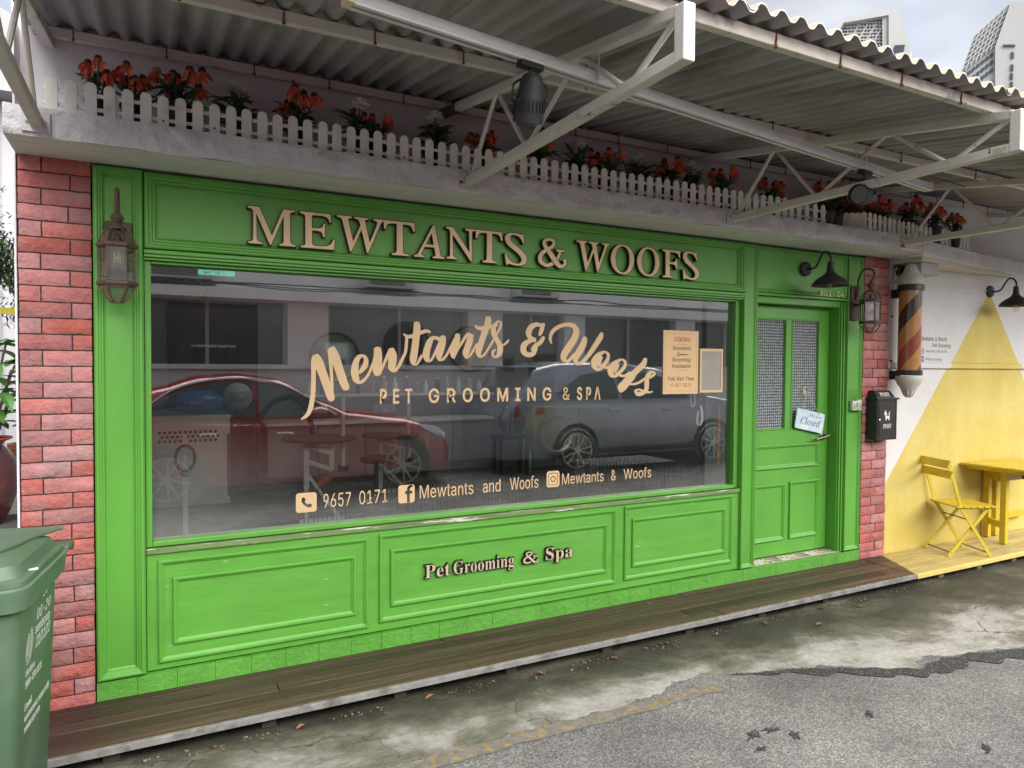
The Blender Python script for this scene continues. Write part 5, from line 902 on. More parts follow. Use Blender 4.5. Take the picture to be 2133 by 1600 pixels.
def plant(kind, seed, label):
    R_ = random.Random(seed); o = thing('potted_flower', label, 'potted flower', (0,0,0), 'potted artificial flowers on the ledge')
    MB().lathe([(.032,0),(.036,.01),(.044,.085),(.048,.088),(.048,.098),(.042,.098),(.04,.08),(0,.078)], (0,0,0), 16).build('pot', M_POT, o, smooth=True)
    fol = MB(); heads = []
    nst = R_.choice((6,7)) if kind == 'orange' else 2
    for i in range(nst):
        a = R_.uniform(0,6.28) if kind != 'orange' else 2*pi*i/nst+R_.uniform(-.4,.4); r = R_.uniform(.02,.062) if kind == 'orange' else .012; h = R_.uniform(.17,.245) if kind == 'orange' else R_.uniform(.20,.225)
        tip = Vector((r*1.35*cos(a), r*.8*sin(a), h)); fol.tube(catmull([(0,0,.08),(tip.x*.4,tip.y*.4,h*.6),tuple(tip)],4), .0028, 5); heads.append((tip,a))
    for i in range(44):
        a = R_.uniform(0,6.28); b = Vector((R_.uniform(-.025,.025),R_.uniform(-.02,.02),R_.uniform(.085,.175))); leaf_blade(fol, b, (cos(a)*1.2,sin(a)*.8,R_.uniform(.1,.9)), R_.uniform(.055,.1), R_.uniform(.018,.03), R_.uniform(.1,.5))
    fol.build('foliage', M_FOL, o, smooth=True)
    for q, (tip, a) in enumerate(heads):
        if kind == 'orange':
            k = R_.uniform(.85,1.15); pm = MB(); ax = (Vector((cos(a)*.35,sin(a)*.35,-1))).normalized(); u = ax.orthogonal().normalized(); w = ax.cross(u); bud = R_.random() < .25
            for j in range(9):
                t = 2*pi*j/9+R_.uniform(-.15,.15); rd_ = u*cos(t)+w*sin(t); spread = R_.uniform(.25,.55) if not bud else .12
                leaf_blade(pm, tip+rd_*.009, ax*.85+rd_*spread, .044*k, .017*k, R_.uniform(-.15,.15), upv=rd_)
            fl = pm.build('flower', M_ORG, o, smooth=True)
            MB().lathe([(0,.012),(.009,.010),(.0135,.002),(.013,-.006),(.0,-.008)], tip-ax*.004, 10).build('flower_dome', M_DOME if not bud else M_BUDG, fl, smooth=True)
        else:
            pm = MB(); c = tip
            for lay, (nn, el, L_) in enumerate(((7,.2,.042),(6,.6,.036),(5,1.1,.028))):
                for j in range(nn):
                    t = 2*pi*j/nn+lay*.4; leaf_blade(pm, c+Vector((0,0,.004*lay)), (cos(t)*cos(el),sin(t)*cos(el),sin(el)), L_, .026, .25, n=4)
            pm.build('flower', M_WHT, o, smooth=True)
    return o
PL = [(-.215,'o'),(-.085,'o'),(.10,'o'),(.34,'w'),(.615,'o'),(.90,'w'),(1.0,'o'),(1.32,'w'),(1.595,'o'),(1.95,'o'),(2.20,'w'),(2.40,'o'),(2.66,'w'),(2.90,'o'),(3.08,'w'),(3.34,'o'),(3.80,'o'),(4.30,'o'),(4.46,'w'),(4.62,'d'),(4.86,'o'),(5.02,'o'),(5.35,'o'),(5.62,'o'),(5.92,'o')]
OT = [plant('orange', 11+i, 'x') for i in range(4)]; WT = [plant('white', 31+i, 'x') for i in range(2)]
olab = ['nodding orange flowers in a black pot nearest the left truss','second cluster of orange flowers from the left end of the ledge','orange flowers in a black pot just left of the first white flower','orange flowers alone between the two leftmost white flowers','orange flowers crowded against the second white flower','orange flowers just left of the first spotlight truss post','orange flowers behind the diagonals of the middle truss','orange flowers between two white flowers right of the middle truss','orange flowers third right of the middle truss','orange flowers left of the single tall grass stalk','pot of orange flowers left of the right truss foot','pot of orange flowers behind the right truss diagonal','dark leafed orange flowers under the sideways spotlight','orange flowers at the folded end of the short fence','orange flowers second in the short fence','orange flowers behind the rightmost truss foot','orange flowers second from the right end of the ledge','rightmost pot of orange flowers on the ledge']
wlab = ['white rosette flower alone near the left end of the ledge','white flower touching a cluster of orange ones','white flower alone left of the middle truss','white flower behind the middle truss bottom chord','white flower under the thin bent wire','white flower between two orange pots in the middle of the ledge','white flower beside the gap between the two fences']
usedO = usedW = 0
for i, (x, k) in enumerate(PL):
    src = WT[usedW%2] if k == 'w' else OT[(usedO*3+i)%4]
    o = copy_tree(src); z = 2.609 if x < 5.24 else 2.609
    o.location = (x, -.13+random.uniform(-.02,.02), z); o.rotation_euler = (0,0,random.uniform(0,6.28)); s = random.uniform(1.08,1.42) if k != 'w' else random.uniform(1.25,1.4); o.scale = (s,s,s)
    if k == 'w': o['label'] = wlab[min(usedW,len(wlab)-1)]; usedW += 1
    else: o['label'] = olab[min(usedO,len(olab)-1)]; usedO += 1
def kill(o):
    for c in list(o.children): kill(c)
    bpy.data.objects.remove(o)
for o in OT+WT: kill(o)
# bare pots standing in the gap between the fences
for x, y, s, lab in ((4.27,-.20,1.25,'bare grey black flower pot in the gap between the two fences'),(4.40,-.17,1.1,'smaller black flower pot beside the folded fence end')):
    tag(MB().lathe([(.036*s,0),(.05*s,.09),(.054*s,.092),(.054*s,.104),(.046*s,.104),(.044*s,.085),(0,.083)], (x,y,2.608), 18).build('flower_pot', mat('grey_black_pot', (.035,.033,.034), .5, .2, 9), smooth=True), lab, 'flower pot')

# ================================================================ WALL LANTERNS
M_RUSTB = mat('rusty_brown_metal', (.105,.062,.045), .6, .25, 25, .0008, 80, col2=(.05,.04,.038), c2scale=14, c2lo=.5, c2hi=.65)
M_LGL = glass('lantern_glass', 2.7, (.86,.88,.85), rough=.05); M_BULB = glass('bulb_glass', 1.6, (.97,.94,.86)); M_FIL = mat('bulb_filament', (.85,.62,.30), .4, .1, 10)
def lantern(label):
    """origin on the wall at plate centre; lantern axis at y=-.145"""
    o = thing('wall_lantern', label, 'wall lantern', (0,0,0), 'brown wall lanterns'); cy = -.148
    MB().box(-.052,.052,-.022,0,-.135,.135).build('back_plate', M_RUSTB, o, bevel=.006)
    arm = MB().tube(catmull([(0,-.02,.02),(0,-.036,.09),(0,-.045,.18),(0,-.075,.245),(0,-.125,.255),(0,-.165,.235),(0,-.175,.20),(0,-.160,.168),(0,cy,.155)],6), .0085, 8); arm.build('arm', M_RUSTB, o, smooth=True)
    MB().lathe([(.006,.165),(.008,.15),(.022,.138),(.027,.128),(.02,.112),(.013,.102),(.016,.094),(.034,.085),(.036,.078)], (0,cy,0), 20).build('finial', M_RUSTB, o, smooth=True)
    H = lambda r, z, k: Vector((r*cos(pi/6+k*pi/3+pi/6), cy+r*sin(pi/6+k*pi/3+pi/6), z))
    fr = MB(); gl_ = MB()
    for k in range(6):
        prev = None; prof = [(.034,.08),(.050,.066),(.062,.045),(.071,.018)]
        for (r0,z0),(r1,z1) in zip(prof, prof[1:]):
            fr.bar(H(r0,z0,k), H(r1,z1,k), .0065, .006); gl_.add([H(r0-.001,z0,k),H(r1-.001,z1,k),H(r1-.001,z1,k+1),H(r0-.001,z0,k+1)], [(0,1,2,3)])
        fr.bar(H(.068,.0,k), H(.068,-.145,k), .007, .007); gl_.add([H(.066,.0,k),H(.066,-.145,k),H(.066,-.145,k+1),H(.066,.0,k+1)], [(0,1,2,3)])
        prof = [(.070,-.165),(.062,-.19),(.046,-.215),(.026,-.235)]
        for (r0,z0),(r1,z1) in zip(prof, prof[1:]):
            fr.bar(H(r0,z0,k), H(r1,z1,k), .0065, .006); gl_.add([H(r0-.001,z0,k),H(r1-.001,z1,k),H(r1-.001,z1,k+1),H(r0-.001,z0,k+1)], [(0,1,2,3)])
        fr.bar(H(.026,-.235,k), H(.026,-.235,k+1), .006, .006)
    fo_ = fr.build('frame', M_RUSTB, o); gl_.build('glass_panel', M_LGL, o)
    for z in (.008,-.155): MB().lathe([(.062,-.011),(.075,-.011),(.082,-.004),(.082,.004),(.075,.011),(.062,.011),(.062,-.011)], (0,cy,z), 6, a0=pi/3, cap=False).build('band', M_RUSTB, o, bevel=.003)
    MB().bar((0,-.02,-.02), (0,cy+.06,-.0), .014, .014).build('bracket', M_RUSTB, o)
    b = MB().lathe([(0,-.088),(.014,-.086),(.021,-.07),(.02,-.04),(.013,-.012),(.012,0)], (0,cy,.0), 14); bo = b.build('bulb', M_BULB, o, smooth=True)
    f = MB()
    for k in range(5): a = 2*pi*k/5; f.tube([(.010*cos(a),cy+.010*sin(a),-.015),(.012*cos(a),cy+.012*sin(a),-.065)], .0014, 5)
    f.build('filament', M_FIL, bo); MB().lathe([(.013,.0),(.013,.05),(.008,.055)], (0,cy,0), 12).build('lamp_holder', M_RUSTB, o, smooth=True)
    return o
l1 = lantern('rusty brown hexagonal wall lantern on the wide left green pilaster'); l1.location = (-.148,-.016,2.098)
l2 = copy_tree(l1); l2.location = (4.838,-.014,2.105); l2['label'] = 'brown hexagonal wall lantern with a looped arm between the door and the brick pillar'

# ================================================================ GOOSENECK LAMPS
M_BLKM = mat('black_enamel', (.022,.020,.021), .5, .15, 15)
def barn(label):
    o = thing('gooseneck_lamp', label, 'wall lamp', (0,0,0), 'black gooseneck wall lamps'); cy = -.225
    MB().lathe([(.050,0),(.054,-.006),(.052,-.022),(.044,-.028),(0,-.03)], (0,0,0), 24, 'y').build('wall_rose', M_BLKM, o, smooth=True)
    MB().tube(catmull([(0,-.025,0),(0,-.065,-.005),(0,-.105,.01),(0,-.135,.06),(0,-.165,.098),(0,-.20,.095),(0,cy,.06),(0,cy,.02)],6), .0075, 8).build('arm', M_BLKM, o, smooth=True)
    MB().lathe([(.010,.03),(.020,.025),(.024,-.03),(.030,-.05),(.044,-.066),(.075,-.085),(.105,-.108),(.126,-.140),(.128,-.146),(.124,-.143),(.100,-.114),(.07,-.092),(.03,-.07),(.018,-.05),(0,-.05)], (0,cy,0), 36).build('shade', M_BLKM, o, smooth=True)
    b = MB().lathe([(0,-.196),(.016,-.192),(.028,-.172),(.028,-.155),(.016,-.12),(.014,-.085)], (0,cy,0), 16).build('bulb', M_BULB, o, smooth=True)
    f = MB()
    for k in range(5): a = 2*pi*k/5; f.tube([(.006*cos(a),cy+.006*sin(a),-.125),(.014*cos(a),cy+.014*sin(a),-.165)], .0015, 5)
    f.build('filament', M_FIL, b); return o
b1 = barn('black gooseneck lamp above the green door'); b1.location = (4.293,-.006,2.334)
b2 = copy_tree(b1); b2.location = (6.690,-.006,2.298); b2['label'] = 'black gooseneck lamp at the tip of the painted yellow triangle'

# ================================================================ BARBER POLE
def pole_mat():
    m = mat('striped_barber_wrap', (.42,.20,.055), .3, .12, 8, stretch=(12,12,.8)); t = m.node_tree; n = t.nodes; p = n['Principled BSDF']; src = p.inputs['Base Color'].links[0].from_socket
    tc = n.new('ShaderNodeTexCoord'); sx = n.new('ShaderNodeSeparateXYZ'); t.links.new(tc.outputs['Object'], sx.inputs[0])
    at = n.new('ShaderNodeMath'); at.operation = 'ARCTAN2'; t.links.new(sx.outputs['Y'], at.inputs[0]); t.links.new(sx.outputs['X'], at.inputs[1])
    a = n.new('ShaderNodeMath'); a.operation = 'DIVIDE'; t.links.new(at.outputs[0], a.inputs[0]); a.inputs[1].default_value = 2*pi
    z = n.new('ShaderNodeMath'); z.operation = 'MULTIPLY_ADD'; t.links.new(sx.outputs['Z'], z.inputs[0]); z.inputs[1].default_value = -1/.62; t.links.new(a.outputs[0], z.inputs[2])
    fr = n.new('ShaderNodeMath'); fr.operation = 'FRACT'; t.links.new(z.outputs[0], fr.inputs[0])
    cr = n.new('ShaderNodeValToRGB'); cr.color_ramp.interpolation = 'CONSTANT'; e = cr.color_ramp.elements
    e[0].position = 0; e[0].color = (1,1,1,1); e[1].position = .26; e[1].color = (.08,.055,.05,1)
    for pos, c in ((.5,(1,1,1,1)),(.76,(.62,.20,.30,1))): q = e.new(pos); q.color = c
    t.links.new(fr.outputs[0], cr.inputs[0]); mm = n.new('ShaderNodeMix'); mm.data_type = 'RGBA'; mm.blend_type = 'MULTIPLY'; mm.inputs[0].default_value = 1; t.links.new(src, mm.inputs[6]); t.links.new(cr.outputs[0], mm.inputs[7])
    mx = n.new('ShaderNodeMix'); mx.data_type = 'RGBA'; t.links.new(cr.outputs[0], mx.inputs[6]); t.links.new(mm.outputs[2], p.inputs['Base Color']); p.inputs['Coat Weight'].default_value = .6; return m
px_, py_ = 5.338, -.152
BP = thing('barber_pole', 'barber pole with faded orange, black and red stripes and cream domed ends', 'barber pole', (px_,py_,1.93))
M_CAPW = mat('cream_cap', (.52,.50,.45), .45, .08, 12); M_BPK = mat('black_trim', (.02,.02,.022), .35, .1, 10)
MB().lathe([(.083,-.36),(.083,.305)], (px_,py_,1.93), 40, cap=False).build('striped_tube', pole_mat(), BP, smooth=True)
for z, s in ((2.238,1),(1.567,-1)):
    MB().lathe([(.088,-.022),(.096,-.022),(.096,.020),(.088,.020)], (px_,py_,z), 40).build('black_ring', M_BPK, BP, bevel=.002)
def cap_(z, s):
    mb = MB(); pr = [(.092,0),(.097,.008),(.095,.035),(.082,.068),(.066,.088),(.064,.096),(.057,.104),(.055,.112)]
    mb.lathe([(r,h*s) for r, h in pr], (px_,py_,z), 36); v = []; n = 36
    flu = MB(); pr2 = [(.050,.112),(.046,.13),(.034,.158),(.018,.172)]
    for r, h in pr2: v += [((r*(1+.07*cos(9*2*pi*k/72)))*cos(2*pi*k/72)+px_, (r*(1+.07*cos(9*2*pi*k/72)))*sin(2*pi*k/72)+py_, z+h*s) for k in range(72)]
    mb.add(v, [(i*72+k,i*72+(k+1)%72,(i+1)*72+(k+1)%72,(i+1)*72+k) for i in range(3) for k in range(72)]+[tuple(range(216,288))])
    mb.build('domed_cap', M_CAPW, BP, smooth=True)
cap_(2.262,1); cap_(1.540,-1)
MB().box(5.285,5.325,-.018,-.004,1.50,2.27).build('back_rail', M_CAPW, BP, bevel=.002)
for z in (2.20,1.545): MB().box(5.288,5.336,-.085,-.018,z-.035,z+.035).build('bracket', M_BPK, BP, bevel=.004)
mb = MB()
for z in (2.02,1.66): mb.lathe([(.008,0),(.008,-.012)], (5.305,-.018,z), 10, 'y')
mb.build('bolt', M_BPK, BP)
# tangled wires and plug above it
mb = MB()
for q in range(6):
    R_ = random.Random(q); P = [(5.285+R_.uniform(-.02,.02),-.02,2.28)]+[(5.30+R_.uniform(-.05,.09),-.05+R_.uniform(-.05,.03),2.33+.03*k+R_.uniform(-.03,.04)) for k in range(5)]+[(5.36,-.04,2.452)]
    mb.tube(catmull(P,6), .0028, 5)
WR = thing('wiring_tangle', 'tangle of loose white wires and a black plug above the barber pole', 'wires', (5.30,-.04,2.4))
mb.build('wire', mat('white_wire', (.6,.58,.55), .5, .1, 9), WR, smooth=True); MB().box(5.30,5.37,-.09,-.03,2.355,2.425).build('plug_box', M_BPK, WR, bevel=.006)

# ================================================================ POST BOX
M_PB = mat('black_powder_coat', (.018,.018,.019), .4, .15, 30, .0004, 200); M_WPR = mat('white_print', (.72,.70,.66), .6, .05, 10); M_BRP = mat('brown_print', (.20,.07,.05), .6, .1, 10); M_CHR = mat('chrome', (.6,.6,.6), .25, .05, 5, metal=1)
PB = thing('post_box', 'black metal post box with a white terrier picture reading POST', 'post box', (5.11,-.03,1.2))
MB().box(4.99,5.236,-.128,-.031,1.035,1.352).build('box', M_PB, PB, bevel=.004)
MB().box(4.978,5.248,-.140,-.03,1.352,1.368).build('rim', M_PB, PB, bevel=.003)
fl = MB(); fl.add([(5.0,-.118,1.368),(5.226,-.118,1.368),(5.226,-.032,1.368),(5.0,-.032,1.368),(5.018,-.082,1.424),(5.208,-.082,1.424),(5.208,-.034,1.424),(5.018,-.034,1.424)], [(0,3,2,1),(4,5,6,7),(0,1,5,4),(1,2,6,5),(2,3,7,6),(3,0,4,7)]); lid = fl.build('flap', M_PB, PB, bevel=.003)
text_plane(MB(), 'POST', (5.056,-.1135,1.3775), (1,0,0), Vector((0,.036,.056)).normalized(), .115, .036, 'serif', .0012).build('lettering', M_WPR, lid)
dm = MB().frame(5.006,5.222,1.055,1.340,[(0,0),(.0,.003),(.004,.003),(.008,.0),(.012,.0),(.016,.0025)],-.1285); dm.box(5.022,5.206,-.1310,-.1285,1.071,1.324); pd = dm.build('door', M_PB, PB)
text_plane(MB(), 'POST', (5.062,-.1312,1.128), (1,0,0), (0,0,1), .098, .034, 'serif', .001).build('lettering', M_WPR, pd)
dog = [(-34,16),(-40,10),(-39,4),(-33,2),(-27,0),(-24,-8),(-24,-18),(-23,-33),(-12,-33),(-11,-24),(-4,-21),(4,-21),(10,-24),(12,-33),(23,-33),(23,-20),(25,-8),(25,4),(27,14),(28,24),(23,23),(20,14),(14,10),(-8,10),(-14,13),(-17,22),(-19,30),(-23,24),(-25,32),(-29,24)]
add_loops((dg := MB()), [[(5.112+x*.00105,1.232+z*.00125) for x,z in dog]], (0,-.1312,0),(1,0,0),(0,0,1),.001); dg.build('dog_picture', M_WPR, pd)
add_loops((dg := MB()), [[(5.112+x*.00105,1.232+z*.00125) for x,z in [(-10,9),(15,9),(18,-2),(12,-7),(-8,-5),(-13,1)]]], (0,-.1323,0),(1,0,0),(0,0,1),.0006); dg.build('saddle_mark', M_BRP, pd)
MB().lathe([(.009,0),(.009,-.005),(.004,-.008)], (5.016,-.129,1.195), 12, 'y').build('lock', M_CHR, pd, smooth=True)
# ---- card holder on the pilaster
CH = thing('card_holder', 'clear plastic holder with name cards screwed to the right green pilaster', 'card holder', (4.86,-.01,1.35))
M_ACR = glass('clear_acrylic', 1.5, (.85,.9,.8)); mb = MB(); mb.add([(4.80,-.016,1.30),(4.90,-.016,1.30),(4.90,-.016,1.432),(4.80,-.016,1.432)], [(0,1,2,3)]); mb.add([(4.805,-.05,1.268),(4.925,-.05,1.268),(4.925,-.058,1.33),(4.805,-.058,1.33)], [(0,1,2,3)]); mb.box(4.803,4.927,-.05,-.014,1.262,1.268); mb.build('holder', M_ACR, CH)
M_CARD = mat('printed_card', (.62,.60,.55), .6, .1, 9, col2=(.22,.30,.36), c2scale=34, c2lo=.5, c2hi=.56)
MB().box(4.812,4.866,-.046,-.020,1.270,1.345).box(4.870,4.920,-.046,-.022,1.270,1.352).build('card', M_CARD, CH)
# ---- closed sign
CS = thing('closed_sign', 'tilted pale blue board reading Sorry we are Closed hanging on the door', 'sign', (4.465,.085,1.2))
M_BLUE = mat('pale_blue_board', (.50,.62,.72), .6, .06, 5, .0008, 60, col2=(.62,.70,.76), c2scale=7, c2lo=.5, c2hi=.6); M_GREYP = mat('grey_print', (.20,.23,.26), .6, .1, 10); M_STR = mat('string', (.50,.45,.36), .9, .1, 30)
U = Vector((.31,0,-.060)).normalized(); V = Vector((.060,0,.31)).normalized(); O = Vector((4.309,.078,1.146)); N_ = U.cross(V)
P3 = lambda u, v, h=0: O+U*u+V*v+N_*h
mb = MB(); c = rrect(0,.312,0,.152,.012); n = len(c); mb.add([P3(*p) for p in c]+[P3(*p,.008) for p in c], [tuple(range(n))[::-1], tuple(range(n,2*n))]+[(i,(i+1)%n,n+(i+1)%n,n+i) for i in range(n)]); mb.build('board', M_BLUE, CS)
mb = MB(); text_plane(mb, 'Closed', P3(.045,.040,.0081), U, V, .215, .058, 'serif', .0008, shear=.30); text_plane(mb, 'Sorry', P3(.135,.108,.0081), U, V, .065, .026, 'sans', .0008, shear=.1); text_plane(mb, 'we are', P3(.215,.108,.0081), U, V, .06, .020, 'sans', .0008); mb.build('lettering', M_GREYP, CS)
mb = MB()
for u in (.06,.25): mb.tube([P3(u,.135,.010), (4.451,.080,1.425)], .0022, 6); mb.lathe([(.006,0),(.006,.004)], P3(u,.137,.006), 8, 'y')
mb.build('string', M_STR, CS, smooth=True)
mb = MB().box(4.435,4.467,.105,.111,1.395,1.455); mb.build('hook_pad', mat('hook_plastic', (.5,.48,.4), .5, .1, 10), CS); MB().tube(catmull([(4.451,.104,1.445),(4.451,.088,1.43),(4.451,.078,1.42),(4.451,.074,1.432)],4), .004, 6).build('hook', M_CHR, CS)
# ---- hiring poster, notice frame, sticker, leads on the glass
M_PAPER = mat('tan_poster_paper', (.68,.46,.25), .6, .05, 3); M_PAPER2 = mat('tan_poster_border', (.58,.38,.19), .6, .05, 3); M_RED = mat('red_print', (.50,.07,.045), .6, .1, 10); M_INK = mat('black_print', (.025,.022,.02), .6, .1, 10)
HP = thing('hiring_poster', 'tan HIRING poster for groomers stuck on the right of the window glass', 'poster', (3.13,.045,1.42))
hx0, hx1, hz0, hz1 = 3.012, 3.318, 1.417, 1.846
MB().box(hx0,hx1,.0435,.0495,hz0,hz1).build('sheet', M_PAPER, HP); add_loops((q := MB()), [rrect(hx0+.014,hx1-.014,hz0+.018,hz1-.018,.004), rrect(hx0+.018,hx1-.018,hz0+.022,hz1-.022,.004)[::-1]], (0,.0434,0),(1,0,0),(0,0,1),.0004); q.build('border', M_PAPER2, HP)
q = MB(); text_mb(q,'HIRING',3.105,3.245,1.772,.032,.0434,'sans',.0008); text_mb(q,'9-657-0171',3.082,3.256,1.464,.026,.0434,'sans',.0008); q.build('red_words', M_RED, HP)
q = MB()
for s, a, b, z in (('Groomers',3.093,3.250,1.715),('Grooming',3.090,3.247,1.637),('Assistants',3.086,3.250,1.594),('Full/ Part Time',3.055,3.281,1.508)): text_mb(q,s,a,b,z,.026,.0434,'sans',.0008)
for z in (1.753,1.578): q.box(3.135,3.215,.0428,.0433,z,z+.0015)
q.tube([(3.16,.0428,1.686),(3.225,.0428,1.684)], .002, 5); q.tube([(3.16,.0428,1.682),(3.225,.0428,1.685)], .002, 5)
for z in (1.678,1.693): add_loops(q, [circ(3.142,z,.009,12), circ(3.142,z,.006,12)[::-1]], (0,.0434,0),(1,0,0),(0,0,1),.0006)
q.build('black_words', M_INK, HP)
NF = thing('notice_board', 'smaller blank grey panel in a tan border right of the HIRING poster', 'notice', (3.44,.045,1.42))
add_loops((q := MB()), [[(3.334,1.424),(3.545,1.424),(3.545,1.728),(3.334,1.728)], [(3.350,1.440),(3.350,1.710),(3.530,1.710),(3.530,1.440)]], (0,.0495,0),(1,0,0),(0,0,1),.006); q.build('border', M_PAPER, NF)
MB().box(3.350,3.530,.0465,.0495,1.440,1.710).build('panel', mat('grey_tape_backing', (.30,.28,.25), .5, .12, 5, col2=(.42,.37,.26), c2scale=5, c2lo=.55, c2hi=.7), NF)
M_LEA = mat('tan_leather', (.36,.15,.075), .6, .15, 20); M_PINK = mat('pink_webbing', (.6,.32,.32), .7, .1, 20); M_WEB = mat('white_webbing', (.62,.6,.58), .7, .1, 20)
CO = thing('dog_collar', 'brown leather dog collar hanging straight down inside the glass', 'dog collar', (3.56,.10,1.38))
mb = MB().box(3.546,3.566,.085,.090,.905,1.33); co = mb.build('strap', M_LEA, CO, bevel=.001); mb = MB()
for k in range(5): mb.lathe([(.0025,0),(.0025,-.0008)], (3.556,.0848,.935+.024*k), 8, 'y')
mb.build('hole', M_INK, co); MB().frame(3.541,3.571,1.315,1.375,[(0,0),(0,.004),(.004,.004),(.004,0)],.084).build('buckle', M_CHR, CO); MB().lathe([(.014,0),(.014,-.006),(.006,-.012)], (3.556,.09,1.405), 12, 'y').build('suction_hook', mat('brass', (.5,.4,.2), .3, .1, 9, metal=.8), CO)
LE = thing('dog_lead', 'looped pink and white dog lead hanging below the HIRING poster', 'dog lead', (3.37,.1,1.4))
MB().tube(catmull([(3.385,.09,1.42),(3.388,.09,1.38),(3.392,.09,1.33)],4), .004, 6).build('clip', M_CHR, LE)
for m_, pts in ((M_WEB,[(3.392,1.33),(3.402,1.28),(3.404,1.23),(3.390,1.195),(3.375,1.19)]),(M_PINK,[(3.375,1.19),(3.362,1.205),(3.360,1.25),(3.368,1.29)])):
    a, b = [], []; [ (a.append((x-.0085,.09,z)), b.append((x+.0085,.09,z))) for x, z, _ in catmull([(x,z,0) for x,z in pts],5)]; mb = MB().strip(a,b); mb.strip([(p[0],.093,p[2]) for p in a],[(p[0],.093,p[2]) for p in b]); mb.build('webbing', m_, LE)
mb = MB().tube(catmull([(3.297,.09,1.415),(3.298,.09,1.36),(3.312,.09,1.325),(3.330,.09,1.335),(3.334,.09,1.37),(3.333,.09,1.415)],6), .003, 6); tag(mb.build('cord_loop', M_WEB, smooth=True), 'thin white cord loop hanging left of the pink lead', 'cord')
# ================================================================ NEIGHBOUR with the yellow mural
def mural():
    m = mat('white_and_yellow_wall', (.66,.65,.66), .75, .07, 3, .004, 20, speck=(.42,.40,.38), speck_lo=.76, speck_scale=9); t = m.node_tree; n = t.nodes; p = n['Principled BSDF']; src = p.inputs['Base Color'].links[0].from_socket
    tc = n.new('ShaderNodeTexCoord'); sx = n.new('ShaderNodeSeparateXYZ'); t.links.new(tc.outputs['Object'], sx.inputs[0])
    def M(op, a, b):
        k = n.new('ShaderNodeMath'); k.operation = op
        for i, c in ((0,a),(1,b)):
            if hasattr(c,'links'): t.links.new(c, k.inputs[i])
            else: k.inputs[i].default_value = c
        return k.outputs[0]
    dx = M('SUBTRACT', sx.outputs['X'], 6.69-6); lft = M('MULTIPLY', M('MINIMUM', dx, 0), 1.176); rgt = M('MULTIPLY', M('MAXIMUM', dx, 0), -1.26)
    lim = M('ADD', M('ADD', lft, rgt), 2.298); f = M('LESS_THAN', sx.outputs['Z'], lim)
    q = n.new('ShaderNodeTexNoise'); q.inputs['Scale'].default_value = 2.1; q.inputs['Detail'].default_value = 10; q.inputs['Roughness'].default_value = .65; t.links.new(tc.outputs['Object'], q.inputs['Vector'])
    cr = n.new('ShaderNodeValToRGB'); cr.color_ramp.elements[0].position = .35; cr.color_ramp.elements[0].color = (.56,.43,.09,1); cr.color_ramp.elements[1].position = .62; cr.color_ramp.elements[1].color = (.64,.53,.17,1); t.links.new(q.outputs['Fac'], cr.inputs[0])
    mx = n.new('ShaderNodeMix'); mx.data_type = 'RGBA'; t.links.new(f, mx.inputs[0]); t.links.new(src, mx.inputs[6]); t.links.new(cr.outputs[0], mx.inputs[7]); t.links.new(mx.outputs[2], p.inputs['Base Color']); return m
NB_ = thing('neighbour_shop', 'white walled unit with a big yellow painted triangle right of the brick pillar', 'shop building', (6,0,0))
M_MUR = mural()
MB().box(5.264,13,0,.12,.0,1.60).build('wall', M_MUR, NB_)
MB().box(5.266,13,-.012,.12,1.648,2.60).build('wall', M_MUR, NB_, bevel=.004)
mb = MB(); mb.box(5.265,13,-.030,.02,1.601,1.6475); mb.box(5.265,13,-.020,.0,2.29,2.31); mb.build('string_course', M_MUR, NB_, bevel=.006)
mb = MB(); a, b = (5.243,-.303), (9.0,.22)
fr = lambda x: -.303+(x-5.243)*.145
mb.add([(5.243,fr(5.243),2.475),(9,fr(9),2.475),(9,.6,2.475),(5.243,.6,2.475),(5.243,fr(5.243),2.590),(9,fr(9),2.590),(9,.6,2.590),(5.243,.6,2.590)], [(0,3,2,1),(4,5,6,7),(0,1,5,4),(1,2,6,5),(2,3,7,6),(3,0,4,7)])
mb.build('ledge', M_PLAST, NB_, bevel=.006)
mb = MB(); mb.add([(5.30,fr(5.3)+.03,2.44),(9,fr(9)+.03,2.44),(9,.6,2.44),(5.30,.6,2.44),(5.30,fr(5.3)+.03,2.4745),(9,fr(9)+.03,2.4745),(9,.6,2.4745),(5.30,.6,2.4745)], [(0,3,2,1),(4,5,6,7),(0,1,5,4),(1,2,6,5),(2,3,7,6),(3,0,4,7)]); mb.build('ledge_lip', mat('cream_trim', (.56,.53,.44), .8, .1, 4), NB_)
MB().box(5.37,5.60,-.215,.0,2.345,2.4385).build('beam_end', mat('grey_beam_paint', (.42,.42,.44), .7, .06, 5, .002, 40), NB_, bevel=.004)
MB().box(5.240,5.2645,-.008,.10,.08,2.44).build('corner_strip', M_WALL, NB_)
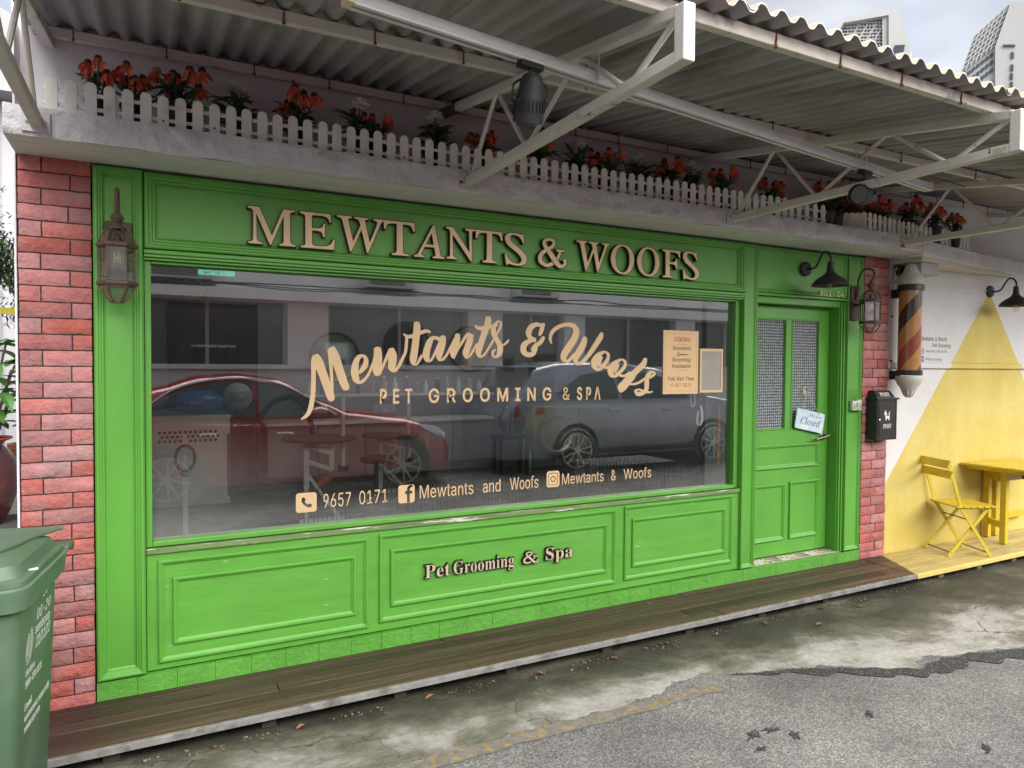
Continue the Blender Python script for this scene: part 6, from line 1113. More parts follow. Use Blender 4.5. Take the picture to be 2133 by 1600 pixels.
# white panelled wall lettering
WT_ = thing('wall_lettering', 'small printed shop name and social media handles on the white wall', 'lettering', (5.9,-.012,1.75))
M_PRK = mat('dark_grey_print', (.035,.035,.04), .6, .1, 10); M_PRG = mat('grey_wall_print', (.16,.16,.17), .6, .1, 10); M_MAG = mat('magenta_icon', (.50,.05,.16), .5, .2, 20); M_NAVY = mat('navy_icon', (.03,.06,.22), .5, .1, 10)
q = MB(); text_mb(q,'Mewtants & Woofs',5.700,6.070,1.835,.036,-.0121,'sans',.0007); text_mb(q,'Pet Grooming',5.87,6.125,1.782,.034,-.0121,'sans',.0007); q.build('shop_name', M_PRK, WT_)
for s, b, z in (('mewtants_and_woofs',6.075,1.737),('MWpetgrooming',6.0,1.668)): text_mb(MB(),s,5.775,b,z,.024,-.0121,'sans',.0006).build('account_name', M_PRG, WT_)
q = MB(); add_loops(q,[rrect(5.70,5.748,1.722,1.770,.012),rrect(5.707,5.741,1.729,1.763,.008)[::-1]],(0,-.0121,0),(1,0,0),(0,0,1),.0006); add_loops(q,[circ(5.724,1.746,.010,14),circ(5.724,1.746,.005,14)[::-1]],(0,-.0121,0),(1,0,0),(0,0,1),.0006); q.build('camera_icon', M_MAG, WT_)
q = MB(); fl2 = tp(5.727,1.682,.00115,[(-2,-20),(4,-20),(4,-2),(9,-2),(10,4),(4,4),(4,8),(6,11),(10,11),(10,16),(3,16),(-2,11),(-2,4),(-6,4),(-6,-2),(-2,-2)])
add_loops(q,[rrect(5.70,5.748,1.656,1.706,.004),fl2],(0,-.0121,0),(1,0,0),(0,0,1),.0006); q.build('letter_icon', M_NAVY, WT_)
# ---- yellow folding chair
M_YEL = mat('yellow_painted_wood', (.60,.44,.03), .45, .14, 9, .001, 50, col2=(.42,.31,.03), c2scale=14, c2lo=.6, c2hi=.75); M_YMET = mat('yellow_painted_steel', (.62,.48,.05), .4, .1, 9)
def chair(label):
    o = thing('folding_chair', label, 'chair', (0,0,0)); u = lambda a, b, z: (a, b, z)
    for s in (-1,1):
        y = s*.155; MB().bar((-.205,y,.775),(-.165,y,.655),.009,.026,(1,0,0)).bar((-.165,y,.655),(-.085,y,.395),.009,.026,(1,0,0)).bar((-.085,y,.395),(.172,y,.004),.009,.026,(1,0,0)).build('upright', M_YMET, o)
        y = s*.140; MB().bar((.150,y,.385),(-.172,y,.004),.009,.026,(1,0,0)).build('rear_leg', M_YMET, o)
        MB().bar((-.115,s*.147,.392),(.20,s*.147,.392),.018,.012).build('seat_rail', M_YMET, o)
    for z, x in ((.750,-.203),(.665,-.176)): MB().obox((x-.012,0,z), (.007,0,-.003), (0,.185,0), (.012,0,.030)).build('back_slat', M_YEL, o, bevel=.003)
    for k in range(6): MB().box(-.13+k*.058,-.13+k*.058+.050,-.172,.172,.398,.411).build('seat_slat', M_YEL, o, bevel=.003)
    mb = MB()
    for p in ((-.15,.03),(.155,.03),(-.02,.30)): mb.tube([(p[0],-.145,p[1]),(p[0],.145,p[1])], .005, 6)
    mb.build('stretcher', mat('dark_wire', (.12,.09,.03), .5, .1, 10), o); return o
ch = chair('yellow slatted folding chair standing on the yellow deck beside the table'); ch.location = (5.893,-.235,.082); ch.rotation_euler = (0,0,radians(-23.6))
TB = thing('gateleg_table', 'yellow slatted folding table against the yellow wall at the right edge', 'table', (6.68,-.28,.082))
mb = MB()
for k in range(6): mb.box(6.30,7.06,-.555+k*.091,-.555+k*.091+.083,.755,.775)
mb.build('table_top', M_YEL, TB, bevel=.003)
for a_ in (6.36,6.96): MB().box(a_,a_+.04,-.52,-.04,.722,.7545).build('batten', M_YEL, TB, bevel=.002)
for x, y in ((6.53,-.262),(6.80,-.045),(6.68,-.045)): MB().box(x-.024,x+.024,y-.024,y+.024,.084,.7215).build('leg', M_YEL, TB, bevel=.003)
MB().bar((6.545,-.25,.655),(6.68,-.06,.655),.022,.085).bar((6.545,-.25,.235),(6.68,-.06,.235),.022,.055).bar((6.80,-.045,.25),(7.3,-.045,.25),.02,.06).bar((6.555,-.262,.665),(7.2,-.262,.665),.022,.07).build('rail', M_YEL, TB, bevel=.002)
MB().box(6.37,6.385,-.49,-.47,.69,.722).build('hook_catch', M_BPK, TB)

# ================================================================ WHEELIE BIN
M_BIN = mat('green_bin_plastic', (.065,.12,.068), .48, .2, 4, .001, 120, col2=(.10,.15,.10), c2scale=3.5, c2lo=.48, c2hi=.68, speck=(.32,.36,.30), speck_lo=.735, speck_scale=20); M_BINP = mat('white_bin_print', (.52,.57,.52), .6, .15, 20, col2=(.2,.27,.2), c2scale=40, c2lo=.6, c2hi=.66)
BN = thing('wheelie_bin', 'dark green wheelie bin with white sembcorp print at the left edge', 'bin', (0,0,0))
def ring(w, d, r, z, n=5):
    return [(x, y, z) for x, y in rrect(-w/2,w/2,-d/2,d/2,r,n)]
mb = MB(); pr = [(.35,.36,.03,.02),(.37,.38,.04,.05),(.40,.42,.045,.45),(.425,.452,.05,.80)]; vs = []; m_ = len(ring(1,1,.1,0))
for w, d, r, z in pr: vs += ring(w,d,r,z)
mb.add(vs, [(i*m_+k,i*m_+(k+1)%m_,(i+1)*m_+(k+1)%m_,(i+1)*m_+k) for i in range(len(pr)-1) for k in range(m_)]+[tuple(range(m_))[::-1]]); mb.build('body', M_BIN, BN, smooth=True)
mb = MB(); pr = [(.43,.457,.05,.795),(.475,.50,.06,.80),(.482,.507,.06,.862),(.47,.495,.055,.868),(.40,.42,.05,.868)]; vs = []
for w, d, r, z in pr: vs += ring(w,d,r,z)
mb.add(vs, [(i*m_+k,i*m_+(k+1)%m_,(i+1)*m_+(k+1)%m_,(i+1)*m_+k) for i in range(len(pr)-1) for k in range(m_)]); mb.build('rim', M_BIN, BN, smooth=True, auto=35)
mb = MB(); pr = [(.465,.49,.05,.869),(.465,.49,.05,.884),(.43,.44,.05,.889),(.41,.40,.05,.922),(.35,.33,.05,.934),(.1,.1,.04,.938)]; vs = []
for w, d, r, z in pr: vs += ring(w,d,r,z)
mb.add(vs, [(i*m_+k,i*m_+(k+1)%m_,(i+1)*m_+(k+1)%m_,(i+1)*m_+k) for i in range(len(pr)-1) for k in range(m_)]+[tuple(range((len(pr)-1)*m_,len(pr)*m_))]); lid = mb.build('lid', M_BIN, BN, smooth=True, auto=35)
c_ = catmull([(-.20,-.17,0),(-.02,-.17,0),(.10,-.12,0),(.15,-.02,0),(.175,.10,0),(.215,.20,0),(.19,.235,0),(-.19,.235,0),(-.21,.1,0)],5); n_ = len(c_); MB().add([(x,y,.934+.0*max(0,y)) for x,y,_ in c_]+[(x,y,.946+.0*max(0,y)) for x,y,_ in c_], [tuple(range(n_))[::-1],tuple(range(n_,2*n_))]+[(i,(i+1)%n_,n_+(i+1)%n_,n_+i) for i in range(n_)]).build('lid_flap', M_BIN, lid, bevel=.004)
MB().box(-.235,.235,.25,.33,.845,.872).build('handle', M_BIN, BN, bevel=.008); MB().tube([(-.235,.325,.855),(.235,.325,.855)], .016, 10).build('handle_bar', M_BIN, BN, smooth=True)
for s in (-1,1): MB().lathe([(.085,-.02),(.095,-.015),(.095,.015),(.085,.02)], (s*.135,.20,.095), 20, 'x').build('wheel', mat('bin_tyre', (.02,.02,.02), .8, .2, 20), BN, smooth=True)
mb = MB().prism([(-.14,.795),(-.095,.795),(-.125,.70),(-.14,.70)], -.232, -.215); mb.build('bracket', M_BIN, BN, bevel=.004)
# print on the right hand face, reading towards the wall
def side(z): return .2003+(z-.45)*(.0125/.35)
U = Vector((0,1,0)); V = Vector((.0355,0,1)).normalized()
def SP(y, z): return Vector((side(z)+.0008, y, z))
text_plane(MB(),'sembcorp',SP(-.04,.665),U,V,.16,.030,'sans',.0008).build('printed_words', M_BINP, BN)
for s, y, z, w in (('Hotline',-.125,.565,.09),('1800-278 6135',-.125,.530,.165),('Email',-.125,.462,.07),('environment_contactus@',-.125,.428,.26),('sembcorp.com',-.125,.394,.16)): text_plane(MB(),s,SP(y,z),U,V,w,.022,'sans',.0006).build('printed_words', M_BINP, BN)
for y, z, w, s in ((.03,.76,.05,'10'),(-.03,.705,.15,'08-20'),(-.03,.620,.15,'21/11/22')): text_plane(MB(),s,SP(y,z),U,V,w,.034,'sans',.0006,shear=.25).build('chalk_number', M_BINP, BN)
q = MB()
for k in range(11):
    z = .600+k*.0095; t = (k-5)/5.5; w = .030*sqrt(max(.05,1-t*t)); c = -.105+.002*k
    for a, b in ((c-w*1.1,c-.004),(c+.001,c+w*1.2)):
        q.add([SP(a,z),SP(b,z),SP(b,z+.0055),SP(a,z+.0055)], [(0,1,2,3)])
q.build('striped_emblem', M_BINP, BN)
BN.location = (-.572,-.825,.012); BN.rotation_euler = (0,0,radians(-7)); BN.scale = (1.05,1.05,1.05)
cg = tag(MB().lathe([(.004,0),(.004,.05)], (0,0,0), 8, 'x').build('cigarette_butt', mat('white_paper_butt', (.7,.66,.56), .7, .1, 20)), 'white cigarette butt lying on the green bin lid', 'litter'); cg.location = (-.385,-.985,.944); cg.rotation_euler = (0,.0,.5)

# ================================================================ LEFT BACKGROUND
GB = thing('white_house', 'white neighbouring building beyond the left brick pillar', 'building', (-4,8,0))
M_WH2 = mat('bright_white_wall', (.33,.33,.36), .8, .05, 2); M_GRF = mat('grey_metal_roof', (.25,.26,.28), .6, .15, 3)
MB().box(-9,-.8,8.5,16,0,5.6).build('wall', M_WH2, GB); MB().prism([(-9.5,5.3),(-.3,5.3),(-.3,5.6),(-4.9,8),(-9.5,5.6)],8.0,16).build('roof', M_GRF, GB)
mb = MB()
for k in range(12): mb.box(-6+k*.5,-5.95+k*.5,8.44,8.5,.2,5.2)
mb.build('cladding_rib', mat('panel_rib', (.42,.43,.46), .6, .1, 5), GB)
pw = tag(MB().box(-.600,-.588,-.05,.0,2.62,3.4).build('blue_conduit', mat('blue_paint', (.05,.14,.55), .5, .1, 10)), 'bright blue vertical conduit on the corner of the shop under the awning', 'pipe')
yb = tag(MB().box(-2.6,-.9,4.4,4.44,2.06,2.12).build('yellow_sign_board', mat('yellow_board', (.75,.6,.03), .5, .1, 5)), 'narrow yellow board behind the tree left of the brick pillar', 'sign')
pst = tag(MB().tube([(-1.52,5.6,0),(-1.52,5.6,3.2)], .03, 10).build('white_post', mat('white_post_paint', (.6,.6,.62), .6, .1, 5)), 'thin white post behind the plants left of the brick pillar', 'post')
M_VASE = mat('maroon_glaze', (.075,.018,.022), .18, .25, 6, col2=(.14,.03,.02), c2scale=5, c2lo=.5, c2hi=.7, coat=.5); M_CLAY = mat('terracotta', (.42,.17,.075), .8, .15, 8, .002, 40); M_BROAD = mat('broad_green_leaf', (.055,.16,.03), .45, .3, 8, island=.5); M_FINE = mat('fine_tree_leaf', (.045,.085,.028), .6, .3, 20, island=.5); M_BARK = mat('bark', (.10,.07,.05), .9, .3, 12, .006, 30)
VS = thing('glazed_vase', 'tall maroon glazed vase standing beyond the bin', 'vase', (-1.16,3.0,0)); vx, vy = -1.175, 3.0
MB().box(-1.75,-.86,2.7,3.35,0,.345).build('stand', mat('dark_plinth', (.08,.07,.06), .9, .3, 8, .006, 30), VS)
MB().lathe([(.095,.35),(.11,.37),(.15,.45),(.205,.62),(.215,.74),(.19,.85),(.13,.93),(.105,.96),(.115,.985),(.165,1.01),(.155,1.012),(.09,.97)], (vx,vy,0), 32).build('body', M_VASE, VS, smooth=True)
MB().lathe([(.150,1.000),(.172,1.012),(.165,1.022),(.14,1.010)], (vx,vy,0), 32, cap=False).build('orange_lip', mat('orange_glaze', (.5,.08,.03), .3, .2, 9), VS, smooth=True)
pl_ = thing('leafy_plant', 'broad leafed green plant growing out of the maroon vase', 'plant', (vx,vy,1.0)); mb = MB(); st = MB(); R_ = random.Random(3)
for i in range(95):
    a = R_.uniform(0,6.28); h = R_.uniform(1.05,1.78); r = R_.uniform(.05,.28); b = Vector((vx+r*cos(a),vy+r*sin(a),h)); leaf_blade(mb, b, (cos(a),sin(a),R_.uniform(-.2,.8)), R_.uniform(.16,.30), R_.uniform(.06,.11), R_.uniform(.2,.7))
    if i % 4 == 0: st.tube(catmull([(vx+.03*cos(a),vy+.03*sin(a),.98),(vx+r*.5*cos(a),vy+r*.5*sin(a),h*.8),tuple(b)],4), .008, 5)
mb.build('foliage', M_BROAD, pl_, smooth=True); st.build('stem', M_BARK, pl_, smooth=True)
for k, (x, y, lab) in enumerate(((-.99,3.6,'orange terracotta pot half hidden behind the maroon vase'),)):
    o = tag(MB().lathe([(.09,.0),(.13,.24),(.15,.245),(.15,.29),(.125,.29),(.12,.25),(0,.25)], (x,y,.62), 24).build('terracotta_pot', M_CLAY, smooth=True), lab, 'flower pot')
tag(MB().box(-1.5,-.7,3.45,3.85,.58,.62).box(-1.45,-1.4,3.5,3.8,0,.58).box(-.8,-.75,3.5,3.8,0,.58).build('plant_bench', M_BARK), 'dark wooden bench carrying the terracotta pot', 'bench')
TR = thing('small_tree', 'fine leafed tree hanging over the left edge beside the brick pillar', 'tree', (-1.9,4.2,0)); mb = MB(); R_ = random.Random(5)
MB().tube(catmull([(-1.9,4.2,0),(-1.88,4.2,1.0),(-1.95,4.15,2.0),(-1.9,4.2,2.9)],5), [.07]*6+[.055]*5+[.04]*5, 8).tube(catmull([(-1.92,4.18,2.2),(-1.6,4.0,2.6),(-1.3,3.9,2.7)],4), .025, 6).build('trunk', M_BARK, TR, smooth=True)
cl = [(Vector((R_.gauss(-1.46,.24),R_.gauss(4.15,.3),R_.gauss(2.56,.22))), R_.uniform(.10,.24)) for _ in range(60)]
for c, r in cl:
    for i in range(150):
        d = Vector((R_.gauss(0,1),R_.gauss(0,1),R_.gauss(0,1))).normalized()*r*R_.uniform(.3,1); leaf_blade(mb, c+d, (R_.gauss(0,1),R_.gauss(0,1),R_.gauss(-.3,.8)), R_.uniform(.04,.075), .02, .2, n=2)
mb.build('crown', M_FINE, TR)

# ================================================================ FAR TOWERS AND RED ROOF
M_TOW = mat('tower_white_cladding', (.44,.44,.43), .6, .05, .05); M_TGR = mat('tower_grey_cladding', (.27,.28,.29), .6, .1, .3); M_TWIN = mat('tower_window', (.06,.075,.09), .25, .3, .4); M_TSLAT = mat('tower_lattice', (.46,.46,.45), .6, .05, .3)
def hull(mb, pts, faces, mi=0): return mb.add(pts, faces, mi)
az = Vector((.857,.515,0)); sidew = Vector((az.y,-az.x,0))     # towards the tower and to its right
def TP(px, py, dist):     # a point seen in direction (px, py) from where the photographer stands, at a distance in metres
    d = fw*1436.6+r2*(px-1066.5)-u2*(py-800); d = d/sqrt(d.x*d.x+d.y*d.y); return Vector((0,-3.5956,1.6))+d*dist
def tower(label, front, side_, base, depth_face):
    pass
T1 = thing('office_tower', 'white office tower with a slanted latticed crown behind the awning edge', 'tower', (125,80,0), 'far white towers')
D = 150
def block(root, name, poly, dist, thick, m):   # facade outline at its own distance, given real depth
    vs = [TP(x,y,dist) for x, y in poly]; n = len(vs); bk = [v+az*thick for v in vs]
    return MB().add(vs+bk, [tuple(range(n))[::-1], tuple(range(n,2*n))]+[(i,(i+1)%n,n+(i+1)%n,n+i) for i in range(n)]).build(name, m, root)
block(T1,'end_wall',[(1851,21),(1872,19),(1897,100),(1897,500),(1850,500)],150,14,M_TOW)
block(T1,'crown_frame',[(1755,38),(1852,20),(1852,31),(1757,47.5)],150,12,M_TOW)
block(T1,'sloping_edge',[(1755,38),(1757,47.5),(1722,100),(1712,100)],150,12,M_TOW)
block(T1,'core',[(1712,106),(1756,50),(1846,36),(1846,500),(1712,500)],153,10,M_TGR)
block(T1,'side_strip',[(1838,36),(1850,31),(1850,500),(1838,500)],150.5,3,M_TSLAT)
mb = MB()
for k in range(11):
    x = 1766+k*6.6; p, q = TP(x,48+max(0,(1776-x))*1.1,151.6), TP(x,420,151.6); mb.bar(p,q,.30,.30,az)
for k in range(10):
    y = 50+k*7; mb.bar(TP(1752+k*-2,y,151.4), TP(1838,y-4,151.4), .22,.22)
for k in range(4): mb.bar(TP(1768+k*17,90,151.3), TP(1790+k*17,50,151.3), .3,.3)
mb.build('lattice', M_TSLAT, T1)
MB().bar(TP(1861,105.5,149.6),TP(1883,104.5,149.6),.4,1.8).build('window', M_TWIN, T1)
T2 = thing('office_tower', 'white office tower with a sloping glass face at the top right corner', 'tower', (132,66,0), 'far white towers')
block(T2,'end_wall',[(2105,6),(2160,2),(2160,400),(2073,400),(2073,97)],150,16,M_TOW)
block(T2,'sloping_face',[(2104,7),(2073,97),(2001,156),(2029,76)],150.6,10,M_TGR)
block(T2,'lower_face',[(2073,98),(2001,157),(1985,400),(2073,400)],150.8,10,M_TOW)
mb = MB()
for k in range(1,7):
    t = k/7; a = (2104+(2073-2104)*t, 7+90*t); b = (2029+(2001-2029)*t, 76+80*t); mb.bar(TP(*a,150.4),TP(*b,150.4),.14,.14)
for k in range(1,7):
    t = k/7; mb.bar(TP(2104+(2029-2104)*t,7+69*t,150.4),TP(2073+(2001-2073)*t,97+59*t,150.4),.14,.14)
mb.build('panel_joint', M_TSLAT, T2)
for x, y, w, h in ((2102,95,25,4.5),(2109,115,6,13),(2108,141,6,13),(2107,159,6,13),(2107,177,6,13),(2106,194,6,13)): block(T2,'window',[(x-w/2,y-h/2),(x+w/2,y-h/2),(x+w/2,y+h/2),(x-w/2,y+h/2)],149.8,.15,M_TWIN)
for k in range(7):
    for j in range(3):
        x0 = 2068-k*9.5; y0 = 108+k*7.6+j*16; block(T2,'window',[(x0,y0),(x0-6.5,y0+5.2),(x0-6.9,y0+12),(x0,y0+8)],150.5,.2,M_TWIN)
RR = thing('red_roofed_building', 'building whose red roof edge shows above the corrugated awning', 'building', (9,7,0))
MB().box(3.0,10.7,6.2,12,0,8.0).build('wall', M_WH2, RR)
mb = MB(); p = [TP(1480,-6,11.5),TP(1752,115,13.4)]; p = [Vector((4.6,5.2,8.35)),Vector((12.4,5.2,6.9))]
mb.add([(2.5,5.9,8.17),(10.95,5.9,8.30),(10.95,9.5,9.6),(2.5,9.5,9.5),(2.5,5.9,7.97),(10.95,5.9,8.10),(10.95,9.5,9.4),(2.5,9.5,9.3)], [(0,1,2,3),(4,7,6,5),(0,4,5,1),(1,5,6,2),(2,6,7,3),(3,7,4,0)]); mb.build('roof', mat('red_roof', (.40,.07,.06), .6, .15, 2), RR)

# ================================================================ ACROSS THE LANE (seen mirrored in the shop glass)
OB = thing('terrace_across', 'white terrace across the lane with dark windows, mirrored in the shop glass', 'building', (3,-7.2,0))
M_OPW = mat('opposite_white_wall', (.80,.795,.80), .85, .08, 1.5, .003, 20); M_OPD = mat('opposite_dark_window', (.035,.042,.045), .25, .2, 2); M_OPF = mat('opposite_frame', (.40,.40,.40), .7, .1, 6)
Y0 = -7.05
wins = [(-2.6,1.75),(2.35,4.7),(5.35,6.6),(7.05,9.2),(9.7,12.5)]
mb = MB(); mb.box(-14,26,Y0-.3,Y0,0,1.60); mb.box(-14,26,Y0-.3,Y0,2.52,3.3); xs = [-14]+[v for w in wins for v in w]+[26]
for a, b in zip(xs[::2], xs[1::2]): mb.box(a,b,Y0-.3,Y0,1.60,2.52)
mb.build('wall', M_OPW, OB)
for a, b in wins:
    f = MB().box(a,b,Y0-.22,Y0-.18,1.60,2.52).build('window', M_OPD, OB); m2 = MB()
    n = max(2,int((b-a)/.9))
    for k in range(n+1): x = a+(b-a-.05)*k/n; m2.box(x,x+.05,Y0-.18,Y0-.12,1.60,2.52)
    m2.build('frame', M_OPF, f)
MB().box(-14,26,Y0,Y0+.09,1.53,1.60).build('sill_band', M_OPW, OB); MB().box(-14,26,Y0,Y0+.45,2.52,2.66).build('canopy_slab', M_OPW, OB)
mb = MB()
for q in range(3):
    P = [(x, Y0+.35+.03*q, 2.70+.05*noise.noise((x*.8,q*3,0))+.02*q) for x in [v*.4 for v in range(-10,28)]]; mb.tube(P, .010, 5)
tag(mb.build('street_cable', M_CABLE, smooth=True), 'bundle of sagging black cables along the terrace across the lane', 'cable')
M_ACW = mat('aircon_casing', (.62,.62,.60), .6, .05, 6); M_ACG = mat('aircon_grille', (.10,.10,.11), .6, .2, 20)
def aircon(x, z, lab):
    o = thing('air_conditioner', lab, 'air conditioner', (x,Y0+.2,z), 'air conditioners across the lane')
    MB().box(x,x+.80,Y0+.02,Y0+.32,z,z+.55).build('casing', M_ACW, o, bevel=.02); mb = MB()
    for k in range(16): mb.box(x+.05,x+.62,Y0+.321,Y0+.328,z+.05+k*.029,z+.067+k*.029)
    mb.build('grille', M_ACG, o); MB().box(x-.03,x+.85,Y0,Y0+.36,z-.05,z-.02).build('bracket', M_OPD, o)
for x, z, lab in ((-.10,2.76,'air conditioner across the lane mirrored in the top left of the glass'),(2.85,2.79,'air conditioner mirrored above the script lettering'),(5.5,2.78,'air conditioner mirrored right of the glass middle')): aircon(x, z, lab)
# ---- parked cars
M_TYRE = mat('tyre_rubber', (.015,.015,.016), .8, .2, 20); M_RIM = mat('alloy_rim', (.50,.51,.53), .3, .1, 8, metal=.9); M_CGL = mat('car_window', (.05,.075,.085), .06, .1, 2); M_CHROME = mat('chrome_trim', (.75,.76,.78), .12, .05, 4, metal=1); M_BLKP = mat('black_plastic', (.02,.02,.022), .5, .1, 9); M_HL = mat('headlight_lens', (.55,.60,.62), .08, .1, 20, metal=.6); M_TL = mat('tail_light', (.42,.03,.03), .15, .2, 20)
def lerp(tab, x):
    if x <= tab[0][0]: return tab[0][1]
    for (a, va), (b, vb) in zip(tab, tab[1:]):
        if x <= b: t = (x-a)/(b-a); t = t*t*(3-2*t)*.5+t*.5; return va+(vb-va)*t
    return tab[-1][1]
def car(name, label, paint, near_y, top, belt, width, x0, x1, wheels, glassp, wr=.325, front=None, extras=None, bottom=.20):
    """faces +x; near_y is the face of the side turned to the shop"""
    W = .90; cy = near_y-W; o = thing(name, label, 'car', ((x0+x1)/2,cy,0), 'parked cars'); mb = MB(); nst = 90; rows = []; tum = .34
    yside = lambda x, z: (W*lerp(width,x))*(1-.0*z)-max(0, z-lerp(belt,x))*tum - (.05*max(0,.42-z)/.42)
    for i in range(nst+1):
        x = x0+(x1-x0)*i/nst; zt, zb_ = lerp(top,x), lerp(belt,x); zs = min(zb_, zt-.02); w = W*lerp(width,x); cab = zt-.06 > zb_
        half = [(w-.06,bottom),(w-.01,bottom+.14),(w+.005,.52),(w,zs-.10),(w-.015,zs-.015)]
        if cab: half += [(yside(x,zs+(zt-.05-zs)*.5),zs+(zt-.05-zs)*.5),(yside(x,zt-.05),zt-.05),(yside(x,zt-.05)-.10,zt-.008),(.35*w,zt+.012),(0,zt+.018)]
        else: half += [(w-.05,zs+.01),(w-.12,zt-.012+.0),(w*.75,zt+.003),(.4*w,zt+.012),(0,zt+.016)]
        sec = [(x,cy+y,z) for y, z in half]+[(x,cy-y,z) for y, z in half[-2::-1]]; rows.append(sec)
    m_ = len(rows[0]); mb.add([p for r in rows for p in r], [(i*m_+k,i*m_+k+1,(i+1)*m_+k+1,(i+1)*m_+k) for i in range(nst) for k in range(m_-1)]+[tuple(range(m_)),tuple(range(nst*m_,nst*m_+m_))[::-1]])
    mb.build('body', paint, o, smooth=True, auto=55)
    S = lambda x, z, e=.008: (x, cy+yside(x,z)+e, z)
    for poly, m_w in glassp:
        k = len(poly); c = (sum(p[0] for p in poly)/k, sum(p[1] for p in poly)/k); mb = MB(); rim = []
        for j in range(k):
            a, b = poly[j], poly[(j+1)%k]
            for t in range(4): rim.append((a[0]+(b[0]-a[0])*t/4, a[1]+(b[1]-a[1])*t/4))
        mb.add([S(*c)]+[S(*p) for p in rim], [(0,1+j,1+(j+1)%len(rim)) for j in range(len(rim))]); mb.build('window', m_w, o)
    for wx in wheels:
        for s in (1,-1):
            yy = cy+s*(W*lerp(width,wx)); wl = MB().lathe([(wr-.06,-.10),(wr-.015,-.10),(wr,-.06),(wr,.045),(wr-.02,.075),(wr-.075,.085),(wr-.085,.06)], (wx,yy-.075*s+.0*s,wr), 32, 'y').build('wheel', M_TYRE, o, smooth=True)
            rm = MB(); yo = yy+.012*s
            rm.lathe([(wr-.082,-.012),(wr-.082,.012),(wr-.10,.012),(wr-.10,-.012),(wr-.082,-.012)], (wx,yo,wr), 32, 'y', cap=False); rm.lathe([(.05,-.015),(.05,.015)], (wx,yo,wr), 14, 'y')
            for k in range(10):
                a = 2*pi*(k//2)/5+(.13 if k%2 else -.13); b_ = 2*pi*(k//2)/5+(.24 if k%2 else -.24); rm.bar((wx+.045*cos(a),yo,wr+.045*sin(a)), (wx+(wr-.09)*cos(b_),yo,wr+(wr-.09)*sin(b_)), .02, .026, (0,1,0))
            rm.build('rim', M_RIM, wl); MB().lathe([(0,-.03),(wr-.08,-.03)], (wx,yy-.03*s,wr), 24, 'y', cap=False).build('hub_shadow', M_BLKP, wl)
            ar = MB()
            if s == 1: ar.lathe([(wr-.01,.0),(wr+.055,.0),(wr+.055,.006),(wr-.01,.006)], (wx,yy+.004,wr+.005), 36, 'y', cap=False); ar.build('wheel_arch', M_BLKP, o)
    for a, b, mtl, nm, r in (extras or []):
        pts = [S(x,z,.012) for x, z in (a if b is None else catmull([(p[0],p[1],0) for p in a],6) if False else a)]; MB().tube(catmull(pts,5), r, 6).build(nm, mtl, o, smooth=True)
    return o, S
M_RED_ = mat('dark_red_car_paint', (.36,.012,.03), .22, .05, 1, coat=1.); M_SIL = mat('silver_blue_car_paint', (.31,.34,.41), .25, .05, 1, coat=1., metal=.3)
topR = [(-1.25,.98),(-.95,1.03),(-.55,1.07),(.0,1.32),(.45,1.45),(.85,1.475),(1.3,1.42),(1.85,1.14),(2.1,1.02),(2.8,.93),(3.25,.82),(3.46,.66),(3.54,.5)]
beltR = [(-1.25,.95),(0,1.0),(1.5,.94),(2.1,.93),(3.54,.6)]
widR = [(-1.25,.86),(-.9,.97),(0,1),(2.6,1),(3.1,.95),(3.4,.82),(3.54,.66)]
rc, S = car('red_sedan', 'dark red saloon parked across the lane, mirrored in the left of the glass', M_RED_, -4.75, topR, beltR, widR, -1.25, 3.54, (.09,2.79),
  [([(-.12,1.06),(.18,1.28),(.55,1.385),(.98,1.405),(1.02,.99),(.1,1.02)],M_CGL),([(1.06,.99),(1.04,1.40),(1.30,1.345),(1.62,1.17),(1.90,.985)],M_CGL)],
  extras=[([(-.18,1.06),(.14,1.30),(.5,1.41),(.9,1.435),(1.28,1.375),(1.62,1.21),(1.95,.985)],None,M_CHROME,'chrome_trim',.013),([(.42,.80),(.50,.81),(.60,.80)],None,M_CHROME,'door_handle',.016),([(1.25,.785),(1.33,.795),(1.43,.785)],None,M_CHROME,'door_handle',.016)])
MB().add([S(3.02,.84,.012),S(3.30,.80,.014),S(3.44,.70,.02),S(3.46,.63,.02),S(3.3,.67,.014),S(3.1,.77,.012)], [(0,1,2,3,4,5)]).build('headlight', M_HL, rc)
MB().lathe([(0,-.10),(.06,-.085),(.085,0),(.06,.09),(0,.10)], (1.72,-4.63,1.02), 14, 'x').build('wing_mirror', M_RED_, rc, smooth=True)
topS = [(4.42,.86),(4.5,1.05),(4.72,1.3),(4.95,1.58),(5.4,1.66),(6.4,1.68),(7.2,1.60),(7.75,1.36),(8.2,1.14),(8.8,1.06),(9.3,.92),(9.5,.6)]
beltS = [(4.42,.80),(4.9,1.10),(6.3,1.06),(8.2,1.05),(9.5,.6)]
widS = [(4.42,.84),(4.7,.95),(5.2,1),(8.6,1),(9.1,.93),(9.5,.7)]
sv, S = car('silver_suv', 'silver grey suv parked across the lane, mirrored in the right of the glass', M_SIL, -4.98, topS, beltS, widS, 4.42, 9.5, (5.56,8.24),
  [([(5.25,1.20),(5.7,1.47),(6.28,1.54),(6.34,1.11),(5.5,1.12)],M_CGL),([(6.42,1.11),(6.36,1.545),(6.95,1.51),(7.3,1.42),(7.75,1.10)],M_CGL)], wr=.345, bottom=.24,
  extras=[([(6.15,.92),(6.25,.93),(6.36,.92)],None,M_CHROME,'door_handle',.016),([(7.2,.92),(7.3,.93),(7.41,.92)],None,M_CHROME,'door_handle',.016),([(5.0,1.635),(6.0,1.665),(7.0,1.60)],None,M_CHROME,'roof_rail',.014),([(5.95,.33),(7.0,.32),(7.85,.33)],None,M_BLKP,'sill_trim',.04)])
